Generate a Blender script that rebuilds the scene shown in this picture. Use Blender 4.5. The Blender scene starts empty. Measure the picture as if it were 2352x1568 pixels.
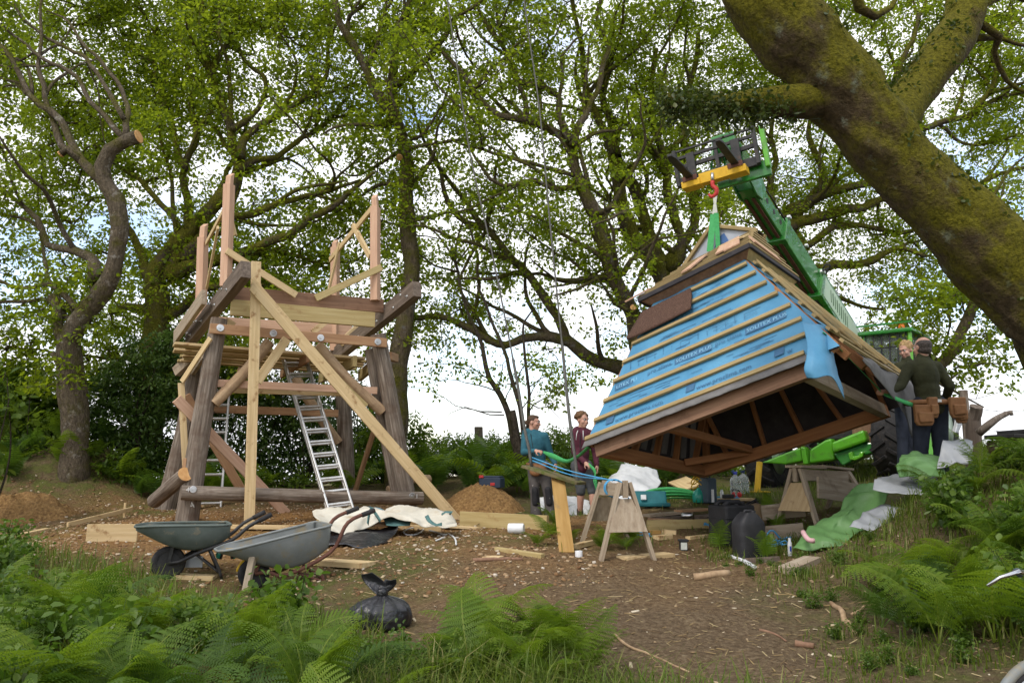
import bpy, bmesh, math, random
import numpy as np
from mathutils import Vector, Matrix, Quaternion, noise as mnoise
S = bpy.context.scene
C = S.collection
rad = math.radians
random.seed(7)
RNG = np.random.default_rng(7)
# ------------------------------------------------------------------ camera
FPX, CX, CY, HORIZON = 1801.6, 1176.0, 784.0, 1070.0     # picture measured on a 2352 x 1568 sheet
PITCH = math.atan((HORIZON - CY) / FPX)
EYE = Vector((0, 0, 1.5))
cam_d = bpy.data.cameras.new('camera')
cam = bpy.data.objects.new('camera', cam_d)
C.objects.link(cam)
cam.location = EYE
cam.rotation_euler = (math.pi / 2 + PITCH, 0, 0)
cam_d.sensor_width = 36
cam_d.lens = FPX / 2352 * 36
cam_d.clip_end = 2000
S.camera = cam
# ------------------------------------------------------------------ sky, sun, exposure
SUN_EL, SUN_AZ = rad(52), rad(215)       # azimuth clockwise from +Y: behind the camera, to its left
S.view_settings.view_transform = 'Standard'
S.view_settings.look = 'None'
S.view_settings.exposure = 0.22
S.view_settings.gamma = 1
S.view_settings.use_curve_mapping = False
W = bpy.data.worlds.new('World')
S.world = W
W.use_nodes = True
wn, wl = W.node_tree.nodes, W.node_tree.links
wn.clear()
w_out = wn.new('ShaderNodeOutputWorld')
w_bg = wn.new('ShaderNodeBackground')
w_bg.inputs['Strength'].default_value = 0.10
sky = wn.new('ShaderNodeTexSky')
sky.sky_type = 'NISHITA'
sky.sun_disc = False
sky.sun_elevation = SUN_EL
sky.sun_rotation = SUN_AZ
sky.air_density = 1.0
sky.dust_density = 1.0
w_tc = wn.new('ShaderNodeTexCoord')
w_map = wn.new('ShaderNodeMapping')
w_map.inputs['Scale'].default_value = (1.0, 1.0, 2.2)
w_noise = wn.new('ShaderNodeTexNoise')
w_noise.inputs['Scale'].default_value = 2.6
w_noise.inputs['Detail'].default_value = 7
w_noise.inputs['Roughness'].default_value = 0.62
w_ramp = wn.new('ShaderNodeValToRGB')
w_ramp.color_ramp.elements[0].position = 0.385
w_ramp.color_ramp.elements[1].position = 0.50
w_noise2 = wn.new('ShaderNodeTexNoise')
w_noise2.inputs['Scale'].default_value = 1.7
w_noise2.inputs['Detail'].default_value = 4
w_ramp2 = wn.new('ShaderNodeValToRGB')
w_ramp2.color_ramp.elements[0].position = 0.3
w_ramp2.color_ramp.elements[0].color = (10.6, 10.8, 11.2, 1)
w_ramp2.color_ramp.elements[1].position = 0.7
w_ramp2.color_ramp.elements[1].color = (13.2, 13.3, 13.5, 1)
w_gain = wn.new('ShaderNodeMix')
w_gain.data_type = 'RGBA'
w_gain.blend_type = 'MULTIPLY'
w_gain.inputs[0].default_value = 1
w_gain.inputs[7].default_value = (3.6, 3.2, 3.0, 1)
w_mix = wn.new('ShaderNodeMix')
w_mix.data_type = 'RGBA'
wl.new(w_tc.outputs['Generated'], w_map.inputs['Vector'])
wl.new(w_map.outputs['Vector'], w_noise.inputs['Vector'])
wl.new(w_map.outputs['Vector'], w_noise2.inputs['Vector'])
wl.new(w_noise.outputs['Fac'], w_ramp.inputs['Fac'])
wl.new(w_noise2.outputs['Fac'], w_ramp2.inputs['Fac'])
wl.new(w_ramp.outputs['Color'], w_mix.inputs[0])
wl.new(sky.outputs['Color'], w_gain.inputs[6])
wl.new(w_gain.outputs[2], w_mix.inputs[6])
wl.new(w_ramp2.outputs['Color'], w_mix.inputs[7])
wl.new(w_mix.outputs[2], w_bg.inputs['Color'])
wl.new(w_bg.outputs['Background'], w_out.inputs['Surface'])
sun_d = bpy.data.lights.new('sun', 'SUN')
sun_d.energy = 1.5
sun_d.angle = rad(14)
sun_d.color = (1.0, 0.955, 0.88)
sun = bpy.data.objects.new('sun', sun_d)
C.objects.link(sun)
sdir = Vector((math.sin(SUN_AZ) * math.cos(SUN_EL), math.cos(SUN_AZ) * math.cos(SUN_EL), math.sin(SUN_EL)))
sun.rotation_euler = sdir.to_track_quat('Z', 'Y').to_euler()
sun.location = sdir * 60
# ------------------------------------------------------------------ measuring helpers
_F = Vector((0, math.cos(PITCH), math.sin(PITCH)))
_U = Vector((0, -math.sin(PITCH), math.cos(PITCH)))
_R = Vector((1, 0, 0))
def ray(px, py):
 return _F + _R * ((px - CX) / FPX) + _U * ((CY - py) / FPX)
def P(px, py, Y):
 d = ray(px, py)
 return EYE + d * (Y / d.y)
def onplane(px, py, o, n):
 d = ray(px, py)
 return EYE + d * ((o - EYE).dot(n) / d.dot(n))
def pix(p):
 d = Vector(p) - EYE
 z = d.dot(_F)
 return CX + FPX * d.x / z, CY - FPX * d.dot(_U) / z
# ------------------------------------------------------------------ objects
WM = {}          # world matrix of every thing we make (nothing is evaluated while building)
def tag(o, label, cat, group=None, kind=None):
 if label: o['label'] = label
 if cat: o['category'] = cat
 if group: o['group'] = group
 if kind: o['kind'] = kind
 return o
def link(o, M=None, parent=None):
 C.objects.link(o)
 M = M or Matrix.Identity(4)
 WM[o] = M.copy()
 if parent is not None:
  o.parent = parent
  o.matrix_local = WM[parent].inverted() @ M
 else:
  o.matrix_local = M
 return o
def thing(name, loc, label, cat, group=None, rz=0.0):
 o = bpy.data.objects.new(name, None)
 o.empty_display_size = 0.1
 link(o, Matrix.Translation(Vector(loc)) @ Matrix.Rotation(rz, 4, 'Z'))
 return tag(o, label, cat, group)
def meshobj(name, verts, faces, mat, parent=None, M=None, world=False, smooth=True, bevel=0, tint=None, autosmooth=None):
 """verts local to M (or in world space if world=True: they are moved into M's space)."""
 me = bpy.data.meshes.new(name)
 v = np.asarray(verts, dtype=np.float64).reshape(-1, 3)
 if world:
  if M is None:
   M = WM[parent] if parent is not None else Matrix.Translation(Vector(base_of(v)))
  inv = np.array(M.inverted())
  v = v @ inv[:3, :3].T + inv[:3, 3]
 elif M is None and parent is not None:
  M = WM[parent]
 me.from_pydata(v.tolist(), [], [list(map(int, f)) for f in faces])
 finish(me, mat, smooth, tint)
 o = bpy.data.objects.new(name, me)
 link(o, M, parent)
 if bevel:
  b = o.modifiers.new('bevel', 'BEVEL')
  b.width = bevel
  b.segments = 2
  b.limit_method = 'ANGLE'
  b.angle_limit = rad(40)
 if autosmooth:
  me.polygons.foreach_set('use_smooth', [True] * len(me.polygons))
  me.set_sharp_from_angle(angle=rad(autosmooth))
 return o
def base_of(v):
 c = v.mean(0)
 return (c[0], c[1], v[:, 2].min())
def finish(me, mat, smooth=True, tint=None):
 if smooth:
  me.polygons.foreach_set('use_smooth', [True] * len(me.polygons))
 if mat is not None:
  me.materials.append(mat)
 if tint is not None:
  a = me.attributes.new('tint', 'FLOAT', 'POINT')
  a.data.foreach_set('value', np.asarray(tint, dtype=np.float32))
 me.update()
def fastmesh(name, verts, quads, mat, smooth=False, tint=None):
 """numpy arrays, all faces with the same number of corners"""
 me = bpy.data.meshes.new(name)
 nv, (nf, k) = len(verts), quads.shape
 me.vertices.add(nv)
 me.vertices.foreach_set('co', np.asarray(verts, dtype=np.float32).ravel())
 me.loops.add(nf * k)
 me.polygons.add(nf)
 me.loops.foreach_set('vertex_index', quads.astype(np.int32).ravel())
 me.polygons.foreach_set('loop_start', np.arange(0, nf * k, k, dtype=np.int32))
 me.polygons.foreach_set('loop_total', np.full(nf, k, dtype=np.int32))
 me.update(calc_edges=True)
 finish(me, mat, smooth, tint)
 return me
def copy_tree(o, M, label=None, group=None):
 c = o.copy()
 if label: c['label'] = label
 if group: c['group'] = group
 link(c, M)
 for ch in o.children:
  d = ch.copy()
  C.objects.link(d)
  d.parent = c
  for g in ch.children:
   e = g.copy()
   C.objects.link(e)
   e.parent = d
 return c
def frame(z, up=None):
 """rotation matrix whose local z runs along z and local y as near as possible to up"""
 z = Vector(z).normalized()
 up = Vector(up) if up is not None else (Vector((0, 0, 1)) if abs(z.z) < 0.9 else Vector((0, 1, 0)))
 x = up.cross(z)
 if x.length < 1e-6:
  x = Vector((1, 0, 0))
 x.normalize()
 y = z.cross(x)
 return Matrix((x, y, z)).transposed()
def box_vf(w, h, l, c=(0, 0, 0)):
 v = [(sx * w / 2 + c[0], sy * h / 2 + c[1], sz * l / 2 + c[2]) for sz in (-1, 1) for sy in (-1, 1) for sx in (-1, 1)]
 f = [(0, 2, 3, 1), (4, 5, 7, 6), (0, 1, 5, 4), (2, 6, 7, 3), (0, 4, 6, 2), (1, 3, 7, 5)]
 return v, f
def bar(name, parent, a, b, w, h, mat, up=None, bevel=0.004, skew=(0, 0), sub=True):
 """a squared timber or bar from a to b: w across, h along up. skew cuts the two ends at an angle."""
 a, b = Vector(a), Vector(b)
 L = (b - a).length
 R = frame(b - a, up)
 M = Matrix.Translation((a + b) / 2) @ R.to_4x4()
 v, f = box_vf(w, h, L)
 v = [list(p) for p in v]
 for p in v:
  s = skew[0] if p[2] < 0 else skew[1]
  p[2] += s * p[1]
 return meshobj(name, v, f, mat, parent, M, smooth=False, bevel=bevel)
class MB:
 def __init__(s):
  s.v, s.f = [], []
 def add(s, v, f):
  n = len(s.v)
  s.v += [tuple(p) for p in v]
  s.f += [tuple(i + n for i in q) for q in f]
  return s
 def box(s, c, w, d, h, R=None):
  v, f = box_vf(w, d, h)
  R = R or Matrix.Identity(3)
  c = Vector(c)
  return s.add([tuple(c + R @ Vector(p)) for p in v], f)
 def bar(s, a, b, w, h, up=None):
  a, b = Vector(a), Vector(b)
  return s.box((a + b) / 2, w, h, (b - a).length, frame(b - a, up))
 def tube(s, pts, r, n=8, cap=True, closed=False, squash=None):
  v, f = tube_vf(pts, r, n, cap, closed)
  return s.add(v, f)
 def lathe(s, prof, c=(0, 0, 0), n=20, R=None, cap=True):
  R = R or Matrix.Identity(3)
  c = Vector(c)
  v, f = [], []
  for r, z in prof:
   for k in range(n):
    a = 2 * math.pi * k / n
    v.append(tuple(c + R @ Vector((r * math.cos(a), r * math.sin(a), z))))
  for i in range(len(prof) - 1):
   for k in range(n):
    k2 = (k + 1) % n
    f.append((i * n + k, i * n + k2, (i + 1) * n + k2, (i + 1) * n + k))
  if cap:
   f.append(tuple(range(n - 1, -1, -1)))
   f.append(tuple((len(prof) - 1) * n + k for k in range(n)))
  return s.add(v, f)
 def poly(s, pts, depth):
  """closed outline given as 3d points, thickened by the vector depth"""
  n = len(pts)
  d = Vector(depth)
  v = [tuple(Vector(p)) for p in pts] + [tuple(Vector(p) + d) for p in pts]
  f = [tuple(range(n - 1, -1, -1)), tuple(range(n, 2 * n))]
  f += [(k, (k + 1) % n, n + (k + 1) % n, n + k) for k in range(n)]
  return s.add(v, f)
 def build(s, name, mat, parent=None, M=None, world=True, smooth=False, bevel=0, autosmooth=None):
  return meshobj(name, s.v, s.f, mat, parent, M, world, smooth, bevel, None, autosmooth)
def tube_vf(pts, r, n=8, cap=True, closed=False):
 pts = [Vector(p) for p in pts]
 m = len(pts)
 rr = list(r) if hasattr(r, '__len__') else [r] * m
 v, f = [], []
 prev = None
 for i in range(m):
  if closed:
   t = pts[(i + 1) % m] - pts[i - 1]
  else:
   t = pts[min(i + 1, m - 1)] - pts[max(i - 1, 0)]
  t = t.normalized() if t.length > 1e-9 else Vector((0, 0, 1))
  if prev is None:
   x = t.orthogonal().normalized()
  else:
   x = (prev - t * prev.dot(t))
   x = x.normalized() if x.length > 1e-6 else t.orthogonal().normalized()
  prev = x
  y = t.cross(x)
  for k in range(n):
   a = 2 * math.pi * k / n
   v.append(tuple(pts[i] + (x * math.cos(a) + y * math.sin(a)) * rr[i]))
 for i in range(m if closed else m - 1):
  j = (i + 1) % m
  for k in range(n):
   k2 = (k + 1) % n
   f.append((i * n + k, i * n + k2, j * n + k2, j * n + k))
 if cap and not closed:
  f.append(tuple(range(n - 1, -1, -1)))
  f.append(tuple((m - 1) * n + k for k in range(n)))
 return v, f
def spline(pts, step=0.1):
 """Catmull-Rom through rows of numbers (first three a position), resampled"""
 A = np.array(pts, dtype=float)
 if len(A) == 2:
  n = max(2, int(np.linalg.norm(A[1, :3] - A[0, :3]) / step) + 1)
  t = np.linspace(0, 1, n)[:, None]
  return A[0] * (1 - t) + A[1] * t
 E = np.vstack([2 * A[0] - A[1], A, 2 * A[-1] - A[-2]])
 out = []
 for i in range(1, len(E) - 2):
  p0, p1, p2, p3 = E[i - 1], E[i], E[i + 1], E[i + 2]
  n = max(1, int(np.linalg.norm(p2[:3] - p1[:3]) / step))
  for k in range(n):
   t = k / n
   out.append(0.5 * ((2 * p1) + (-p0 + p2) * t + (2 * p0 - 5 * p1 + 4 * p2 - p3) * t * t + (-p0 + 3 * p1 - 3 * p2 + p3) * t ** 3))
 out.append(E[-2])
 return np.array(out)
def vnoise(x, y, seed=0):
 """smooth value noise on arrays, about -1..1"""
 def h(i, j):
  n = (i * 374761393 + j * 668265263 + seed * 974634777) & 0x7fffffff
  n = ((n ^ (n >> 13)) * 1274126177) & 0x7fffffff
  return ((n ^ (n >> 16)) & 0xffff) / 32767.5 - 1
 xi, yi = np.floor(x).astype(np.int64), np.floor(y).astype(np.int64)
 u, v = x - xi, y - yi
 u, v = u * u * (3 - 2 * u), v * v * (3 - 2 * v)
 return (h(xi, yi) * (1 - u) + h(xi + 1, yi) * u) * (1 - v) + (h(xi, yi + 1) * (1 - u) + h(xi + 1, yi + 1) * u) * v
def fbm(x, y, octv=4, seed=0):
 s, a = 0, 1.0
 for k in range(octv):
  s = s + a * vnoise(x * 2 ** k, y * 2 ** k, seed + k * 17)
  a *= 0.5
 return s
# ------------------------------------------------------------------ materials
def lin(r, g, b):
 f = lambda c: (c / 255 / 12.92) if c / 255 <= 0.04045 else ((c / 255 + 0.055) / 1.055) ** 2.4
 return (f(r), f(g), f(b))
def M_(name, cols, scale=(6, 6, 6), detail=5, rough=0.7, bump=0.3, bscale=None, metal=0, spec=0.3, rand=True, stain=None, bdist=0.02, coat=0, rvar=0.1, distort=0.0):
 """procedural material: noise through a colour ramp, a second noise for stains, bump from both; textures ride in object space"""
 m = bpy.data.materials.new(name)
 m.use_nodes = True
 n, l = m.node_tree.nodes, m.node_tree.links
 b = n['Principled BSDF']
 tc = n.new('ShaderNodeTexCoord')
 mp = n.new('ShaderNodeMapping')
 mp.inputs['Scale'].default_value = scale
 l.new(tc.outputs['Object'], mp.inputs['Vector'])
 if rand:
  oi = n.new('ShaderNodeObjectInfo')
  mu = n.new('ShaderNodeMath')
  mu.operation = 'MULTIPLY'
  mu.inputs[1].default_value = 37.0
  cb = n.new('ShaderNodeCombineXYZ')
  l.new(oi.outputs['Random'], mu.inputs[0])
  l.new(mu.outputs[0], cb.inputs[0])
  l.new(mu.outputs[0], cb.inputs[2])
  l.new(cb.outputs[0], mp.inputs['Location'])
 nz = n.new('ShaderNodeTexNoise')
 nz.inputs['Scale'].default_value = 1.0
 nz.inputs['Detail'].default_value = detail
 nz.inputs['Roughness'].default_value = 0.6
 nz.inputs['Distortion'].default_value = distort
 l.new(mp.outputs['Vector'], nz.inputs['Vector'])
 rp = n.new('ShaderNodeValToRGB')
 el = rp.color_ramp.elements
 while len(el) < len(cols):
  el.new(0.5)
 for e, (p, c) in zip(el, cols):
  e.position = p
  e.color = (*c, 1)
 l.new(nz.outputs['Fac'], rp.inputs['Fac'])
 col = rp.outputs['Color']
 if stain:
  sc, c2, lo, hi = stain
  n2 = n.new('ShaderNodeTexNoise')
  n2.inputs['Scale'].default_value = sc
  n2.inputs['Detail'].default_value = 6
  n2.inputs['Roughness'].default_value = 0.65
  l.new(tc.outputs['Object'], n2.inputs['Vector'])
  r2 = n.new('ShaderNodeValToRGB')
  r2.color_ramp.elements[0].position = lo
  r2.color_ramp.elements[1].position = hi
  l.new(n2.outputs['Fac'], r2.inputs['Fac'])
  mx = n.new('ShaderNodeMix')
  mx.data_type = 'RGBA'
  l.new(r2.outputs['Color'], mx.inputs[0])
  l.new(col, mx.inputs[6])
  mx.inputs[7].default_value = (*c2, 1)
  col = mx.outputs[2]
 l.new(col, b.inputs['Base Color'])
 b.inputs['Roughness'].default_value = rough
 if rvar:
  mr = n.new('ShaderNodeMapRange')
  mr.inputs['To Min'].default_value = max(0.02, rough - rvar)
  mr.inputs['To Max'].default_value = min(1, rough + rvar)
  l.new(nz.outputs['Fac'], mr.inputs['Value'])
  l.new(mr.outputs['Result'], b.inputs['Roughness'])
 b.inputs['Metallic'].default_value = metal
 b.inputs['Specular IOR Level'].default_value = spec
 b.inputs['Coat Weight'].default_value = coat
 if bump:
  src = nz.outputs['Fac']
  if bscale:
   n3 = n.new('ShaderNodeTexNoise')
   n3.inputs['Scale'].default_value = bscale
   n3.inputs['Detail'].default_value = 5
   l.new(tc.outputs['Object'], n3.inputs['Vector'])
   src = n3.outputs['Fac']
  bp = n.new('ShaderNodeBump')
  bp.inputs['Strength'].default_value = bump
  bp.inputs['Distance'].default_value = bdist
  l.new(src, bp.inputs['Height'])
  l.new(bp.outputs['Normal'], b.inputs['Normal'])
 return m
def leafmat(name, cols, trans=0.45, tcol=(0.25, 0.4, 0.03), rough=0.5, spec=0.3):
 """foliage: colour by the per-leaf tint attribute, some light passes through"""
 m = bpy.data.materials.new(name)
 m.use_nodes = True
 n, l = m.node_tree.nodes, m.node_tree.links
 b = n['Principled BSDF']
 out = n['Material Output']
 at = n.new('ShaderNodeAttribute')
 at.attribute_name = 'tint'
 rp = n.new('ShaderNodeValToRGB')
 el = rp.color_ramp.elements
 while len(el) < len(cols):
  el.new(0.5)
 for e, (p, c) in zip(el, cols):
  e.position = p
  e.color = (*c, 1)
 l.new(at.outputs['Fac'], rp.inputs['Fac'])
 l.new(rp.outputs['Color'], b.inputs['Base Color'])
 b.inputs['Roughness'].default_value = rough
 b.inputs['Specular IOR Level'].default_value = spec
 tr = n.new('ShaderNodeBsdfTranslucent')
 mx0 = n.new('ShaderNodeMix')
 mx0.data_type = 'RGBA'
 mx0.inputs[0].default_value = 0.5
 l.new(rp.outputs['Color'], mx0.inputs[6])
 mx0.inputs[7].default_value = (*tcol, 1)
 l.new(mx0.outputs[2], tr.inputs['Color'])
 mx = n.new('ShaderNodeMixShader')
 mx.inputs[0].default_value = trans
 l.new(b.outputs['BSDF'], mx.inputs[1])
 l.new(tr.outputs['BSDF'], mx.inputs[2])
 l.new(mx.outputs['Shader'], out.inputs['Surface'])
 return m
GRAIN = (26, 26, 1.6)
MAT = {}
MAT['pine'] = M_('pine', [(0.25, (0.46, 0.325, 0.16)), (0.5, (0.58, 0.43, 0.225)), (0.75, (0.68, 0.53, 0.31))], GRAIN, 6, 0.7, 0.15, stain=(7, (0.30, 0.17, 0.07), 0.58, 0.70))
MAT['larch'] = M_('larch', [(0.25, (0.45, 0.26, 0.165)), (0.5, (0.55, 0.345, 0.23)), (0.75, (0.63, 0.43, 0.29))], GRAIN, 6, 0.7, 0.15, stain=(7, (0.3, 0.13, 0.07), 0.68, 0.78))
MAT['rail_wood'] = M_('rail_wood', [(0.25, (0.26, 0.14, 0.07)), (0.5, (0.37, 0.21, 0.11)), (0.75, (0.44, 0.28, 0.15))], GRAIN, 6, 0.75, 0.2, stain=(6, (0.16, 0.08, 0.04), 0.62, 0.8))
MAT['dark_wood'] = M_('dark_wood', [(0.25, (0.085, 0.062, 0.047)), (0.5, (0.15, 0.115, 0.088)), (0.75, (0.24, 0.19, 0.15))], GRAIN, 6, 0.8, 0.3, stain=(5, (0.06, 0.035, 0.025), 0.55, 0.8))
MAT['brown_wood'] = M_('brown_wood', [(0.25, (0.16, 0.085, 0.05)), (0.5, (0.23, 0.13, 0.08)), (0.75, (0.30, 0.18, 0.11))], GRAIN, 6, 0.8, 0.2, stain=(5, (0.11, 0.06, 0.035), 0.55, 0.8))
MAT['tanalised'] = M_('tanalised', [(0.25, (0.34, 0.25, 0.10)), (0.5, (0.43, 0.33, 0.145)), (0.75, (0.50, 0.40, 0.20))], GRAIN, 6, 0.7, 0.15, stain=(5, (0.30, 0.17, 0.07), 0.6, 0.78))
MAT['grey_wood'] = M_('grey_wood', [(0.25, (0.24, 0.18, 0.12)), (0.5, (0.35, 0.28, 0.20)), (0.75, (0.44, 0.37, 0.28))], GRAIN, 6, 0.85, 0.3, stain=(6, (0.17, 0.12, 0.08), 0.55, 0.8))
MAT['ply'] = M_('ply', [(0.25, (0.36, 0.24, 0.12)), (0.5, (0.45, 0.32, 0.17)), (0.75, (0.52, 0.39, 0.23))], (3, 40, 3), 5, 0.75, 0.12, stain=(7, (0.25, 0.15, 0.07), 0.6, 0.75))
MAT['pole'] = M_('pole', [(0.28, (0.075, 0.055, 0.042)), (0.5, (0.175, 0.14, 0.108)), (0.72, (0.33, 0.28, 0.23))], (34, 34, 2.2), 7, 0.85, 0.8, stain=(3, (0.10, 0.06, 0.038), 0.5, 0.75), bdist=0.015)
MAT['peeled'] = M_('peeled', [(0.25, (0.24, 0.15, 0.085)), (0.5, (0.38, 0.26, 0.15)), (0.75, (0.48, 0.35, 0.22))], (22, 22, 2.4), 6, 0.75, 0.35, stain=(4, (0.17, 0.10, 0.06), 0.5, 0.75), bdist=0.01)
MAT['cut_end'] = M_('cut_end', [(0.3, (0.50, 0.25, 0.09)), (0.7, (0.66, 0.40, 0.17))], (14, 14, 14), 3, 0.75, 0.1)
MAT['steel'] = M_('steel', [(0.3, (0.45, 0.46, 0.47)), (0.7, (0.62, 0.63, 0.64))], (12, 12, 12), 4, 0.35, 0.05, metal=1)
MAT['alu'] = M_('alu', [(0.3, (0.52, 0.52, 0.50)), (0.7, (0.68, 0.68, 0.66))], (20, 20, 5), 4, 0.42, 0.05, metal=0.75, stain=(14, (0.42, 0.38, 0.30), 0.58, 0.75))
MAT['black_metal'] = M_('black_metal', [(0.3, (0.018, 0.018, 0.02)), (0.7, (0.05, 0.048, 0.046))], (9, 9, 9), 5, 0.5, 0.1, stain=(12, (0.10, 0.06, 0.04), 0.62, 0.75))
MAT['rust'] = M_('rust', [(0.3, (0.085, 0.035, 0.025)), (0.7, (0.17, 0.075, 0.05))], (18, 18, 18), 5, 0.75, 0.25)
MAT['rubber'] = M_('rubber', [(0.3, (0.016, 0.016, 0.018)), (0.7, (0.045, 0.042, 0.04))], (16, 16, 16), 5, 0.8, 0.2, stain=(5, (0.12, 0.09, 0.06), 0.58, 0.75))
MAT['yellow_paint'] = M_('yellow_paint', [(0.3, (0.62, 0.36, 0.015)), (0.7, (0.75, 0.47, 0.03))], (6, 6, 6), 5, 0.45, 0.08, stain=(9, (0.25, 0.12, 0.03), 0.62, 0.74))
MAT['green_paint'] = M_('green_paint', [(0.3, (0.018, 0.175, 0.02)), (0.7, (0.03, 0.24, 0.028))], (3, 3, 3), 4, 0.28, 0.02, spec=0.5, coat=0.5, stain=(6, (0.035, 0.085, 0.03), 0.52, 0.78))
MAT['lime_paint'] = M_('lime_paint', [(0.3, (0.085, 0.36, 0.012)), (0.7, (0.125, 0.45, 0.018))], (3, 3, 3), 4, 0.35, 0.04, spec=0.5, coat=0.3, stain=(7, (0.07, 0.13, 0.03), 0.52, 0.74))
MAT['cream_paint'] = M_('cream_paint', [(0.3, (0.50, 0.66, 0.47)), (0.7, (0.62, 0.76, 0.58))], (3, 3, 3), 4, 0.35, 0.02, spec=0.4)  # wheel rims, and the lit look of the boom's right side
MAT['white_plastic'] = M_('white_plastic', [(0.3, (0.66, 0.67, 0.68)), (0.7, (0.78, 0.79, 0.80))], (8, 8, 8), 3, 0.45, 0.03)
# ------------------------------------------------------------------ the ground: one sheet through measured heights
_gp = [(300, 1568, 4.2), (1400, 1560, 4.6), (1500, 1350, 6.6), (1500, 1280, 8), (1500, 1205, 9.7), (1500, 1152, 11.3),
  (900, 1300, 7.4), (1000, 1232, 9.2), (650, 1340, 7.1), (560, 1338, 7.3), (400, 1200, 10.8), (900, 1188, 11.5),
  (1230, 1192, 12.2), (1340, 1194, 12.0), (1720, 1287, 8.4), (1830, 1217, 9.3), (1900, 1092, 13.5), (1700, 1122, 13),
  (2050, 1085, 13.5), (2100, 1180, 8.6), (2000, 1225, 8), (2250, 1150, 8.2), (2352, 1085, 8.5), (2352, 1250, 6),
  (2100, 1350, 6.2), (1900, 1330, 6.6), (2352, 1450, 4.6), (2000, 1480, 5), (2140, 1135, 9.6), (200, 1185, 12),
  (50, 1190, 12), (100, 1240, 9), (200, 1330, 7), (1150, 1095, 15.5), (300, 1120, 15), (600, 1120, 15.5), (2200, 1045, 14),
  (1100, 1420, 5.8), (1700, 1420, 5.6)]
_gc = [tuple(P(*q)) for q in _gp] + [(-3, 2, .08), (0, 2, .05), (3, 2, .22), (5, 4, .75), (7, 6, 1.35), (-6, 4, .22), (-9, 8, .55), (0, -3, -.2),
  (4.45, 8.4, 1.25), (4.0, 7.5, 1.30), (4.9, 7.6, 1.45), (5.8, 7.9, 1.65), (-12, 13, .9), (9, 12, 1.75), (-8, 20, .7), (0, 20, 1.0), (8, 20, 1.5)]
_gc = np.array(_gc)
def _tps_fit(q, lam=0.06):
 n = len(q)
 d = np.hypot(q[:, None, 0] - q[None, :, 0], q[:, None, 1] - q[None, :, 1])
 K = np.where(d > 0, d * d * np.log(d + 1e-12), 0) + lam * np.eye(n)
 Pm = np.column_stack([np.ones(n), q[:, :2]])
 A = np.block([[K, Pm], [Pm.T, np.zeros((3, 3))]])
 return np.linalg.solve(A, np.concatenate([q[:, 2], np.zeros(3)]))
_tw = _tps_fit(_gc)
_mc = P(70, 1170, 13.2)
BUMPS = [(_mc.x, _mc.y, 0.60, 1.5, 1.2), (P(190, 1100, 13.6).x, 13.9, 0.55, 0.9, 0.9)]
def gz(x, y, micro=True):
 x, y = np.asarray(x, float), np.asarray(y, float)
 sh = x.shape
 x, y = x.ravel(), y.ravel()
 cx, cy = np.clip(x, -12, 10), np.clip(y, -3, 20)
 z = np.full(len(cx), _tw[-3]) + _tw[-2] * cx + _tw[-1] * cy
 for k in range(len(_gc)):
  d2 = (cx - _gc[k, 0]) ** 2 + (cy - _gc[k, 1]) ** 2
  z += _tw[k] * 0.5 * d2 * np.log(d2 + 1e-12)
 dist = np.hypot(x - cx, y - cy)
 z = z - np.minimum(5.0, 0.16 * dist)
 for bx, by, h, sx, sy in BUMPS:
  z += h * np.exp(-((x - bx) / sx) ** 2 - ((y - by) / sy) ** 2)
 if micro:
  z += 0.04 * fbm(x * 1.1, y * 1.1, 3, 3) + 0.016 * fbm(x * 4, y * 4, 4, 9)
 return z.reshape(sh) if sh else float(z[0])
def G(x, y, dz=0.0):
 return Vector((x, y, gz(x, y) + dz))
def gpx(px, py, y0=2.0, y1=24.0):
 """the ground point seen at a picture point"""
 d = ray(px, py)
 t = np.arange(y0, y1, 0.02) / d.y
 hit = np.nonzero(EYE.z + d.z * t < gz(EYE.x + d.x * t, EYE.y + d.y * t))[0]
 return EYE + d * (float(t[hit[0]]) if len(hit) else y1 / d.y)
def soil(x, y):
 """0 dark trodden earth .. 1 fresh orange clay; and green cover 0..1"""
 n = fbm(x * 0.8, y * 0.8, 4, 21)
 clay = np.exp(-(((x + 2.9) / 4.2) ** 2 + ((y - 9.9) / 2.6) ** 2)) * 1.5 + 0.30 * n - 0.12
 clay = np.maximum(clay, 1.2 * np.exp(-(((x + 8.0) / 2.2) ** 2 + ((y - 11.4) / 1.0) ** 2)) + 0.3 * n - .1)
 path = np.exp(-(((x - 1.2) / 1.7) ** 2 + ((y - 5.6) / 2.6) ** 2)) * 1.7
 green = 1.0 - np.clip(clay * 1.3, 0, 1) - np.clip(path, 0, 1) + 0.55 * fbm(x * 0.9 + 9, y * 0.9, 4, 33)
 return np.clip(clay, 0, 1), np.clip(green, 0, 1)
gx = np.concatenate([-np.geomspace(220, 12.5, 16), np.arange(-12, 10.01, 0.085), np.geomspace(10.5, 220, 16)])
gy = np.concatenate([-np.geomspace(120, 3, 8), np.arange(-2.5, 2, 0.5), np.arange(2, 16.5, 0.075), np.geomspace(16.6, 320, 26)])
_X, _Y = np.meshgrid(gx, gy)
_Z = gz(_X, _Y)
_nx, _ny = len(gx), len(gy)
_i = np.arange(_ny - 1)[:, None] * _nx + np.arange(_nx - 1)[None, :]
_q = np.stack([_i, _i + 1, _i + 1 + _nx, _i + _nx], -1).reshape(-1, 4)
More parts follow.
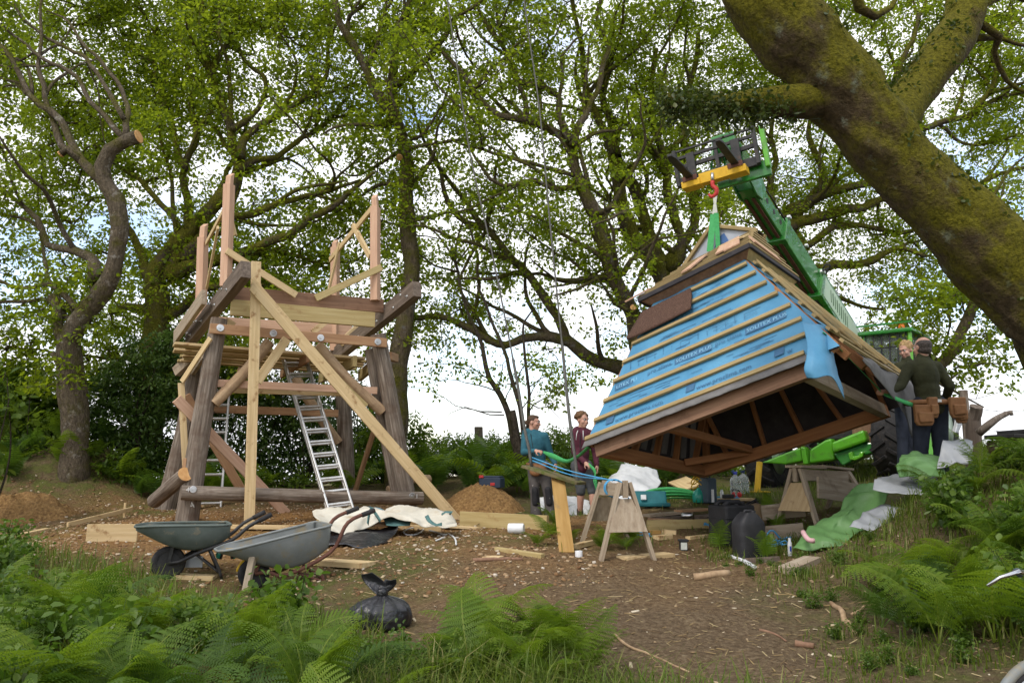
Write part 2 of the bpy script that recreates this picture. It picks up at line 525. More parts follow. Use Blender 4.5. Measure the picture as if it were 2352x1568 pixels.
def ground_mat():
 m = bpy.data.materials.new('ground')
 m.use_nodes = True
 n, l = m.node_tree.nodes, m.node_tree.links
 b = n['Principled BSDF']
 tc = n.new('ShaderNodeTexCoord')
 def noise(sc, det=6, r=0.6):
  k = n.new('ShaderNodeTexNoise')
  k.inputs['Scale'].default_value = sc
  k.inputs['Detail'].default_value = det
  k.inputs['Roughness'].default_value = r
  l.new(tc.outputs['Object'], k.inputs['Vector'])
  return k
 def ramp(src, cols):
  rp = n.new('ShaderNodeValToRGB')
  el = rp.color_ramp.elements
  while len(el) < len(cols):
   el.new(0.5)
  for e, (p, c) in zip(el, cols):
   e.position, e.color = p, (*c, 1)
  l.new(src, rp.inputs['Fac'])
  return rp.outputs['Color']
 def mix(f, a, c):
  k = n.new('ShaderNodeMix')
  k.data_type = 'RGBA'
  l.new(f, k.inputs[0])
  l.new(a, k.inputs[6])
  l.new(c, k.inputs[7])
  return k.outputs[2]
 fine, mid = noise(28, 8, 0.7), noise(7, 7, 0.65)
 dirt = ramp(fine.outputs['Fac'], [(0.3, (0.065, 0.042, 0.024)), (0.5, (0.145, 0.10, 0.058)), (0.66, (0.235, 0.175, 0.105)), (0.78, (0.40, 0.32, 0.21))])
 clay = ramp(fine.outputs['Fac'], [(0.28, (0.12, 0.062, 0.023)), (0.5, (0.27, 0.145, 0.052)), (0.66, (0.38, 0.22, 0.088)), (0.8, (0.55, 0.39, 0.20))])
 moss = ramp(mid.outputs['Fac'], [(0.3, (0.045, 0.05, 0.016)), (0.55, (0.085, 0.105, 0.02)), (0.75, (0.15, 0.14, 0.05))])
 a1, a2 = n.new('ShaderNodeAttribute'), n.new('ShaderNodeAttribute')
 a1.attribute_name, a2.attribute_name = 'clay', 'green'
 c = mix(a1.outputs['Fac'], dirt, clay)
 mt = n.new('ShaderNodeMath')
 mt.operation = 'MULTIPLY'
 l.new(a2.outputs['Fac'], mt.inputs[0])
 l.new(ramp(mid.outputs['Fac'], [(0.38, (0.15,) * 3), (0.6, (0.95,) * 3)]), mt.inputs[1])
 c = mix(mt.outputs[0], c, moss)
 l.new(c, b.inputs['Base Color'])
 b.inputs['Roughness'].default_value = 0.95
 b.inputs['Specular IOR Level'].default_value = 0.15
 bp = n.new('ShaderNodeBump')
 bp.inputs['Strength'].default_value = 0.9
 bp.inputs['Distance'].default_value = 0.03
 hm = n.new('ShaderNodeMath')
 hm.operation = 'MULTIPLY_ADD'
 hm.inputs[1].default_value = 2.2
 l.new(mid.outputs['Fac'], hm.inputs[0])
 l.new(fine.outputs['Fac'], hm.inputs[2])
 l.new(hm.outputs[0], bp.inputs['Height'])
 l.new(bp.outputs['Normal'], b.inputs['Normal'])
 return m
_me = fastmesh('ground', np.stack([_X, _Y, _Z], -1).reshape(-1, 3), _q, ground_mat(), True)
_cl, _gr = soil(_X.ravel(), _Y.ravel())
for _nm, _d in (('clay', _cl), ('green', _gr)):
 _a = _me.attributes.new(_nm, 'FLOAT', 'POINT')
 _a.data.foreach_set('value', _d.astype(np.float32))
ground = bpy.data.objects.new('ground', _me)
link(ground)
tag(ground, None, None, None, 'structure')
def scatter(n, poly_w, seed=0):
 """random points inside a polygon given in world x, y"""
 r = np.random.default_rng(seed)
 p = np.array(poly_w)
 lo, hi = p.min(0), p.max(0)
 out = []
 while len(out) < n:
  c = lo + (hi - lo) * r.random((4 * n, 2))
  ins = np.zeros(len(c), bool)
  j = len(p) - 1
  for i in range(len(p)):
   cr = ((p[i, 1] > c[:, 1]) != (p[j, 1] > c[:, 1])) & (c[:, 0] < (p[j, 0] - p[i, 0]) * (c[:, 1] - p[i, 1]) / (p[j, 1] - p[i, 1] + 1e-12) + p[i, 0])
   ins ^= cr
   j = i
  out += c[ins].tolist()
 return np.array(out[:n])
def chips(name, n, poly, lmin, lmax, wr, cols, seed, kind='stuff', thick=0.25):
 """loose slivers lying on the ground (little four-sided prisms)"""
 r = np.random.default_rng(seed)
 xy = scatter(n, poly, seed)
 z = gz(xy[:, 0], xy[:, 1])
 a = r.random(n) * 2 * np.pi
 L = lmin + (lmax - lmin) * r.random(n) ** 2.5
 w = L * wr * (0.5 + r.random(n))
 h = np.minimum(w, L) * thick + 0.001
 tilt = r.normal(0, 0.22, n)
 u = np.stack([np.cos(a) * np.cos(tilt), np.sin(a) * np.cos(tilt), np.sin(tilt)], -1)
 s = np.stack([-np.sin(a), np.cos(a), r.normal(0, 0.2, n)], -1)
 up = np.cross(u, s)
 c = np.stack([xy[:, 0], xy[:, 1], z + h * 0.6], -1)
 taper = 0.35 + 0.65 * r.random(n)
 vs = []
 for (i, j, k) in ((-1, -1, -1), (1, -1, -1), (1, 1, -1), (-1, 1, -1), (-1, -1, 1), (1, -1, 1), (1, 1, 1), (-1, 1, 1)):
  ww = w * (taper if i > 0 else 1)
  vs.append(c + u * (L * i / 2)[:, None] + s * (ww * j / 2)[:, None] + up * (h * k / 2)[:, None])
 v = np.stack(vs, 1).reshape(-1, 3)
 q = np.array([(4, 5, 6, 7), (0, 1, 5, 4), (1, 2, 6, 5), (2, 3, 7, 6), (3, 0, 4, 7)])
 f = (np.arange(n)[:, None, None] * 8 + q[None]).reshape(-1, 4)
 me = fastmesh(name, v, f, cols, False, np.repeat(r.random(n), 8))
 o = bpy.data.objects.new(name, me)
 link(o)
 tag(o, None, None, None, kind)
 return o
chip_mat = leafmat('wood_chip', [(0, (0.16, 0.10, 0.05)), (0.35, (0.32, 0.23, 0.13)), (0.7, (0.50, 0.40, 0.25)), (1, (0.62, 0.55, 0.42))], 0.0, rough=0.85)
twig_mat = leafmat('dry_litter', [(0, (0.09, 0.055, 0.03)), (0.4, (0.18, 0.12, 0.06)), (0.8, (0.30, 0.22, 0.10)), (1, (0.42, 0.34, 0.18))], 0.0, rough=0.9)
stone_mat = leafmat('stone_chip', [(0, (0.14, 0.07, 0.03)), (0.5, (0.27, 0.16, 0.075)), (0.85, (0.42, 0.31, 0.19)), (1, (0.55, 0.50, 0.42))], 0.0, rough=0.9)
chips('wood_chip_litter', 2600, [(-6, 6.5), (-1, 4), (4.2, 4), (4.5, 9), (2, 13.4), (-6, 12)], 0.008, 0.06, 0.4, chip_mat, 41)
chips('dry_leaf_litter', 11000, [(-1.2, 3.2), (3.8, 3.2), (4.6, 8.5), (3, 12.5), (-1, 12.5), (-1.5, 7)], 0.015, 0.12, 0.06, twig_mat, 42, thick=0.5)
chips('stony_rubble', 12000, [(-9.5, 10), (-5, 7), (-2.2, 6.2), (0.9, 6.8), (0.6, 12.2), (-4, 12.8), (-9.5, 12.6)], 0.006, 0.042, 0.7, stone_mat, 43, thick=0.45)
def grass(name, n, polys, h0, h1, mat, seed, lean=0.45, dens=None):
 r = np.random.default_rng(seed)
 xy = np.vstack([scatter(int(n * f), p, seed + 3 * i) for i, (f, p) in enumerate(polys)])
 if dens is not None:
  keep = dens(xy[:, 0], xy[:, 1]) > r.random(len(xy))
  xy = xy[keep]
 n = len(xy)
 b = np.stack([xy[:, 0], xy[:, 1], gz(xy[:, 0], xy[:, 1]) - 0.01], -1)
 a = r.random(n) * 2 * np.pi
 H = h0 + (h1 - h0) * r.random(n) ** 1.6
 w = 0.0022 + 0.0035 * r.random(n)
 d = np.stack([np.cos(a), np.sin(a), np.zeros(n)], -1)
 s = np.stack([-np.sin(a), np.cos(a), np.zeros(n)], -1)
 le = lean * (0.3 + 1.4 * r.random(n))
 up = np.array([0, 0, 1.0])
 p1 = b + up * (H * 0.55)[:, None] + d * (H * le * 0.3)[:, None]
 p2 = b + up * (H * 0.9 * np.cos(np.minimum(le, 1.3)))[:, None] + d * (H * le)[:, None]
 v = np.stack([b - s * w[:, None], b + s * w[:, None], p1 + s * (w * .8)[:, None], p1 - s * (w * .8)[:, None], p2 + s * (w * .15)[:, None], p2 - s * (w * .15)[:, None]], 1).reshape(-1, 3)
 k = np.arange(n)[:, None] * 6
 q = np.concatenate([k + np.array([[0, 1, 2, 3]]), k + np.array([[3, 2, 4, 5]])])
 me = fastmesh(name, v, q, mat, False, np.repeat(r.random(n), 6))
 o = bpy.data.objects.new(name, me)
 link(o)
 tag(o, None, None, None, 'stuff')
 return o
grass_mat = leafmat('grass_blade', [(0, (0.06, 0.10, 0.010)), (0.5, (0.11, 0.165, 0.016)), (0.85, (0.17, 0.21, 0.035)), (1, (0.32, 0.28, 0.11))], 0.4, (0.24, 0.34, 0.03))
_tuft = lambda x, y: np.clip(0.25 + 1.1 * fbm(x * 1.3, y * 1.3, 3, 77), 0.02, 1) * np.clip(soil(x, y)[1] * 1.4 + 0.1, 0, 1)
grass('grass_tufts', 42000, [(0.55, [(1.6, 4.2), (4.5, 4.2), (5.2, 9), (3.6, 9.8), (1.4, 8.6), (2.0, 6.6)]), (0.45, [(0.3, 8.0), (4.6, 8.4), (6, 13), (1, 13.3)])], 0.03, 0.16, grass_mat, 51, dens=_tuft)
grass('long_grass', 9000, [(1.0, [(-0.9, 3.1), (1.75, 3.1), (1.35, 3.75), (0.6, 4.35), (-0.1, 4.5), (-0.9, 4.2)])], 0.08, 0.42, grass_mat, 52, 0.75)
grass('bank_grass', 15000, [(0.5, [(2.6, 4.2), (6, 5), (7, 9), (5, 10), (3.2, 7)]), (0.5, [(4.3, 11.5), (9, 11), (9.5, 16), (4.5, 16)])], 0.06, 0.30, grass_mat, 53, 0.6)
grass('left_grass', 18000, [(1.0, [(-8.5, 5.5), (-4.0, 3.2), (-0.9, 3.2), (-0.8, 5.6), (-2.2, 6.2), (-3.6, 7.6), (-8.8, 9.4)])], 0.05, 0.32, grass_mat, 54, 0.6)
# ------------------------------------------------------------------ bark, moss, leaves
def bark_mat(name, bark, moss, lo, hi, scale=(14, 14, 5), lichen=None, up=0.25):
 m = bpy.data.materials.new(name)
 m.use_nodes = True
 n, l = m.node_tree.nodes, m.node_tree.links
 b = n['Principled BSDF']
 tc = n.new('ShaderNodeTexCoord')
 mp = n.new('ShaderNodeMapping')
 mp.inputs['Scale'].default_value = scale
 l.new(tc.outputs['Object'], mp.inputs['Vector'])
 def noise(sc, v=None, det=7, r=0.65):
  k = n.new('ShaderNodeTexNoise')
  k.inputs['Scale'].default_value = sc
  k.inputs['Detail'].default_value = det
  k.inputs['Roughness'].default_value = r
  l.new(v or tc.outputs['Object'], k.inputs['Vector'])
  return k.outputs['Fac']
 def ramp(src, cols):
  rp = n.new('ShaderNodeValToRGB')
  el = rp.color_ramp.elements
  while len(el) < len(cols):
   el.new(0.5)
  for e, (p, c) in zip(el, cols):
   e.position, e.color = p, (*c, 1)
  l.new(src, rp.inputs['Fac'])
  return rp.outputs['Color']
 def mix(f, a, c):
  k = n.new('ShaderNodeMix')
  k.data_type = 'RGBA'
  l.new(f, k.inputs[0])
  l.new(a, k.inputs[6])
  l.new(c, k.inputs[7])
  return k.outputs[2]
 f = noise(2.2, mp.outputs['Vector'])
 col = ramp(f, [(0.3, tuple(c * .45 for c in bark)), (0.55, bark), (0.75, tuple(min(1, c * 1.7) for c in bark))])
 big, fine = noise(2.6), noise(34)
 if lichen:
  col = mix(ramp(noise(5.5), [(0.58, (0, 0, 0)), (0.66, (1, 1, 1))]), col, ramp(fine, [(0.4, tuple(c * .7 for c in lichen)), (0.6, lichen)]))
 mcol = ramp(fine, [(0.25, tuple(c * .35 for c in moss)), (0.5, moss), (0.75, tuple(min(1, c * 1.7) for c in moss))])
 geo = n.new('ShaderNodeNewGeometry')
 sp = n.new('ShaderNodeSeparateXYZ')
 l.new(geo.outputs['Normal'], sp.inputs[0])
 ma = n.new('ShaderNodeMath')
 ma.operation = 'MULTIPLY_ADD'
 ma.inputs[1].default_value = up * 0.4
 l.new(sp.outputs['Z'], ma.inputs[0])
 l.new(big, ma.inputs[2])
 col = mix(ramp(ma.outputs[0], [(lo, (0, 0, 0)), (hi, (1, 1, 1))]), col, mcol)
 l.new(col, b.inputs['Base Color'])
 b.inputs['Roughness'].default_value = 0.92
 b.inputs['Specular IOR Level'].default_value = 0.15
 ad = n.new('ShaderNodeMath')
 l.new(f, ad.inputs[0])
 l.new(fine, ad.inputs[1])
 bp = n.new('ShaderNodeBump')
 bp.inputs['Strength'].default_value = 1.0
 bp.inputs['Distance'].default_value = 0.05
 l.new(ad.outputs[0], bp.inputs['Height'])
 l.new(bp.outputs['Normal'], b.inputs['Normal'])
 return m
BARK_OAK = bark_mat('oak_bark', (0.135, 0.105, 0.068), (0.098, 0.094, 0.014), 0.42, 0.60, lichen=(0.20, 0.19, 0.17))
BARK_MOSSY = bark_mat('mossy_bark', (0.11, 0.085, 0.06), (0.12, 0.115, 0.014), 0.36, 0.52, lichen=(0.17, 0.17, 0.14))
BARK_GIANT = bark_mat('thick_moss', (0.105, 0.075, 0.042), (0.135, 0.122, 0.011), 0.28, 0.50, (9, 9, 9), lichen=(0.24, 0.26, 0.19), up=0.6)
BARK_PALE = bark_mat('pale_bark', (0.15, 0.12, 0.083), (0.10, 0.092, 0.018), 0.48, 0.66, lichen=(0.38, 0.35, 0.30))
BARK_DARK = bark_mat('dark_bark', (0.075, 0.06, 0.045), (0.06, 0.062, 0.015), 0.5, 0.66)
LEAF_OAK = leafmat('oak_leaf', [(0, (0.044, 0.080, 0.005)), (0.4, (0.098, 0.15, 0.008)), (0.75, (0.16, 0.22, 0.014)), (1, (0.24, 0.285, 0.024))], 0.62, (0.50, 0.62, 0.025), 0.5)
LEAF_DARK = leafmat('dark_glossy_leaf', [(0, (0.045, 0.090, 0.018)), (0.6, (0.09, 0.155, 0.03)), (1, (0.15, 0.23, 0.045))], 0.42, (0.08, 0.17, 0.02), 0.32, 0.5)
LEAF_BUSH = leafmat('bush_leaf', [(0, (0.032, 0.065, 0.008)), (0.5, (0.07, 0.125, 0.012)), (1, (0.13, 0.19, 0.02))], 0.45, (0.28, 0.42, 0.02), 0.5)
LEAF_IVY = leafmat('ivy_leaf', [(0, (0.02, 0.035, 0.008)), (0.5, (0.045, 0.065, 0.012)), (0.9, (0.09, 0.10, 0.02)), (1, (0.16, 0.10, 0.04))], 0.25, (0.14, 0.2, 0.02), 0.45)
def leaf_cloud(cen, spread, per, L0, L1, seed, flat=0.62, droop=0.5, aspect=0.60, tintv=None):
 """cen (n,3) cluster centres -> leaf vertices and quads: each leaf is two quads folded along its midrib"""
 r = np.random.default_rng(seed)
 n = len(cen)
 c = np.repeat(cen, per, 0)
 g = r.normal(size=(n * per, 3))
 g /= np.maximum(np.linalg.norm(g, axis=1, keepdims=True), 1e-6)
 g *= (r.random((n * per, 1)) ** 0.45)
 sp = np.repeat(np.asarray(spread) * np.ones(n), per)[:, None]
 off = g * sp * np.array([1, 1, flat])
 p = c + off
 out = off / sp + r.normal(0, 0.55, (n * per, 3))
 out[:, 2] -= droop * r.random(n * per)
 d = out / np.maximum(np.linalg.norm(out, axis=1, keepdims=True), 1e-6)
 nr = np.array([0, 0, 1.0]) + r.normal(0, 0.55, (n * per, 3))
 s = np.cross(d, nr)
 s /= np.maximum(np.linalg.norm(s, axis=1, keepdims=True), 1e-6)
 nn = np.cross(s, d)
 L = (L0 + (L1 - L0) * r.random(n * per))[:, None]
 w = L * aspect * 0.5 * (0.8 + 0.4 * r.random((n * per, 1)))
 fold = 0.25 * w
 v = np.stack([p, p + d * L * .38 + s * w * .8 + nn * fold, p + d * L * .72 + s * w + nn * fold, p + d * L,
     p + d * L * .72 - s * w + nn * fold, p + d * L * .38 - s * w * .8 + nn * fold], 1).reshape(-1, 3)
 k = np.arange(n * per)[:, None] * 6
 q = np.concatenate([k + np.array([[0, 1, 2, 3]]), k + np.array([[0, 3, 4, 5]])])
 base = np.repeat(r.random(n) ** 1.1, per) * 0.75 + r.random(n * per) * 0.3  # tint shared per cluster: paler ones imitate clusters catching the light
 if tintv is not None:
  base = np.clip(base + np.repeat(tintv, per), 0, 1)
 return v, q, np.repeat(base, 6)
class Tree:
 def __init__(s, name, label, cat, mat, leaf=LEAF_OAK, group=None):
  s.name, s.label, s.cat, s.mat, s.leaf, s.group = name, label, cat, mat, leaf, group
  s.main, s.grown, s.ends, s.clus = [], [], [], []
  s.pos, s.dirv, s.rad, s.par, s.cnt, s.fixed = [], [], [], [], [], []
 def limb(s, pts, wig=0.05, step=None, end=None, seed=None):
  """pts: (px, py, Y, r). end: True cuts the end square and shows fresh wood"""
  w = [(*P(a, b, y), r) for a, b, y, r in pts]
  step = step or (0.06 if max(q[3] for q in pts) > .5 else 0.16)
  A = spline(w, step)
  rs = np.random.default_rng(len(s.main) * 31 + len(s.name) if seed is None else seed)
  n = len(A)
  k = np.linspace(0, n * step * 2.2, n)
  for ax in range(3):
   A[:, ax] += wig * (fbm(k + rs.random() * 50, k * 0 + ax * 9.3, 3, 5) * np.sin(np.linspace(0, np.pi, n)) ** 0.5)
  rmul = 1 + 0.10 * fbm(k * 1.7 + 3, k * 0 + 1.7, 2, 8)
  A[:, 3] *= rmul
  s.main.append(A)
  if end:
   s.ends.append((Vector(A[-1, :3]), Vector(A[-1, :3] - A[-2, :3]).normalized(), A[-1, 3]))
  i0 = len(s.pos)
  T = np.gradient(A[:, :3], axis=0)
  T /= np.maximum(np.linalg.norm(T, axis=1, keepdims=True), 1e-9)
  for j in range(n):
   s.pos.append(A[j, :3])
   s.dirv.append(T[j])
   s.rad.append(A[j, 3])
   s.par.append(i0 + j - 1 if j else -1)
   s.fixed.append(True)
   s.cnt.append(0)
  return A
 def auto(s, n, seed, rmin=0.03, up=0.35, ln=(1.2, 3.0)):
  """side limbs: wander out of the drawn limbs, curving up, tapering to twigs"""
  r = np.random.default_rng(seed)
  src = [A for A in s.main if A[:, 3].min() < 0.12]
  wts = np.array([len(A) * 1.0 for A in src])
  for _ in range(n):
   A = src[r.choice(len(src), p=wts / wts.sum())]
   i = int(len(A) * (0.12 + 0.8 * r.random()))
   i = min(max(i, 1), len(A) - 2)
   rr = A[i, 3]
   if rr < rmin * .6 or rr > .16:
    continue
   t = A[i + 1, :3] - A[i - 1, :3]
   t /= max(np.linalg.norm(t), 1e-6)
   d = t * .55 + r.normal(0, .55, 3) + np.array([0, 0, up * .5])
   d /= np.linalg.norm(d)
   L = ln[0] + (ln[1] - ln[0]) * r.random()
   m = max(5, int(L / .28))
   p = A[i, :3].copy()
   rows = []
   r0 = min(rr * .6, .05)
   for k in range(m + 1):
    rows.append((*p, r0 * (1 - k / (m + .6)) ** .8 + .006))
    d = d + r.normal(0, .20, 3) + np.array([0, 0, up * .14])
    d /= np.linalg.norm(d)
    p = p + d * L / m
   B = spline(rows, .14)
   s.main.append(B)
   T = np.gradient(B[:, :3], axis=0)
   T /= np.maximum(np.linalg.norm(T, axis=1, keepdims=True), 1e-9)
   i0 = len(s.pos)
   for j in range(len(B)):
    s.pos.append(B[j, :3]); s.dirv.append(T[j]); s.rad.append(B[j, 3])
    s.par.append(i0 + j - 1 if j else -1); s.fixed.append(True); s.cnt.append(0)
 def grow(s, targets, spreadv, maxr=0.05, seed=1):
  """reach each leaf cluster from the nearest wood, nearest clusters first"""
  r = np.random.default_rng(seed)
  t = np.asarray(targets)
  pos0 = np.array(s.pos)
  d0 = np.array([np.min(((pos0 - q) ** 2).sum(1)) for q in t])
  cap = len(s.pos) + 40 * len(t)
  PB = np.zeros((cap, 3))
  DB = np.zeros((cap, 3))
  RB = np.zeros(cap)
  m = len(s.pos)
  PB[:m], DB[:m], RB[:m] = pos0, np.array(s.dirv), np.array(s.rad)
  pen = np.zeros(cap)
  pen[:m] = np.where(RB[:m] > 0.13, 0.5, 0)
  for i in np.argsort(d0):
   q = t[i]
   dv = q - PB[:m]
   dist = np.sqrt((dv ** 2).sum(1)) + 1e-6
   cosv = (dv * DB[:m]).sum(1) / dist
   score = dist * (1.25 - 0.45 * cosv) + pen[:m]
   j = int(np.argmin(score))
   dj = dist[j]
   a, b = PB[j], q
   ctrl = a + DB[j] * dj * 0.35 + r.normal(0, 0.10, 3) * dj + np.array([0, 0, 0.08 * dj])
   n = max(2, int(dj / 0.17))
   tt = np.linspace(0, 1, n + 1)[1:, None]
   path = a * (1 - tt) ** 2 + 2 * ctrl * tt * (1 - tt) + b * tt * tt
   path[:-1] += r.normal(0, 0.022, (n - 1, 3)) if n > 1 else 0
   idx = [j]
   prev, pp = j, a
   for k in range(n):
    PB[m] = path[k]
    dd = path[k] - pp
    DB[m] = dd / (np.linalg.norm(dd) + 1e-9)
    s.par.append(prev)
    s.fixed.append(False)
    s.cnt.append(0)
    idx.append(m)
    prev, pp = m, path[k]
    m += 1
   s.grown.append(idx)
   k = prev
   while k >= 0 and not s.fixed[k]:
    s.cnt[k] += 1
    k = s.par[k]
  s.PB, s.RB = PB[:m], RB
  s.maxr = maxr
  s.clus = (t, spreadv)
  return s
 def build(s, per=34, L=(0.08, 0.12), flat=0.62, seed=3, extra=None, fork_r=0.0055, tint=None):
  tv, tf = [], []
  for A in s.main:
   rm = A[:, 3].max()
   n = 72 if rm > .5 else 24 if rm > 0.25 else 14 if rm > 0.12 else 9 if rm > 0.05 else 6
   v, f = tube_vf(A[:, :3], A[:, 3], n)
   v = np.array(v)
   if rm > 0.09:
    c = np.repeat(A[:, :3], n, 0)
    o = v - c
    amp = 1 + (0.10 if rm < 0.25 else 0.085) * (fbm(v[:, 0] * 3.1 + v[:, 2] * 1.3, v[:, 1] * 3.1 - v[:, 2] * 2.1, 3, 4)) + (0.05 * (1 - 2 * np.abs(fbm(v[:, 0] * 7 + v[:, 2] * 5, v[:, 1] * 9 - v[:, 2] * 3, 3, 14))) if rm > .5 else 0)
    v = c + o * amp[:, None]
   k = len(tv)
   tv += v.tolist()
   tf += [tuple(i + k for i in q) for q in f]
  if s.grown:
   for idx in s.grown:
    pts = s.PB[idx]
    rr = [fork_r * (s.cnt[i] if s.cnt[i] else s.cnt[idx[1]]) ** 0.46 for i in idx]
    rr = [min(x, s.maxr) for x in rr]
    v, f = tube_vf(pts, rr, 5 if rr[0] > 0.012 else 3, False)
    k = len(tv)
    tv += v
    tf += [tuple(i + k for i in q) for q in f]
  base = s.main[0][0, :3]
  root = thing(s.name, base, s.label, s.cat, s.group)
  meshobj('trunk', tv, tf, s.mat, root, None, True)
  if len(s.clus):
   t, sp = s.clus
   v, q, ti = leaf_cloud(np.asarray(t), sp, per, L[0], L[1], seed, flat, tintv=tint)
   if extra is not None:
    v2, q2, t2 = extra
    q = np.concatenate([q, q2 + len(v)])
    v, ti = np.concatenate([v, v2]), np.concatenate([ti, t2])
   v = v - np.array(base)
   o = bpy.data.objects.new('crown', fastmesh('crown', v, q, s.leaf, False, ti))
   link(o, WM[root], root)
  for p, d, r in s.ends:
   mb = MB()
   mb.lathe([(r * 0.98, -0.02), (r * 1.0, 0.004), (r * 0.93, 0.009)], p, 16, frame(d))
   mb.build('cut_end', MAT['cut_end'], root)
  s.root = root
  return root
zA = lambda x, y: (x / 2.778, y / 2.778)
zB = lambda x, y: (752.6 + x / 2.778, y / 2.778)
zC = lambda x, y: (1505.2 + x / 2.778, y / 2.778)
zE = lambda x, y: (x / 2.084, 564.4 + y / 2.084)
zH = lambda x, y: (893.7 + x / 2.778, 564.4 + y / 2.778)
zK = lambda x, y: (1317 + x / 2.941, 282.2 + y / 2.941)
z4 = lambda x, y: (282.2 + x / 2.94 / 1.063, 376.3 + y / 2.94 / 1.063)
zz = lambda x, y: (x, y)
def L_(fn, Y0, Y1, r0, r1, *pts):
 """a limb from zoomed measurements, depth and radius running evenly from end to end"""
 n = len(pts) - 1
 return [(*fn(x, y), Y0 + (Y1 - Y0) * i / n, r0 + (r1 - r0) * (i / n) ** 0.8) for i, (x, y) in enumerate(pts)]
OAKS = 'old oaks and saplings standing around the clearing'
T1 = Tree('oak_tree', 'tall oak with sawn limb ends and pale bare branches leaning over the clearing', 'tree', BARK_PALE, group=OAKS)
T1.limb(L_(zE, 12.9, 12.3, .24, .14, (352, 1180), (360, 900), (352, 700), (340, 520), (345, 420), (410, 320), (480, 230), (540, 130), (566, 0)) + L_(zA, 12.25, 12.0, .145, .10, (772, 1440), (735, 1260), (660, 1150), (645, 1060), (700, 960), (800, 900), (885, 872)), 0.03, end=True)
T1.limb(L_(zA, 12.2, 12.4, .09, .035, (655, 1160), (570, 1080), (495, 1000), (450, 920), (365, 770), (260, 670), (200, 600), (100, 440), (0, 290)))
T1.limb(L_(zA, 12.3, 12.6, .07, .02, (480, 990), (400, 930), (335, 730), (290, 560), (250, 400), (265, 200), (275, -60)))
T1.limb(L_(zA, 12.25, 12.2, .075, .06, (520, 1030), (430, 965), (385, 985)), end=True)
T1.limb(L_(zA, 12.1, 12.6, .055, .022, (790, 880), (740, 825), (640, 680), (560, 590), (440, 460), (280, 390), (160, 300), (-10, 150)))
T1.limb(L_(zA, 12.1, 12.8, .055, .015, (800, 880), (815, 720), (790, 635), (740, 520), (600, 350), (520, 240), (440, 130), (300, 70)))
T1.limb(L_(zA, 12.1, 12.8, .05, .018, (790, 760), (720, 640), (660, 520), (560, 370), (520, 340), (380, 290), (240, 190), (130, 90), (70, -40)))
T1.limb(L_(zA, 12.4, 12.9, .04, .018, (205, 610), (100, 540), (0, 500), (-120, 430)))
T1.limb(L_(zA, 12.4, 12.9, .035, .018, (205, 620), (110, 560), (0, 560), (-120, 590)))
T1.limb(L_(zA, 12.4, 13.2, .035, .02, (205, 600), (180, 450), (80, 330), (0, 270), (-90, 150)))
T1.limb(L_(zA, 12.05, 12.0, .05, .045, (800, 905), (785, 890)), end=True)
T1.limb(L_(zE, 12.5, 13.2, .12, .05, (455, 170), (440, 60), (330, 20), (240, 0)) + L_(zA, 13.3, 13.8, .05, .03, (250, 1400), (150, 1310), (0, 1180), (-160, 1100)))
T1.limb(L_(zE, 12.6, 12.5, .11, .06, (330, 480), (275, 400), (262, 300), (245, 235)))
T1.limb(L_(zE, 12.7, 12.6, .07, .04, (315, 660), (290, 580), (250, 510)))
T1.limb(L_(zE, 12.5, 13.5, .06, .02, (390, 320), (280, 210), (200, 195), (120, 205), (0, 165), (-150, 120)))
T1.limb(L_(zE, 12.6, 13.8, .05, .02, (360, 330), (270, 220), (220, 130), (200, 30), (190, -60)))
T1.limb(L_(zE, 12.6, 13.8, .05, .02, (340, 360), (230, 260), (130, 270), (40, 260), (-120, 300)))
T2 = Tree('oak_tree', 'wide spreading oak with yellow mossy trunk behind the left side of the tower', 'tree', BARK_MOSSY, group=OAKS)
T2.limb(L_(zE, 15.2, 14.9, .36, .20, (690, 1080), (705, 880), (735, 640), (752, 430), (758, 290), (742, 150)) + L_(zA, 14.8, 14.5, .18, .05, (1110, 1580), (1250, 1420), (1350, 1320), (1480, 1180), (1530, 1040), (1480, 880), (1380, 580), (1300, 280), (1290, -60)), 0.04)
T2.limb(L_(zE, 14.9, 15.6, .13, .06, (742, 190), (700, 120), (660, 20), (600, -90), (560, -200)) )
T2.limb(L_(zA, 14.5, 15.2, .09, .03, (1500, 1090), (1640, 1020), (1780, 990), (1940, 880), (2100, 760), (2221, 620)))
T2.limb(L_(zA, 14.4, 14.8, .10, .03, (1540, 1010), (1550, 900), (1680, 800), (1900, 660), (2050, 520), (2100, 300), (2110, 80)))
T2.limb(L_(zA, 14.7, 15.5, .10, .03, (1200, 1470), (1210, 1250), (1170, 1080), (1250, 880), (1200, 700), (1210, 550), (1180, 380), (1160, 200)))
T2.limb(L_(zA, 14.7, 16, .08, .02, (1180, 1080), (1130, 960), (1100, 830), (1040, 650), (1000, 400), (960, 150), (860, 0)))
T2.limb(L_(z4, 14.8, 14.2, .15, .035, (330, 820), (450, 745), (640, 700), (850, 640), (1050, 560), (1300, 430), (1500, 300), (1650, 180), (1800, 60)))
T2.limb(L_(z4, 14.8, 14.6, .13, .03, (440, 700), (560, 520), (700, 400), (870, 370), (1060, 300), (1250, 250), (1500, 190), (1700, 120)))
T2.limb(L_(z4, 14.7, 15.4, .12, .03, (330, 830), (420, 600), (560, 420), (650, 260), (730, 100), (800, -60), (900, -300)))
T2.limb(L_(z4, 14.7, 15.4, .08, .03, (430, 560), (380, 420), (240, 230), (120, 100), (0, 50), (-140, -60)))
T2.limb(L_(z4, 15.0, 15.4, .12, .05, (240, 1050), (120, 1030), (0, 1030), (-90, 1070)))
T2.limb(L_(z4, 15.0, 14.6, .12, .05, (240, 1080), (330, 1090), (450, 1020), (520, 950), (620, 900), (760, 870), (900, 880), (1100, 860), (1300, 900)))
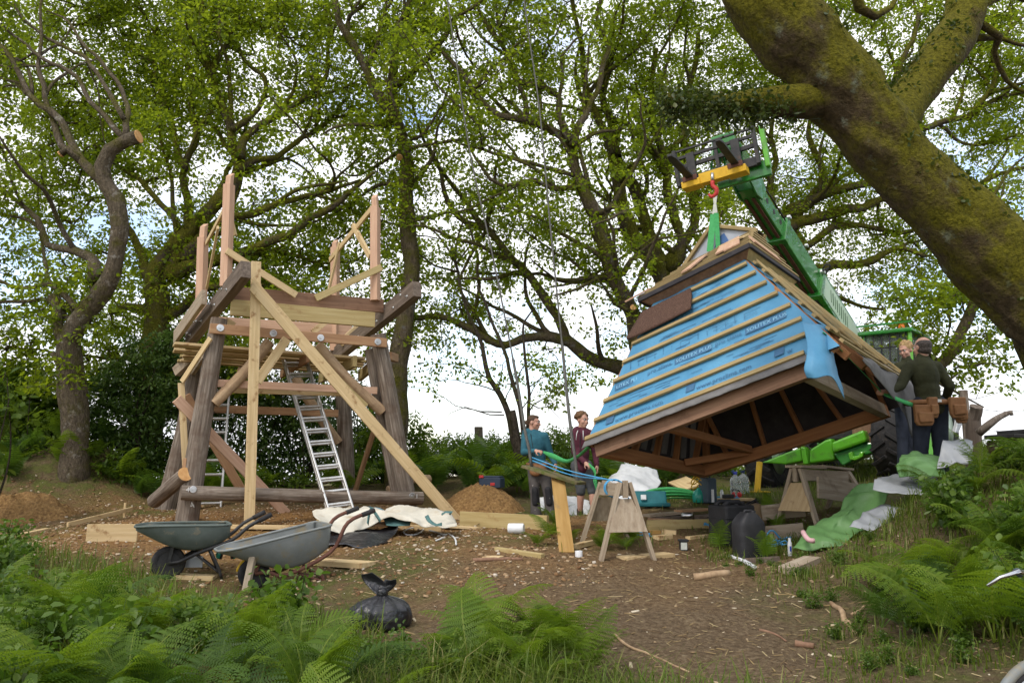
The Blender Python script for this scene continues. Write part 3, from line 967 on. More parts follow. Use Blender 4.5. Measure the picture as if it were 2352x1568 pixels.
T2.limb(L_(z4, 14.9, 15.5, .07, .03, (560, 720), (800, 690), (1000, 620), (1160, 650), (1330, 700), (1500, 760)))
T2.limb(L_(zE, 15.0, 15.4, .06, .02, (690, 540), (620, 530), (540, 580), (450, 600), (440, 650)))
T2.limb(L_(zA, 14.5, 15, .07, .02, (1480, 830), (1650, 700), (1700, 500), (1560, 380), (1500, 250), (1480, 60)))
T2.limb(L_(zA, 14.5, 15, .07, .02, (1350, 480), (1450, 250), (1500, 160), (1560, 20)))
T3 = Tree('oak_tree', 'upright oak with patchy moss and grey bark, close behind the right side of the tower', 'tree', BARK_OAK, group=OAKS)
T3.limb([(905, 1190, 14.6, .24), (908, 1080, 14.6, .21), (914, 950, 14.5, .19), (918, 820, 14.5, .185), (936, 700, 14.5, .17), (946, 620, 14.5, .16)] + L_(zB, 14.5, 14.0, .155, .06, (510, 1500), (500, 1200), (510, 1050), (475, 900), (425, 750), (350, 650), (270, 500), (200, 350), (130, 230), (80, 150), (40, -30)), 0.02)
T3.limb(L_(zB, 14.3, 13.9, .10, .05, (425, 740), (412, 500), (420, 250), (490, 150), (530, -20)))
T3.limb(L_(zB, 14.2, 13.6, .075, .03, (420, 560), (560, 450), (700, 310), (790, 180), (820, 100), (960, 20), (1050, -80)))
T3.limb(L_(zB, 14.2, 14.6, .06, .03, (230, 430), (330, 280), (350, 130), (380, -20)))
T3.limb(L_(zB, 14.2, 14.6, .05, .03, (130, 230), (150, 100), (240, 30), (330, -60)))
T3.limb(L_(zB, 14.4, 13.9, .04, .018, (530, 890), (620, 840), (700, 700), (780, 630)))
T3.limb(L_(zB, 14.4, 14.2, .065, .06, (460, 960), (458, 1005)), end=True)
T3.limb(L_(zB, 14.5, 15.0, .05, .02, (460, 1180), (330, 1180), (200, 1250), (60, 1350), (-100, 1420)))
T3.limb(L_(zB, 14.5, 15.0, .05, .02, (545, 1400), (680, 1390), (800, 1360), (900, 1350)))
T4 = Tree('oak_tree', 'oak with a long low limb arching level behind the two rope swing ropes', 'tree', BARK_OAK, group=OAKS)
T4.limb([(1590, 1060, 15.6, .30), (1560, 960, 15.5, .26), (1500, 880, 15.4, .17)] + L_(zH, 15.3, 15.0, .15, .045, (1540, 795), (1380, 745), (1250, 690), (1150, 615), (1060, 592), (960, 578), (860, 590), (750, 630), (640, 600), (560, 550), (430, 490), (300, 450), (180, 460), (60, 440)), 0.03)
T4.limb(L_(zH, 15.3, 15.0, .11, .07, (1180, 640), (1130, 590), (1090, 490), (1000, 350), (880, 190), (790, 80), (720, 0)) + L_(zB, 15, 14.8, .07, .035, (1010, 1480), (870, 1430), (780, 1330), (740, 1180), (700, 1050), (640, 930)))
T4.limb(L_(zB, 15.0, 15.4, .07, .02, (1060, 1490), (960, 1400), (880, 1250), (780, 1160), (720, 1060), (620, 900), (560, 700), (480, 560)))
T4.limb(L_(zH, 15.2, 14.7, .05, .02, (640, 600), (560, 480), (480, 300), (420, 120), (400, 0)))
T4.limb(L_(zH, 15.2, 15.6, .06, .02, (1400, 220), (1250, 220), (1200, 230), (1020, 190), (850, 190), (700, 180), (560, 180)))
T5 = Tree('oak_tree', 'leaning oak with a freshly sawn stub, left of the blue hut roof', 'tree', BARK_OAK, group=OAKS)
T5.limb([(1545, 1150, 15.0, .26), (1530, 1050, 14.9, .24), (1505, 950, 14.8, .2)] + L_(zK, 14.7, 14.2, .17, .13, (445, 1500), (405, 1300), (330, 1130), (240, 950), (175, 700), (110, 560)) + L_(zB, 14.2, 13.8, .12, .03, (1640, 1230), (1580, 1050), (1550, 920), (1450, 850), (1280, 770), (1100, 740), (960, 620), (870, 480), (780, 380), (640, 250)), 0.03)
T5.limb(L_(zK, 14.6, 14.3, .07, .062, (430, 1330), (405, 1245)), end=True)
T5.limb(L_(zB, 13.9, 14.4, .08, .03, (1550, 900), (1480, 720), (1485, 600), (1280, 530), (1200, 450), (1130, 300), (960, 60), (950, -60)))
T5.limb(L_(zB, 13.9, 14.6, .08, .03, (1560, 930), (1600, 800), (1640, 750), (1720, 600), (1750, 400), (1790, 300), (1720, 130), (1760, -40)))
T5.limb(L_(zB, 14.0, 14.4, .06, .02, (1270, 770), (1270, 640), (1210, 480), (1130, 330), (1080, 150), (1060, -40)))
T5.limb(L_(zB, 14.1, 13.6, .06, .02, (1590, 1190), (1420, 1195), (1320, 1150), (1120, 1190), (1030, 1140), (950, 1020), (900, 930)))
T5.limb(L_(zB, 14.1, 13.8, .045, .02, (1570, 1120), (1300, 1040), (1130, 990), (930, 940), (800, 900)))
T5.limb(L_(zK, 14.5, 14.2, .06, .03, (250, 1040), (130, 1050), (0, 1062), (-120, 1050)))
T5.limb(L_(zK, 14.5, 14.4, .06, .04, (330, 1030), (400, 930), (470, 890)))
T6 = Tree('oak_tree', 'many limbed mossy oak directly behind the top of the hut roof', 'tree', BARK_MOSSY, group=OAKS)
T6.limb([(1600, 1080, 16.8, .38), (1575, 900, 16.7, .34), (1552, 690, 16.6, .30)] + L_(zK, 16.5, 15.8, .24, .11, (560, 930), (470, 850), (385, 760), (335, 600), (300, 350), (210, 60)) + L_(zB, 15.8, 15.4, .10, .045, (1850, 1000), (1690, 680), (1640, 500), (1620, 300), (1550, -40)), 0.03)
T6.limb(L_(zK, 16.4, 16.2, .16, .06, (560, 900), (490, 700), (420, 480), (330, 300), (270, 150), (240, 0), (200, -200), (240, -420), (260, -560)))
T6.limb(L_(zK, 16.4, 15.6, .14, .05, (640, 990), (725, 900), (738, 760), (660, 550), (640, 350), (600, 150), (540, 0), (520, -260), (560, -500)))
T6.limb(L_(zK, 16.4, 16.9, .13, .05, (620, 960), (740, 820), (820, 700), (800, 500), (790, 300), (760, 100), (780, -200), (830, -420), (840, -600)))
T6.limb(L_(zK, 16.3, 16.6, .07, .03, (690, 880), (600, 800), (550, 740), (560, 640), (600, 560)))
T6.limb(L_(zK, 16.3, 16.0, .07, .02, (340, 620), (250, 520), (150, 350), (100, 200)))
T7 = Tree('oak_tree', 'fan shaped oak whose limbs sweep right behind the green telescopic boom', 'tree', BARK_MOSSY, group=OAKS)
T7.limb([(1880, 1090, 18.4, .4), (1850, 900, 18.3, .36), (1835, 640, 18.2, .3)] + L_(zK, 18.1, 17.4, .2, .05, (1450, 650), (1550, 560), (1700, 480), (2000, 400), (2200, 300)), 0.03)
T7.limb(L_(zK, 18.0, 17.4, .19, .05, (1400, 760), (1480, 690), (1700, 620), (2000, 560), (2120, 510), (2300, 480)))
T7.limb(L_(zK, 18.0, 17.6, .12, .04, (1400, 840), (1560, 840), (1800, 685), (2000, 700), (2220, 740), (2350, 700)))
T7.limb(L_(zK, 18.0, 17.4, .14, .05, (1400, 1000), (1640, 1000), (1760, 960), (1950, 960), (2100, 880), (2220, 840), (2380, 900)))
T7.limb(L_(zK, 18.0, 17.6, .14, .03, (1420, 700), (1640, 480), (1700, 370), (1650, 250), (1580, 100), (1600, -60), (1700, -300)))
T7.limb(L_(zK, 18.0, 18.4, .1, .03, (1440, 640), (1620, 540), (1820, 360), (1950, 300)))
T7.limb(L_(zK, 18.0, 18.4, .1, .03, (1350, 620), (1330, 420), (1380, 250), (1330, 60), (1400, -200), (1440, -500)))
T7.limb(L_(zK, 18.0, 18.4, .08, .03, (1400, 1100), (1600, 1080), (1800, 1180), (1950, 1240), (2100, 1260)))
T7.limb(L_(zC, 17.6, 17.8, .09, .03, (1500, 900), (1800, 790), (1990, 740), (2200, 620), (2400, 590), (2600, 500)))
T7.limb(L_(zC, 17.6, 17.8, .09, .03, (1450, 800), (1560, 450), (1620, 300), (1700, 100), (1740, -60)))
T7.limb(L_(zC, 17.6, 17.8, .09, .03, (1700, 1150), (1990, 1200), (2200, 1110), (2400, 1060), (2600, 1000)))
T7.limb(L_(zC, 17.6, 17.8, .08, .03, (1990, 760), (2180, 520), (2160, 330), (2270, 180), (2400, 60)))
T9 = Tree('oak_tree', 'small slanting oak beyond the man with the tool belt', 'tree', BARK_OAK, group=OAKS)
T9.limb([(2085, 1060, 13.6, .13), (2108, 940, 13.5, .115), (2142, 862, 13.4, .105), (2192, 800, 13.3, .10), (2232, 712, 13.2, .09), (2275, 600, 13.1, .07), (2300, 480, 13, .04)], 0.02)
T9.limb([(2165, 835, 13.4, .04), (2120, 800, 13.3, .03), (2080, 740, 13.2, .02), (2060, 690, 13.2, .012)])
T9.limb([(2140, 865, 13.4, .03), (2200, 900, 13.2, .022), (2260, 935, 13.1, .012)])
# ------------------------------------------------------------------ how thick the leaves stand, row by row over the clearing (0-9)
COVER = ["799888788788",
   "698777888878",
   "797777688768",
   "787675476777",
   "766786557877",
   "667886544777",
   "567765333465",
   "666655133154",
   "666211131152"]
trees = [T1, T2, T3, T4, T5, T6, T7, T9]
for t, n in ((T1, 16), (T2, 60), (T3, 26), (T4, 26), (T5, 44), (T6, 50), (T7, 50), (T9, 8)):
 t.auto(int(n * .75), 7 + n)
nodes, owner = [], []
for ti, t in enumerate(trees):
 for p, r in zip(t.pos, t.rad):
  if r < 0.15 or ti == 7:
   nodes.append((*pix(p), p[1], r))
   owner.append(ti)
nodes, owner = np.array(nodes), np.array(owner)
rg = np.random.default_rng(11)
targets = [[] for _ in trees]
CLUS_AREA = 0.0130
for row in range(-3, 9):
 for colm in range(-3, 15):
  c = int(COVER[max(row, 0)][min(max(colm, 0), 11)])
  out = row < 0 or colm < 0 or colm > 11
  lam = -math.log(1 - min(c, 9.4) * 0.1) * 1.36 / CLUS_AREA * (0.45 if out else 1)
  for _ in range(rg.poisson(lam * 1.55)):
   px, py = (colm + rg.random()) * 196, (row + rg.random()) * 100
   if rg.random() > 0.66 + 0.42 * fbm(np.array([px / 120 + 40]), np.array([py / 105 + 40]), 2, 61)[0]:
    continue
   d = np.hypot(nodes[:, 0] - px, nodes[:, 1] - py) + rg.random(len(nodes)) * 60
   j = int(np.argmin(d))
   if d[j] > 420:
    continue
   Y = nodes[j, 2] + rg.normal(0.35, 0.5)
   if owner[j] == 0 and px > 40 and py < 620 and d[j] < 200:
    # the sawn oak's own limbs are bare: leaves there belong to the tree behind it
    jj = np.where(owner != 0)[0]
    j = int(jj[np.argmin(np.hypot(nodes[jj, 0] - px, nodes[jj, 1] - py) + rg.random(len(jj)) * 60)])
    Y = max(nodes[j, 2], 14.6) + rg.normal(0.6, 0.6)
   targets[owner[j]].append(tuple(P(px, py, max(Y, 12.4))))
for q in [(2075, 720), (2110, 760), (2160, 740), (2200, 780), (2230, 830), (2240, 860), (2150, 800), (2120, 690), (2190, 700), (2250, 800), (2090, 800), (2260, 760), (2230, 900), (2170, 690), (2140, 720), (2200, 850), (2100, 730), (2215, 745)]:
 for _ in range(3):
  targets[7].append(tuple(P(q[0] + rg.normal(0, 18), q[1] + rg.normal(0, 16), 13.2 + rg.normal(0, .5))))
for ti, t in enumerate(trees):
 if targets[ti]:
  tg = np.array(targets[ti])
  t.grow(tg, 0.12 + 0.22 * rg.random(len(tg)), 0.04, 20 + ti)
 t.build(22, (0.055, 0.105), seed=60 + ti, fork_r=.0045)
 print('tree', ti, len(targets[ti]))
# ------------------------------------------------------------------ the leaning giant on the right, with its fern- and ivy-clad stub
T8 = Tree('oak_tree', 'huge moss covered oak trunk leaning in from the right edge with an ivy stub', 'tree', BARK_GIANT, LEAF_IVY, group=OAKS)
T8.limb([(2640, 1300, 6.9, .56), (2610, 1180, 6.9, .48), (2570, 1040, 6.85, .43), (2515, 885, 6.8, .385), (2422, 738, 6.75, .355)] + L_(zC, 6.7, 6.4, .338, .30, (2215, 1710), (2010, 1500), (1760, 1235), (1520, 975), (1285, 700), (1055, 420), (830, 170), (645, -60), (560, -330), (400, -700)), 0.02)
T8.limb(L_(zC, 6.55, 6.3, .17, .07, (1120, 640), (960, 655), (800, 650), (600, 655), (400, 660), (200, 660), (70, 645)), 0.03)
T8.limb(L_(zC, 6.7, 7.6, .22, .17, (1420, 880), (1560, 720), (1700, 540), (1850, 330), (1960, 150), (2000, -80), (2010, -400)), 0.03)
T8.limb(L_(zC, 7.4, 7.8, .06, .02, (2030, 60), (2150, 10), (2300, -20), (2420, 30)), 0.04)
T8.limb(L_(zC, 7.4, 7.7, .05, .02, (1990, 250), (2100, 230), (2250, 240), (2400, 300)), 0.04)
T8.limb(L_(zC, 6.5, 6.8, .06, .02, (1270, -120), (1300, 40), (1400, 90), (1500, 40), (1560, -60)), 0.04)
T8.limb(L_(zC, 7.3, 7.9, .05, .02, (2010, 120), (2180, 230), (2160, 330), (2260, 520), (2400, 600)), 0.04)
iv = []
for k in range(270):
 u = rg.random() ** 0.8
 x = 900 - 860 * u
 iv.append(tuple(P(*zC(x, 668 + rg.normal(0, 50) + 25 * (rg.random() < .3)), 6.5 - .2 * u + rg.normal(0, .13))))
for k in range(650):       # small plants rooted in the moss all along the trunk
 A = T8.main[0] if rg.random() < .62 else T8.main[2]
 q = A[rg.integers(len(A) // 5, len(A))]
 a = rg.normal(size=3)
 a[2] = abs(a[2])
 a /= np.linalg.norm(a)
 iv.append(tuple(q[:3] + a * q[3] * 1.0) )
T8.clus = (np.array(iv), np.where(np.arange(len(iv)) < 270, .085, .05))
T8.build(16, (0.018, 0.06), 0.8, 91)
# ------------------------------------------------------------------ thin many-stemmed tree beside the swing
T10 = Tree('small_tree', 'thin many stemmed tree with bare twigs behind the woman in the teal top', 'tree', BARK_DARK, LEAF_OAK)
T10.limb(L_(zH, 14.2, 14.1, .075, .02, (835, 1420), (800, 1230), (735, 1010), (640, 850), (600, 700), (565, 560), (500, 400), (440, 200)), 0.03)
T10.limb(L_(zH, 14.1, 14.0, .07, .06, (850, 1400), (820, 1220), (785, 1050)), 0.01)
T10.limb(L_(zH, 14.0, 13.9, .055, .018, (870, 1400), (850, 1150), (830, 1020), (790, 850), (740, 660), (650, 480), (600, 330), (560, 250)), 0.03)
T10.limb(L_(zH, 14.1, 14.2, .045, .015, (880, 1380), (885, 1100), (892, 980), (880, 800), (862, 600), (862, 490), (915, 410)), 0.02)
for pts in [((720, 1060), (600, 1050), (480, 1020), (350, 970), (230, 910), (120, 905)), ((735, 1080), (640, 1060), (500, 1040), (400, 1080), (340, 1160)), ((690, 930), (560, 890), (450, 850), (330, 850), (250, 880)),
   ((650, 860), (560, 790), (430, 760), (300, 745), (200, 745)), ((890, 790), (930, 730), (970, 700), (1010, 660)), ((895, 900), (960, 850), (1060, 800), (1140, 880)), ((890, 1060), (980, 960), (1080, 950), (1160, 900)),
   ((800, 900), (860, 780), (920, 690), (960, 640)), ((840, 1050), (900, 920), (980, 800), (1060, 740)), ((740, 1000), (780, 900), (840, 830), (900, 760)), ((700, 900), (720, 760), (780, 700)), ((890, 1000), (960, 1040), (1040, 1030), (1090, 1100))]:
 T10.limb(L_(zH, 14.1, 13.6 + rg.random(), .014, .004, *pts), 0.06)
tg = []
for q, n in [((300, 880), 5), ((430, 740), 6), ((560, 800), 6), ((1080, 900), 16), ((1010, 980), 10), ((1220, 870), 6), ((700, 830), 5), ((930, 720), 5), ((1000, 820), 4), ((1040, 810), 6)]:
 for _ in range(n):
  a, b = zH(q[0] + rg.normal(0, 50), q[1] + rg.normal(0, 32))
  tg.append(tuple(P(a, b, 13.9 + rg.normal(0, .4))))
T10.grow(np.array(tg), 0.16, 0.012, 5)
T10.build(14, (0.05, 0.09), seed=33, fork_r=0.0035)
# ------------------------------------------------------------------ shrubs
def shrub(name, label, spec, Y, leaf, per=26, L=(0.06, 0.11), group=None, seed=1, ground_px=None, dens=75, flat=0.7, aspect=0.42, cat='shrub'):
 """spec: list of (px, py, rx, ry) blobs that make up the bush; stems run from its foot to every blob"""
 r = np.random.default_rng(seed)
 cl, ste = [], []
 k = Y / FPX
 xs = [b[0] for b in spec]
 foot = P(sum(xs) / len(xs), 1100, Y)
 foot.z = gz(foot.x, foot.y)
 for px, py, rx, ry in spec:
  c = P(px, py, Y)
  n = max(6, int(dens * rx * ry * k * k * 3.14))
  for _ in range(n):
   d = r.normal(size=3)
   d /= np.linalg.norm(d)
   d *= r.random() ** 0.4
   p = (c.x + d[0] * rx * k, c.y + d[1] * min(rx, ry) * k * 0.9, c.z + d[2] * ry * k)
   if p[2] > gz(p[0], p[1]) + 0.05:
    cl.append(p)
  for _ in range(3):
   e = (c.x + r.normal() * rx * k * .5, c.y + r.normal() * .2, c.z + r.random() * ry * k * .8)
   ste.append(e)
 root = thing(name, foot, label, cat, group)
 mb = MB()
 for e in ste:
  e = Vector(e)
  mid = (foot + e) / 2 + Vector(r.normal(0, .12, 3))
  A = spline([(*foot, .018), (*mid, .012), (*e, .005)], .15)
  mb.tube(A[:, :3], A[:, 3], 5)
 mb.build('stem', BARK_DARK, root, smooth=True)
 v, q, ti = leaf_cloud(np.array(cl), 0.17, per, L[0], L[1], seed, flat, aspect=aspect)
 o = bpy.data.objects.new('foliage', fastmesh('foliage', v - np.array(foot), q, leaf, False, ti))
 link(o, WM[root], root)
 return root
SH = 'evergreen shrubs behind the timber tower'
shrub('shrub', 'dark glossy shrub between the two left oak trunks', [(250, 900, 70, 70), (330, 850, 80, 80), (300, 960, 90, 70), (390, 900, 60, 80), (220, 980, 70, 60), (400, 800, 50, 60), (300, 1040, 90, 60)], 14.0, LEAF_DARK, group=SH, seed=2)
shrub('shrub', 'dark shrub filling the left bay of the tower behind the rear ladder', [(470, 940, 60, 90), (540, 900, 70, 80), (500, 1040, 80, 70), (590, 960, 60, 80), (440, 1040, 60, 70), (600, 1060, 70, 60)], 15.4, LEAF_DARK, group=SH, seed=3)
shrub('shrub', 'broad dark shrub seen through the middle of the tower behind the front ladder', [(640, 930, 60, 90), (700, 960, 70, 90), (660, 1050, 80, 70), (740, 1020, 60, 90), (700, 870, 50, 50), (770, 1070, 50, 50)], 15.8, LEAF_DARK, group=SH, seed=4)
shrub('shrub', 'lighter green shrub between the right tower leg and the mossy oak trunk', [(830, 1060, 50, 70), (860, 1000, 40, 60), (800, 1100, 50, 40), (950, 1000, 35, 60), (955, 1060, 40, 40)], 15.6, LEAF_BUSH, group=SH, seed=5)
shrub('shrub', 'bright hazel bush at the left edge under the sawn oak', [(40, 900, 80, 70), (110, 950, 70, 60), (30, 1010, 90, 70), (130, 1030, 60, 50), (-60, 930, 80, 100), (70, 1080, 60, 35)], 14.2, LEAF_BUSH, 22, (0.08, 0.14), seed=6, aspect=0.7)
shrub('shrub', 'near bush of large pale leaves reaching in from the left edge', [(10, 870, 45, 40), (25, 940, 40, 40), (-60, 920, 80, 80), (-70, 1020, 80, 90)], 10.5, LEAF_BUSH, 10, (0.09, 0.16), seed=7, aspect=0.7, dens=40)
HB = 'bushes along the bank behind the people'
shrub('shrub', 'leafy bank bush right of the tower under a fence post', [(1000, 1060, 60, 50), (1060, 1050, 60, 50), (1110, 1060, 50, 45), (1020, 1110, 80, 40), (1090, 1100, 60, 40)], 16.4, LEAF_BUSH, 24, (0.05, 0.09), HB, 8, dens=90)
shrub('shrub', 'leafy bank bush directly behind the woman in the teal top', [(1160, 1060, 60, 50), (1220, 1070, 60, 50), (1190, 1110, 70, 40), (1270, 1070, 50, 55)], 16.0, LEAF_BUSH, 24, (0.05, 0.09), HB, 9, dens=90)
shrub('shrub', 'leafy bank bush behind the boy in the maroon hoodie', [(1310, 1060, 50, 50), (1290, 1040, 40, 50), (1360, 1080, 60, 50), (1420, 1100, 60, 35), (1320, 1110, 60, 40)], 16.0, LEAF_BUSH, 24, (0.05, 0.09), HB, 10, dens=90)
shrub('shrub', 'low dark bank bush under the hanging hut roof', [(1500, 1110, 70, 40), (1600, 1110, 70, 40), (1680, 1100, 60, 40)], 16.2, LEAF_BUSH, 24, (0.05, 0.09), HB, 11, dens=80)
shrub('shrub', 'low tangle of hedge beyond the green machine', [(1850, 1060, 80, 30), (1960, 1045, 80, 30), (2060, 1035, 70, 35)], 17.5, LEAF_BUSH, 24, (0.05, 0.09), HB, 12, dens=60)
shrub('shrub', 'mid green shrub at the foot of the sawn oak', [(130, 1060, 90, 50), (230, 1080, 90, 50), (60, 1120, 90, 40), (180, 1120, 80, 40)], 13.2, LEAF_BUSH, 24, (0.06, 0.11), SH, 21, dens=80)
shrub('shrub', 'low green shrub left of the rear tower post', [(330, 1090, 70, 50), (390, 1060, 50, 60), (300, 1130, 60, 35), (360, 1140, 60, 30)], 14.4, LEAF_BUSH, 24, (0.06, 0.11), SH, 22, dens=80)
shrub('shrub', 'low fern green undergrowth seen under the tower deck', [(480, 1120, 80, 40), (580, 1130, 80, 40), (680, 1130, 80, 40), (770, 1130, 60, 40), (850, 1130, 50, 40)], 15.0, LEAF_BUSH, 24, (0.06, 0.11), SH, 23, dens=80)
shrub('shrub', 'dark tall shrub right behind the yellow mossy oak', [(430, 850, 60, 70), (470, 800, 50, 50), (400, 920, 60, 60), (520, 830, 50, 60), (560, 860, 50, 60)], 16.6, LEAF_DARK, group=SH, seed=24)
shrub('shrub', 'dark shrub behind the right bay of the tower', [(830, 960, 50, 60), (800, 900, 40, 50), (880, 940, 40, 60), (850, 1040, 60, 60), (760, 930, 40, 60)], 16.8, LEAF_DARK, group=SH, seed=25, dens=55)
shrub('shrub', 'tall thicket behind the bank bushes', [(1000, 1040, 70, 45), (1100, 1040, 70, 45), (1200, 1035, 70, 45), (1290, 1030, 60, 50), (1380, 1050, 60, 45), (1150, 1080, 90, 40), (1300, 1090, 80, 40)], 17.4, LEAF_BUSH, 26, (0.06, 0.11), HB, 26, dens=80)
shrub('shrub', 'bushy growth on the bank between the hut roof and the machine wheels', [(1620, 1090, 60, 35), (1720, 1075, 60, 40), (1800, 1070, 60, 35), (1660, 1130, 60, 25)], 15.4, LEAF_BUSH, 24, (0.05, 0.09), HB, 27, dens=80)
# ------------------------------------------------------------------ the timber tower, measured on planes parallel to its front
TO = Vector((-4.2, 10.6, 0))
TD = Vector((-0.44, 0.898, 0)).normalized()          # into the tower
TS = Vector((TD.y, -TD.x, 0))                         # along its front, to the right
Z4 = lambda x, y: (282.2 + x / 3.125, 376.3 + y / 3.125)
Z5 = lambda x, y: (282.2 + x / 2.778, 799.6 + y / 2.778)
Z7 = lambda x, y: (357.5 + x / 4.033, 705.6 + y / 4.033)
def TF(q, off=0.0):
 return onplane(q[0], q[1], TO + TD * off, TD)
_tb = TF((640, 1190), 1.2)
tower = thing('timber_tower', (_tb.x, _tb.y, gz(_tb.x, _tb.y)), 'half built timber tower on splayed round posts with braces and deck boards', 'tower', rz=math.atan2(TS.y, TS.x))
Z_UP = Vector((0, 0, 1))
def tmem(name, q0, o0, q1, o1, w, h, mat, up=None, bevel=0.005, skew=(0, 0)):
 """a squared member of the tower; w is its width seen from the front plane's normal... h the face seen from the front"""
 return bar(name, tower, TF(q0, o0), TF(q1, o1), w, h, MAT[mat], up, bevel, skew)
def log(name, a, b, r0, r1, mat, parent, seed=0, caps=True, n=20):
 a, b = Vector(a), Vector(b)
 L = (b - a).length
 M = Matrix.Translation(a) @ frame(b - a).to_4x4()
 r = np.random.default_rng(seed)
 m = max(4, int(L / 0.14))
 ph, cur = r.random() * 50, r.normal(0, 0.012, 2)
 v, f = [], []
 for i in range(m + 1):
  t = i / m
  R = r0 + (r1 - r0) * t
  bx, by = cur * math.sin(math.pi * t) * 2
  for k in range(n):
   an = 2 * math.pi * k / n
   rr = R * (1 + 0.045 * vnoise(np.array([ph + math.cos(an) * 1.5 + t * 2]), np.array([math.sin(an) * 1.5 + ph]))[0] + 0.02 * vnoise(np.array([ph + t * L * 3]), np.array([k * .7]))[0])
   v.append((rr * math.cos(an) + bx, rr * math.sin(an) + by, L * t))
 for i in range(m):
  for k in range(n):
   k2 = (k + 1) % n
   f.append((i * n + k, i * n + k2, (i + 1) * n + k2, (i + 1) * n + k))
 f += [tuple(range(n - 1, -1, -1)), tuple(m * n + k for k in range(n))]
 return meshobj(name, v, f, MAT[mat], parent, M, smooth=True, autosmooth=50)
def bolt(p, d, r=0.045, parent=None):
 mb = MB()
 R = frame(d)
 mb.lathe([(r, 0), (r, 0.006), (r * .9, 0.008)], p, 18, R)
 mb.lathe([(r * .42, 0.0078), (r * .42, 0.024)], p, 6, R)
 mb.lathe([(r * .2, 0.0238), (r * .2, 0.04)], p, 8, R)
 return mb.build('bolt', MAT['steel'], parent or tower)
def down(p, dz=0.12):
 return Vector((p.x, p.y, gz(p.x, p.y) - dz))
def extend_to_ground(a, b, dz=0.1):
 """carry the line a->b on to the ground"""
 d = b - a
 for k in range(200):
  p = a + d * (0.7 + k * 0.005)
  if p.z < gz(p.x, p.y) - dz:
   return p
 return b
# round posts
pfl_t, pfl_b = TF(Z4(692, 1112), 0.0), TF(Z5(408, 1110), 0.0)
log('post', pfl_t, extend_to_ground(pfl_t, pfl_b), 0.108, 0.150, 'pole', tower, 1)
pfr_t, pfr_b = TF(Z4(1832, 1225), 0.0), TF(Z5(1800, 905), 0.0)
log('post', pfr_t, extend_to_ground(pfr_t, pfr_b), 0.115, 0.135, 'pole', tower, 2)
pfr2_t, pfr2_b = TF(Z4(1770, 1330), 0.16), TF(Z5(1745, 880), 0.16)
log('post', pfr2_t, extend_to_ground(pfr2_t, pfr2_b), 0.075, 0.09, 'pole', tower, 12)
pbl_t, pbl_b = TF(Z5(462, 60), 2.3), TF(Z5(252, 1110), 2.3)
log('post', pbl_t, extend_to_ground(pbl_t, pbl_b), 0.12, 0.165, 'pole', tower, 3)
pbr_t, pbr_b = TF(Z5(1398, 200), 2.6), TF(Z5(1428, 900), 2.6)
log('post', pbr_t, extend_to_ground(pbr_t, pbr_b), 0.13, 0.145, 'pole', tower, 4)
# bottom log rails
lr_a, lr_b = TF(Z5(372, 920), -0.22), TF(Z5(1908, 955), -0.22)
log('log_rail', lr_a, lr_b, 0.092, 0.094, 'pole', tower, 5)
log('log_rail', TF(Z5(300, 1072), 2.05), TF(Z5(1330, 1086), 2.05), 0.11, 0.10, 'pole', tower, 6)
lg_a, lg_b = TF(Z5(398, 802), -0.12), TF(Z5(200, 975), 0.75)
log('log_rail', lg_a, lg_b, 0.098, 0.10, 'pole', tower, 7)
mb = MB()
mb.lathe([(0.095, 0), (0.094, 0.006)], lg_a, 20, frame(lg_a - lg_b))
mb.build('cut_end', MAT['cut_end'], tower)
log('log_rail', TF(Z5(1690, 905), 0.8), TF(Z5(1960, 830), 0.9), 0.06, 0.06, 'peeled', tower, 77)
for q, off in (((448, 900), -0.318), ((1845, 940), -0.318), ((248, 1080), 2.13)):
 bolt(TF(Z5(*q), off), -TD)
# top plate beams running front to back, nearer ends jutting toward the camera
bl0, bl1 = TF(Z4(884, 757), -0.85), TF(Z4(478, 1262), 2.0)
br0, br1 = TF(Z4(2112, 898), -0.85), TF(Z4(1500, 1400), 2.3)
bar('plate_beam', tower, bl0, bl1, 0.135, 0.235, MAT['dark_wood'], None, 0.006)
bar('plate_beam', tower, br0, br1, 0.135, 0.235, MAT['dark_wood'], None, 0.006)
bar('plate_beam', tower, TF(Z4(640, 960), 0.35) - TS * 0.11, TF(Z4(430, 1250), 2.1) - TS * 0.11, 0.06, 0.22, MAT['grey_wood'], None, 0.005)
bld, brd = (bl1 - bl0).normalized(), (br1 - br0).normalized()
side = TS
for b0, b1, sgn, ts in ((bl0, bl1, -1, (0.22, .3, .42, .5, .66, .76, .88, .95)), (br0, br1, -1, (0.06, 0.12, .2, .3, .38, .52, .6, .78))):
 up = frame(b1 - b0).col[1]
 sd = frame(b1 - b0).col[0]
 if sd.dot(TS) > 0:
  sd = -sd
 for i, t in enumerate(ts):
  p = b0.lerp(b1, t) + sd * 0.0675 + up * (0.055 if i % 2 else -0.045)
  bolt(p, sd, 0.024)
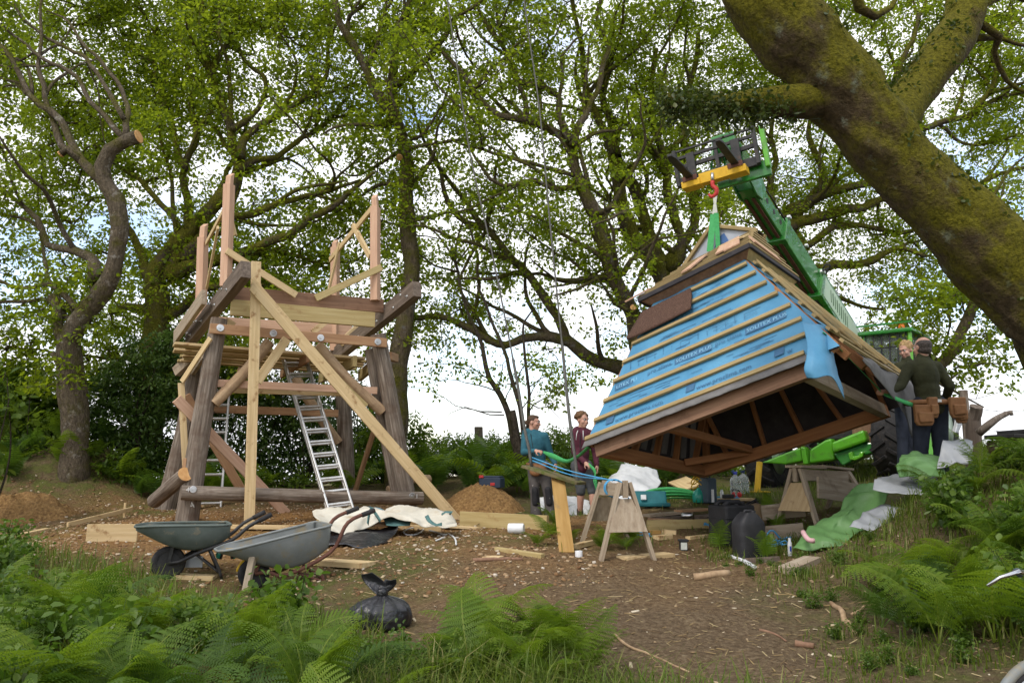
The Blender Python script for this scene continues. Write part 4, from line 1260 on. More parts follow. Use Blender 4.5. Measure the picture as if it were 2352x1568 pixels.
# cross members between the plates
bar('joist', tower, TF(Z4(800, 932), 0.10), TF(Z4(1868, 1022), 0.10), 0.07, 0.20, MAT['brown_wood'], None)
bar('joist', tower, TF(Z4(772, 1030), 0.0), TF(Z4(1806, 1120), 0.0), 0.07, 0.225, MAT['tanalised'], None)
bar('joist', tower, TF(Z4(560, 1130), 2.1), TF(Z4(1640, 1195), 2.1), 0.07, 0.18, MAT['larch'], None)
rb = bar('bolted_rail', tower, TF(Z4(624, 1180), -0.155), TF(Z4(1892, 1286), -0.155), 0.06, 0.135, MAT['rail_wood'], None)
for q in ((700, 1177), (1080, 1217), (1420, 1248), (1830, 1277)):
 bolt(TF(Z4(*q), -0.186), -TD, 0.05)
bar('stringer', tower, TF(Z7(570, 702), 0.05), TF(Z7(2050, 772), 0.05), 0.05, 0.105, MAT['larch'], None)
bar('stringer', tower, TF(Z7(690, 768), 0.30), TF(Z7(1995, 808), 0.30), 0.05, 0.075, MAT['pine'], None)
bar('stringer', tower, TF(Z7(540, 940), 2.45), TF(Z7(1690, 982), 2.45), 0.05, 0.13, MAT['rail_wood'], None)
# deck: loose boards across the joists, seen from below
zd = TF(Z7(260, 345), 0.42).z
dk = random.Random(4)
for k in range(11):
 off = 0.36 + k * 0.165
 o = TO + TD * off
 l = (TF(Z7(215, 440), off) - TO).dot(TS) + dk.uniform(-.12, .10)
 r = 2.42 + dk.uniform(-.12, .14)
 a, b = o + TS * l, o + TS * r
 z = zd + 0.012 * dk.uniform(-1, 1) - 0.05 * k / 11
 a.z, b.z = z, z - 0.05
 bar('deck_board', tower, a, b, 0.14, 0.038, MAT['tanalised' if k % 3 else 'pine'], Vector((0, 0, 1)))
for s in (0.02, 2.13):
 a, b = TO + TS * s + TD * 0.15, TO + TS * s + TD * 2.5
 a.z, b.z = zd - 0.125, zd - 0.155
 bar('deck_joist', tower, a, b, 0.06, 0.17, MAT['tanalised' if s > 1 else 'grey_wood'])
for s in (0.75, 1.45):
 a, b = TO + TS * s + TD * 0.25, TO + TS * s + TD * 2.45
 a.z, b.z = zd - 0.105, zd - 0.125
 bar('deck_joist', tower, a, b, 0.05, 0.13, MAT['rail_wood'])
bar('deck_joist', tower, TF(Z7(190, 600), 2.15), TF(Z7(330, 470), 1.9), 0.1, 0.16, MAT['grey_wood'])
# upright studs with cut tenons
def stud(q0, q1, off, w, mat, qt=None):
 a, b = TF(q0, off), TF(q1, off)
 o = bar('stud', tower, a, b, w, w, MAT[mat], TD + TS * 0.9)
 if qt:
  t = TF(qt, off)
  bar('tenon', o, b - (t - b) * 0.02, t, w * .72, w * .62, MAT[mat], TD + TS * .9, skew=(0, 0.9))
 return o
stud(Z4(738, 880), Z4(763, 150), 0.0, 0.118, 'larch', Z4(771, 78))
stud(Z4(556, 1180), Z4(575, 530), 1.7, 0.125, 'larch', Z4(584, 440))
stud(Z4(1812, 980), Z4(1812, 312), 0.05, 0.12, 'larch', Z4(1806, 232))
stud(Z4(1520, 1340), Z4(1525, 600), 2.1, 0.125, 'larch', Z4(1524, 556))
tmem('rail', Z4(600, 570), 1.62, Z4(728, 330), 0.05, 0.035, 0.075, 'pine')
tmem('brace', Z4(602, 888), 1.5, Z4(683, 455), 0.4, 0.035, 0.065, 'pine')
tmem('brace', Z4(780, 400), 0.2, Z4(808, 515), 0.2, 0.04, 0.07, 'pine')
tmem('rail', Z4(1485, 690), 2.0, Z4(1790, 318), 0.13, 0.035, 0.095, 'pine')
tmem('brace', Z4(1652, 440), 0.9, Z4(1775, 668), 0.25, 0.05, 0.085, 'pine')
tmem('brace', Z4(1480, 895), 1.9, Z4(1556, 565), 1.5, 0.035, 0.07, 'pine')
tmem('brace', Z4(742, 622), -0.085, Z4(1246, 944), -0.02, 0.035, 0.095, 'pine')
tmem('brace', Z4(1383, 965), 0.0, Z4(1858, 742), -0.04, 0.035, 0.10, 'tanalised')
tmem('brace', Z4(1362, 1210), 1.8, Z4(1470, 1120), 1.8, 0.04, 0.10, 'pine')
tmem('brace', Z4(1560, 1290), 1.6, Z4(1690, 1170), 1.6, 0.04, 0.12, 'pine')
tmem('brace', Z4(735, 1120), 0.4, Z4(800, 1160), 0.4, 0.04, 0.09, 'pine')
# fresh boards fixed over the front
vb = extend_to_ground(TF(Z4(958, 860), -0.47), TF(Z5(806, 1120), -0.47), 0.05)
bar('prop_board', tower, TF(Z4(957, 862), -0.47), vb, 0.05, 0.132, MAT['pine'], TS)
bar('prop_board', tower, TF(Z4(957, 702), -0.415), TF(Z4(950, 985), -0.415), 0.05, 0.128, MAT['pine'], TS)
pt, pb = TF(Z4(925, 862), -0.53), TF(Z5(2042, 1000), -0.75)
bar('prop_board', tower, pt, extend_to_ground(pt, pb, 0.03), 0.05, 0.155, MAT['pine'], None, skew=(-.6, 0.3))
tmem('brace', Z7(1440, 372), 0.0, Z7(1950, 918), 0.0, 0.04, 0.085, 'tanalised')
tmem('brace', Z7(1215, 292), -0.24, Z7(940, 690), -0.24, 0.05, 0.125, 'pine')
log('round_brace', TF(Z7(1055, 320), 0.02), TF(Z7(535, 890), -0.02), 0.078, 0.082, 'peeled', tower, 8)
log('round_brace', TF(Z7(1500, 345), 0.02), TF(Z7(2105, 965), 0.02), 0.078, 0.082, 'peeled', tower, 9)
log('round_brace', TF(Z7(1290, 650), 2.55), TF(Z7(1690, 1255), 2.55), 0.09, 0.09, 'peeled', tower, 10)
log('round_brace', TF(Z7(350, 1150), 2.2), TF(Z7(520, 950), 2.2), 0.07, 0.07, 'pole', tower, 11)
# boards on the left flank
tmem('flank_board', Z7(508, 285), -0.15, Z7(243, 690), 0.15, 0.03, 0.07, 'pine')
tmem('flank_board', Z7(236, 700), 0.2, Z7(278, 1470), 0.2, 0.05, 0.085, 'pine', TS)
lb0, lb1 = TF(Z5(342, 322), 0.16), TF(Z5(1050, 1062), 0.55)
bar('flank_board', tower, lb0, extend_to_ground(lb0, lb1, .03), 0.045, 0.14, MAT['larch'])
lc0, lc1 = TF(Z5(400, 300), 1.0), TF(Z5(880, 1110), 1.3)
bar('flank_board', tower, lc0, extend_to_ground(lc0, lc1, .03), 0.045, 0.13, MAT['rail_wood'])
tmem('wedge', Z5(400, 700), -0.02, Z5(395, 760), -0.02, 0.05, 0.06, 'rail_wood')
tmem('flank_board', Z5(185, 1030), 2.3, Z5(195, 1110), 2.3, 0.05, 0.06, 'pine')
# right flank
tmem('flank_board', Z7(2140, 450), 0.5, Z7(2205, 470), 0.9, 0.16, 0.13, 'rail_wood')
tmem('flank_board', Z7(2165, 520), 0.5, Z7(2198, 655), 0.6, 0.04, 0.06, 'pine')
tmem('flank_board', Z7(1890, 640), 1.3, Z7(2030, 520), 0.25, 0.06, 0.17, 'tanalised')
ta, tbm = TF(Z5(1640, 405), 1.2), TF(Z5(1485, 900), 2.3)
bar('brace', tower, ta, extend_to_ground(ta, tbm, .02), 0.05, 0.11, MAT['rail_wood'])
# chalk marks on the wood
def text(name, s, loc, R, size, mat, parent=None, extrude=0.001, align='LEFT', shear=0, spacing=1):
 cu = bpy.data.curves.new(name, 'FONT')
 cu.body = s
 cu.size = size
 cu.align_x = align
 cu.extrude = extrude
 cu.shear = shear
 cu.space_character = spacing
 cu.resolution_u = 2
 tmp = bpy.data.objects.new(name, cu)
 C.objects.link(tmp)
 dg = bpy.context.evaluated_depsgraph_get()
 me = bpy.data.meshes.new_from_object(tmp.evaluated_get(dg))
 bpy.data.objects.remove(tmp)
 me.name = name
 me.materials.clear()
 me.materials.append(mat)
 o = bpy.data.objects.new(name, me)
 link(o, Matrix.Translation(loc) @ R.to_4x4(), parent)
 return o
MAT['chalk'] = M_('chalk', [(0.35, (0.55, 0.55, 0.53)), (0.6, (0.75, 0.75, 0.73))], (40, 40, 40), 4, 0.9, 0.1)
RT = Matrix((TS, Z_UP, -TD)).transposed()
text('chalk_number', '4', TF(Z5(402, 915), -0.325), RT, 0.085, MAT['chalk'], tower, 0.002)
text('chalk_number', '1', TF(Z5(1866, 957), -0.325), RT, 0.095, MAT['chalk'], tower, 0.002)
text('chalk_number', '4', TF(Z5(436, 1022), -0.155), RT @ Matrix.Rotation(0.5, 3, 'Z'), 0.11, MAT['chalk'], tower, 0.003)
# ------------------------------------------------------------------ the two aluminium ladders
def ladder(name, label, a0, b0, a1, b1, rungs, double=True):
 """a: feet left/right, b: tops left/right"""
 a0, b0, a1, b1 = map(Vector, (a0, b0, a1, b1))
 root = thing(name, (a0 + a1) / 2, label, 'ladder', 'ladders standing in the tower')
 out = (a1 - a0).cross(b0 - a0).normalized()
 for a, b in ((a0, b0), (a1, b1)):
  bar('stile', root, a, b, 0.028, 0.066, MAT['alu'], out, 0.006)
  if double:
   o = out * -0.078
   bar('stile', root, a + o, b + o, 0.024, 0.060, MAT['alu'], out, 0.006)
 for k in range(rungs):
  t = (k + 0.6) / rungs
  bar('rung', root, a0.lerp(b0, t), a1.lerp(b1, t), 0.032, 0.036, MAT['alu'], out, 0.008)
  if double:
   bar('rung', root, a0.lerp(b0, t) - out * .078, a1.lerp(b1, t) - out * .078, 0.030, 0.032, MAT['alu'], out, 0.008)
 return root
fa0, fa1 = TF(Z5(1312, 1020), 0.05), TF(Z5(1458, 1000), 0.05)
fa0.z, fa1.z = gz(fa0.x, fa0.y) - .03, gz(fa1.x, fa1.y) - .03
ladder('ladder', 'aluminium extension ladder leaning in the middle of the tower front', TF(Z5(1318, 1050), -0.45), TF(Z5(1008, 0), 0.95), TF(Z5(1470, 1030), -0.45), TF(Z5(1152, 0), 0.95), 14)
ladder('ladder', 'aluminium ladder standing upright behind the left front post', TF(Z5(478, 1045), 1.75), TF(Z5(545, 240), 2.0), TF(Z5(622, 1040), 1.75), TF(Z5(682, 240), 2.0), 9)
# ------------------------------------------------------------------ the hut roof hanging from the boom (pose solved from its corners)
HR = Matrix(((0.7381, 0.6574, -0.1516), (-0.6096, 0.7462, 0.2675), (0.289, -0.105, 0.9516)))
HC = Vector((2.891, 9.214, 2.007))
HM = Matrix.Translation(HC) @ HR.to_4x4()
HS, HD, HH, HT = 1.50, 1.409, 1.687, 0.621      # half width, half depth, height to the collar, half width there
HTD = HT * HD / HS
PX0, PX1, PY0, PY1 = -1.42, 1.13, -1.38, 1.155   # outer faces of the base ring
hut = bpy.data.objects.new('hut_roof', None)
hut.empty_display_size = 0.1
link(hut, HM)
tag(hut, 'tilted pyramid hut roof wrapped in blue membrane and battens, hanging from the boom', 'roof')
MAT['membrane'] = M_('membrane', [(0.25, (0.055, 0.205, 0.36)), (0.5, (0.08, 0.265, 0.44)), (0.75, (0.11, 0.32, 0.50))], (2.2, 2.2, 2.2), 6, 0.5, 0.25, bscale=5.5, spec=0.35, rand=False, bdist=0.03)
MAT['membrane_ink'] = M_('membrane_ink', [(0.3, (0.045, 0.125, 0.235)), (0.7, (0.065, 0.165, 0.29))], (30, 30, 30), 3, 0.6, 0)
MAT['membrane_pale'] = M_('membrane_pale', [(0.3, (0.20, 0.45, 0.62)), (0.7, (0.28, 0.53, 0.70))], (30, 30, 30), 3, 0.6, 0)
MAT['roof_batten'] = M_('roof_batten', [(0.25, (0.25, 0.175, 0.075)), (0.5, (0.35, 0.26, 0.12)), (0.75, (0.44, 0.34, 0.175))], GRAIN, 6, 0.75, 0.15, stain=(7, (0.20, 0.10, 0.04), 0.64, 0.76))
MAT['inside_wood'] = M_('inside_wood', [(0.3, (0.27, 0.115, 0.048)), (0.7, (0.42, 0.20, 0.085))], GRAIN, 5, 0.8, 0.15)
MAT['black_felt'] = M_('black_felt', [(0.3, (0.028, 0.026, 0.030)), (0.7, (0.06, 0.055, 0.06))], (7, 7, 7), 5, 0.85, 0.2)
MAT['grey_felt'] = M_('grey_felt', [(0.3, (0.13, 0.125, 0.12)), (0.7, (0.21, 0.205, 0.20))], (5, 5, 5), 5, 0.9, 0.3)
MAT['shingle'] = M_('shingle', [(0.3, (0.045, 0.024, 0.017)), (0.55, (0.095, 0.052, 0.036)), (0.75, (0.20, 0.12, 0.085))], (90, 90, 90), 3, 0.95, 0.5, bdist=0.01)
MAT['clear_sheet'] = M_('clear_sheet', [(0.3, (0.34, 0.37, 0.42)), (0.7, (0.46, 0.48, 0.52))], (4, 4, 4), 4, 0.15, 0.1, spec=0.6)
def hp(x, y, z):
 return HM @ Vector((x, y, z))
def hmesh(name, v, f, mat, smooth=False, bevel=0, parent=None):
 return meshobj(name, v, f, mat, parent or hut, HM, False, smooth, bevel)
def hbar(name, a, b, w, h, mat, up=None, bevel=0.004, parent=None):
 u = HR @ Vector(up) if up is not None else HR @ Vector((0, 0, 1))
 return bar(name, parent or hut, hp(*a), hp(*b), w, h, MAT[mat], u, bevel)
def face(side, u, t, out=0.0):
 """point on a sloping side (0 front, 1 right, 2 back, 3 left); u -1..1 across, t 0..1 up, out proud of it"""
 w, d = HS + (HT - HS) * t, HD + (HTD - HD) * t
 z = HH * t
 run = HS - HT
 k = math.hypot(run, HH)
 nz, no = run / k, HH / k
 if side == 0: p = Vector((u * w, -d, z)) + Vector((0, -no, nz)) * out
 elif side == 1: p = Vector((w, u * d, z)) + Vector((no, 0, nz)) * out
 elif side == 2: p = Vector((-u * w, d, z)) + Vector((0, no, nz)) * out
 else: p = Vector((-w, -u * d, z)) + Vector((-no, 0, nz)) * out
 return p
SLOPE = math.hypot(HS - HT, HH)
# membranes: a wrinkled sheet per side with a felt lining behind it
for sd in range(4):
 nu, nt = 46, 34
 v, f = [], []
 tlo = 0.30 if sd == 1 else 0.0
 for layer in (0, 1):
  WRK = fbm(np.linspace(-1, 1, nu + 1)[None, :] * 3.2 + sd * 9 + np.zeros((nt + 1, 1)), np.linspace(0, 7, nt + 1)[:, None] + np.zeros((1, nu + 1)), 4, 6)
  for j in range(nt + 1):
   for i in range(nu + 1):
    u, t = -1 + 2 * i / nu, tlo + (1 - tlo) * j / nt
    uu = u * 1.004 if sd == 0 else u
    w = HS + (HT - HS) * t
    wr = 0.009 * WRK[j, i] + 0.004 * math.sin(t * 44 + u * 3)
    v.append(tuple(face(sd, uu, t, 0.03 + wr if layer == 0 else 0.012)))
 m = (nu + 1) * (nt + 1)
 for j in range(nt):
  for i in range(nu):
   a = j * (nu + 1) + i
   f.append((a, a + 1, a + nu + 2, a + nu + 1))
 f2 = [tuple(x + m for x in reversed(q)) for q in f]
 hmesh('membrane', v[:m], f, MAT['membrane'], True)
 hmesh('felt_lining', v[m:], [tuple(x - m for x in q) for q in f2], MAT['black_felt'], True)
# battens
front_t = [0.035, 0.155, 0.285, 0.42, 0.555, 0.69, 0.82, 0.93]
for k, t in enumerate(front_t):
 l, r = -1.0 - 0.012, (0.80 if k == 0 else 0.925 if k == 1 else 0.955 if k == 2 else 0.975)
 a, b = face(0, l, t, 0.056), face(0, r, t + 0.004 * math.sin(k * 2), 0.056)
 bar('batten', hut, HM @ a, HM @ b, 0.05, 0.028, MAT['roof_batten'], HR @ Vector((0, -HH, HS - HT)), 0.003)
for sd in (1, 2, 3):
 for k, t in enumerate(front_t[(0 if sd != 1 else 0):]):
  a, b = face(sd, -0.97 if sd != 1 else -0.99, t, 0.056), face(sd, 0.99, t, 0.056)
  n = {1: (HH, 0, HS - HT), 2: (0, HH, HS - HT), 3: (-HH, 0, HS - HT)}[sd]
  bar('batten', hut, HM @ a, HM @ b, 0.05, 0.028, MAT['roof_batten'], HR @ Vector(n), 0.003)
# counter battens up the right side, ends showing beside the hip
for u in (-0.93, -0.4, 0.2, 0.8):
 bar('counter_batten', hut, HM @ face(1, u, 0.10, 0.083), HM @ face(1, u * .9, 0.96, 0.083), 0.045, 0.025, MAT['roof_batten'], HR @ Vector((HH, 0, HS - HT)), 0.003)
# wall plates (base ring) and inside framing
e = 0.045
zb = -0.07
hbar('wall_plate', (PX0, PY0 + e, zb), (PX1, PY0 + e, zb), 0.09, 0.15, 'brown_wood')
hbar('wall_plate', (PX0, PY1 - e, zb), (PX1, PY1 - e, zb), 0.09, 0.15, 'inside_wood')
hbar('wall_plate', (PX0 + e, PY0 + .1, zb), (PX0 + e, PY1 - .1, zb), 0.09, 0.15, 'inside_wood')
hbar('wall_plate', (PX1 - e, PY0 + .1, zb), (PX1 - e, PY1 - .1, zb), 0.09, 0.15, 'grey_wood')
hbar('cross_tie', (-0.62, PY0 + .1, -0.01), (-0.62, PY1 - .1, -0.01), 0.06, 0.10, 'inside_wood')
hbar('cross_tie', (PX0 + .10, 0.52, -0.03), (-0.66, PY1 - .12, -0.03), 0.05, 0.09, 'inside_wood')
for sd in range(4):
 n = {0: (0, -HH, HS - HT), 1: (HH, 0, HS - HT), 2: (0, HH, HS - HT), 3: (-HH, 0, HS - HT)}[sd]
 for u in (-0.72, -0.36, 0.0, 0.36, 0.72):
  tt = 0.97 if abs(u) < 0.4 else 0.40
  x = u * (1.0 if tt > .9 else 1.0)
  a = face(sd, u, 0.03, -0.045)
  b = face(sd, u * (HS / (HS + (HT - HS) * tt)) if abs(u) > .4 else u, tt, -0.045)
  bar('rafter', hut, HM @ a, HM @ b, 0.042, 0.085, MAT['inside_wood'], HR @ Vector(n), 0)
 a, b = face(sd, -1, 0.02, -0.03), face(sd, -1, 0.98, -0.03)
 bar('hip_rafter', hut, HM @ a, HM @ b, 0.05, 0.10, MAT['inside_wood'], HR @ Vector(n), 0)
# pale sheathing strips behind the left side's rafters
for k in range(9):
 y = -1.05 + k * 0.26
 u = -y / HD
 tt = 0.75
 bar('lath', hut, HM @ face(3, u, 0.06, -0.008), HM @ face(3, u, tt, -0.008), 0.012, 0.13, MAT['grey_felt'], HR @ Vector((0, 1, 0)), 0)
# grey drip edge under the lowest batten
v, f = [], []
for i in range(41):
 u = -1.01 + 1.86 * i / 40
 for (t, o) in ((0.02, 0.050), (-0.022, 0.046 + .006 * math.sin(i * 1.7)), (-0.024, 0.040), (0.02, 0.043)):
  v.append(tuple(face(0, u, t, o)))
for i in range(40):
 for k in range(4):
  a, b = i * 4 + k, i * 4 + (k + 1) % 4
  f.append((a, b, b + 4, a + 4))
hmesh('drip_edge', v, f, MAT['grey_felt'], True)
# loose flap of membrane at the right corner, and the grey felt skirt on the right side
def cloth(name, rows, mat, parent, thick=0.004, M=None, sub=1, noise_a=0.0, seed=0, world=True, ns=3.0, fine=6):
 """a sheet through a grid of control points (rows of Vectors), resampled smooth and thickened"""
 A = np.array([[tuple(p) for p in r] for r in rows], float)
 def res(B):
  out = [spline(b, 1e9) for b in B]
  return out
 def up(B, n):
  m = len(B)
  E = np.concatenate([[2 * B[0] - B[1]], B, [2 * B[-1] - B[-2]]])
  o = []
  for i in range(1, m):
   p0, p1, p2, p3 = E[i - 1], E[i], E[i + 1], E[i + 2]
   for k in range(n):
    t = k / n
    o.append(0.5 * (2 * p1 + (-p0 + p2) * t + (2 * p0 - 5 * p1 + 4 * p2 - p3) * t * t + (-p0 + 3 * p1 - 3 * p2 + p3) * t ** 3))
  o.append(E[-2])
  return np.array(o)
 B = up(A, fine)
 B = up(B.transpose(1, 0, 2), fine).transpose(1, 0, 2)
 nr, nc = B.shape[:2]
 if noise_a:
  du = np.gradient(B, axis=0)
  dv = np.gradient(B, axis=1)
  nn = np.cross(du, dv)
  nn /= np.maximum(np.linalg.norm(nn, axis=2, keepdims=True), 1e-9)
  x, y, z = B[..., 0], B[..., 1], B[..., 2]
  h = fbm(x * ns + z * ns * .7 + seed, y * ns - z * ns * .6, 3, seed)
  rc_ = np.random.default_rng(seed + 100)
  fold, wob = 0, 0.9 * fbm(x * 2.2 + seed, (y + z) * 2.2, 2, seed + 5)
  for k in range(9):      # sharp straight-ish creases running in random directions
   dk = rc_.normal(size=3)
   fk = ns * 1.1 * 1.32 ** k
   ph = (B @ (dk / np.linalg.norm(dk))) * fk + rc_.random() * 6 + wob * (1 + .3 * k)
   fold = fold + (0.5 - np.abs(np.sin(ph))) / 1.32 ** k * .62
  B = B + nn * (noise_a * (0.55 * h + fold))[..., None]
 v = B.reshape(-1, 3)
 f = [(i * nc + j, i * nc + j + 1, (i + 1) * nc + j + 1, (i + 1) * nc + j) for i in range(nr - 1) for j in range(nc - 1)]
 o = meshobj(name, v, f, mat, parent, M, world, True)
 s = o.modifiers.new('thickness', 'SOLIDIFY')
 s.thickness = thick
 s.offset = 0
 return o
fl = face
Z8 = lambda x, y: (1345.2 + x / 3.3325, 639.7 + y / 3.3325)
cloth('membrane_flap', [[P(*Z8(a, b), d) for a, b, d in r] for r in (
 [(1655, 330, 7.52), (1720, 340, 7.50), (1790, 345, 7.52), (1868, 372, 7.62)],
 [(1690, 470, 7.33), (1760, 470, 7.30), (1830, 480, 7.31), (1890, 500, 7.50)],
 [(1690, 590, 7.23), (1760, 590, 7.19), (1850, 600, 7.20), (1915, 620, 7.42)],
 [(1672, 690, 7.20), (1750, 710, 7.15), (1868, 715, 7.17), (1950, 760, 7.40)],
 [(1690, 762, 7.20), (1765, 762, 7.14), (1885, 752, 7.17), (1985, 922, 7.40)])], MAT['membrane'], hut, noise_a=0.02, seed=3)
def eave_hang(u, dz, out=0.0, t=0.0):
 return HM @ face(1, u, t, .05) + Vector((out, 0, -dz))
_us = (-.62, -.3, 0.05, .4, .75, 1.02)
cloth('felt_skirt', [[eave_hang(u, 0, 0, .10) for u in _us], [eave_hang(u, 0, .0, .02) for u in _us],
      [eave_hang(u, h * .5, .02) for u, h in zip(_us, (.03, .10, .20, .34, .44, .40))],
      [eave_hang(u, h, o) for u, h, o in zip(_us, (.05, .18, .34, .56, .66, .52), (0, .02, .05, .02, -.04, -.05))]], MAT['grey_felt'], hut, noise_a=0.03, seed=5)
# printing on the membrane: words on dark bands, rulers, small print
NF = HR @ Vector((0, -HH, HS - HT)).normalized()
UF = HR @ (face(0, 0, 1) - face(0, 0, 0)).normalized()
XF = HR @ Vector((1, 0, 0))
RF = Matrix((XF, UF, NF)).transposed()
def fpt(x, t, out=0.041):
 w = HS + (HT - HS) * t
 return HM @ face(0, x / w, t, out)
def ftext(s, x, t, size, mat, out=0.042, name='printed_text'):
 return text(name, s, fpt(x, t, out), RF, size, MAT[mat], hut, 0.0005)
def fband(x0, x1, t0, h, out=0.0405, mat='membrane_ink', skew=0.0, name='printed_band'):
 p = [fpt(x0, t0, out), fpt(x1, t0, out), fpt(x1 + skew, t0 + h, out), fpt(x0 + skew, t0 + h, out)]
 mb = MB()
 mb.poly(p, NF * 0.0008)
 return mb.build(name, MAT[mat], hut)
for bx, t in ((-1.20, 0.352), (-0.30, 0.354), (0.575, 0.356)):
 if bx > -1:
  ftext('pro clima', bx - 0.365, t + .003, 0.085, 'membrane_ink')
  ftext('SOLITEX PLUS', bx + 0.016, t + .002, 0.073, 'membrane_pale', 0.0435)
 else:
  ftext('LITEX PLUS', -1.105, t + .002, 0.073, 'membrane_pale', 0.0435)
 fband(max(bx, -1.125), bx + 0.465, t - 0.010, 0.050)
for x in (-1.22, -0.16, 0.86):
 fband(x, x + 0.105, 0.092, 0.05, skew=0.015)
 if x < 0.8:
  ftext('www.proclima.com', x + 0.13, 0.083, 0.082, 'membrane_ink')
 else:
  ftext('w', x + 0.135, 0.083, 0.082, 'membrane_ink')
pr = random.Random(5)
for t, x0, x1, n in ((0.335, -1.0, .9, 12), (0.22, -1.2, 1.1, 10), (0.235, -1.1, 1.0, 10), (0.49, -.9, .85, 14), (0.60, -.85, .7, 12), (0.75, -.5, .6, 14), (0.87, -.2, .5, 8)):
 for k in range(n):          # lines of small print and ruler ticks, too small to read
  x = pr.uniform(x0, x1 - .25)
  tt = t + pr.uniform(-.03, .03)
  fband(x, x + pr.uniform(.08, .25), tt, 0.003, 0.0395, name='printed_line')
for t in (0.475, 0.50):
 for k in range(14):
  x = -0.92 + k * 0.115
  fband(x, x + 0.006, t, 0.018 if k % 4 else 0.04, 0.0395, name='printed_line')
# brown shingle sheet hung over the upper left of the front
cloth('shingle_sheet', [[fpt(-.76, .93, .085), fpt(-.45, .93, .085), fpt(-.06, .93, .085)],
      [fpt(-.84, .84, .10), fpt(-.45, .84, .095), fpt(-.04, .85, .095)],
      [fpt(-.93, .72, .13), fpt(-.45, .73, .115), fpt(-.04, .745, .11)],
      [fpt(-.92, .70, .11), fpt(-.45, .71, .10), fpt(-.04, .725, .10)]], MAT['shingle'], hut, 0.012)
# little upper roof: eave boards, slatted slopes, dark soffit, glazed gable on top
EV, EVD, EZ = 0.765, 0.72, 1.785           # half width, half depth and height of the upper eave
TOPS = {0: ((-.50, .42), (.50, .42)), 1: ((.50, .42), (.50, .60)), 2: ((.50, .60), (-.50, .60)), 3: ((-.50, .60), (-.50, .42))}
EAVES = {0: ((-EV, -EVD), (EV, -EVD)), 1: ((EV, -EVD), (EV, EVD)), 2: ((EV, EVD), (-EV, EVD)), 3: ((-EV, EVD), (-EV, -EVD))}
TZ = 2.55
def up_pt(sd, u, t, out=0.0):
 k = (u + 1) / 2
 e0, e1 = EAVES[sd]
 q0, q1 = TOPS[sd]
 a = Vector((e0[0] + (e1[0] - e0[0]) * k, e0[1] + (e1[1] - e0[1]) * k, EZ))
 b = Vector((q0[0] + (q1[0] - q0[0]) * k, q0[1] + (q1[1] - q0[1]) * k, TZ))
 return a.lerp(b, t) + Vector((0, 0, out)) + Vector({0: (0, -1, 0), 1: (1, 0, 0), 2: (0, 1, 0), 3: (-1, 0, 0)}[sd]) * out * 0.5
NUP = {0: (0, -.56, 1), 1: (1, 0, .4), 2: (0, 1, .3), 3: (-1, 0, .4)}
for sd in range(4):
 v = [tuple(up_pt(sd, u, t, o)) for o in (0.0, -0.03) for t in (0, 1) for u in (-1, 1)]
 hmesh('upper_slope', v, [(0, 1, 3, 2), (4, 6, 7, 5), (0, 4, 5, 1), (2, 3, 7, 6), (0, 2, 6, 4), (1, 5, 7, 3)], MAT['black_felt'])
 for t in (0.03, 0.19, 0.35, 0.51, 0.67, 0.83):
  bar('upper_batten', hut, HM @ up_pt(sd, -0.99, t, 0.022), HM @ up_pt(sd, 0.99, t, 0.022), 0.05, 0.025, MAT['roof_batten'], HR @ Vector(NUP[sd]), 0.003)
 a, b = up_pt(sd, -1, 0), up_pt(sd, 1, 0)
 w2, d2 = HT - .02, HTD - .02
 c = {0: ((w2, -d2), (-w2, -d2)), 1: ((w2, d2), (w2, -d2)), 2: ((-w2, d2), (w2, d2)), 3: ((-w2, -d2), (-w2, d2))}[sd]
 zz_ = HH - 0.02
 v = [tuple(a), tuple(b), (*c[0], zz_), (*c[1], zz_)]
 v += [(p[0], p[1], p[2] - 0.02) for p in v]
 hmesh('soffit', v, [(0, 1, 2, 3), (7, 6, 5, 4), (0, 4, 5, 1), (1, 5, 6, 2), (2, 6, 7, 3), (3, 7, 4, 0)], MAT['brown_wood' if sd != 1 else 'tanalised'])
 bar('eave_board', hut, HM @ (a + Vector((0, 0, -.012))), HM @ (b + Vector((0, 0, -.012))), 0.03, 0.055, MAT['black_felt'], HR @ Vector((0, 0, 1)), 0.003)
for u, t0, t1, w in ((-0.06, -0.01, 0.50, 0.13), (0.50, 0.10, 0.62, 0.10), (0.74, .02, .66, .20)):
 bar('tread_board', hut, HM @ up_pt(0, u, t0, 0.05), HM @ up_pt(0, u * .75 + .02, t1, 0.05), w, 0.02, MAT['larch'], HR @ Vector(NUP[0]), 0.002)
bar('tread_board', hut, HM @ up_pt(0, -1.20, -0.02, 0.045), HM @ up_pt(0, -.80, 0.05, 0.045), 0.09, 0.02, MAT['larch'], HR @ Vector(NUP[0]), 0.002)
bar('tread_board', hut, HM @ up_pt(1, -.95, 0.12, 0.05), HM @ up_pt(1, .2, 0.08, 0.05), 0.12, 0.02, MAT['larch'], HR @ Vector(NUP[1]), 0.002)
bar('tread_board', hut, HM @ up_pt(0, .30, 0.66, 0.05), HM @ up_pt(0, .95, 0.40, 0.05), 0.10, 0.02, MAT['pine'], HR @ Vector(NUP[0]), 0.002)
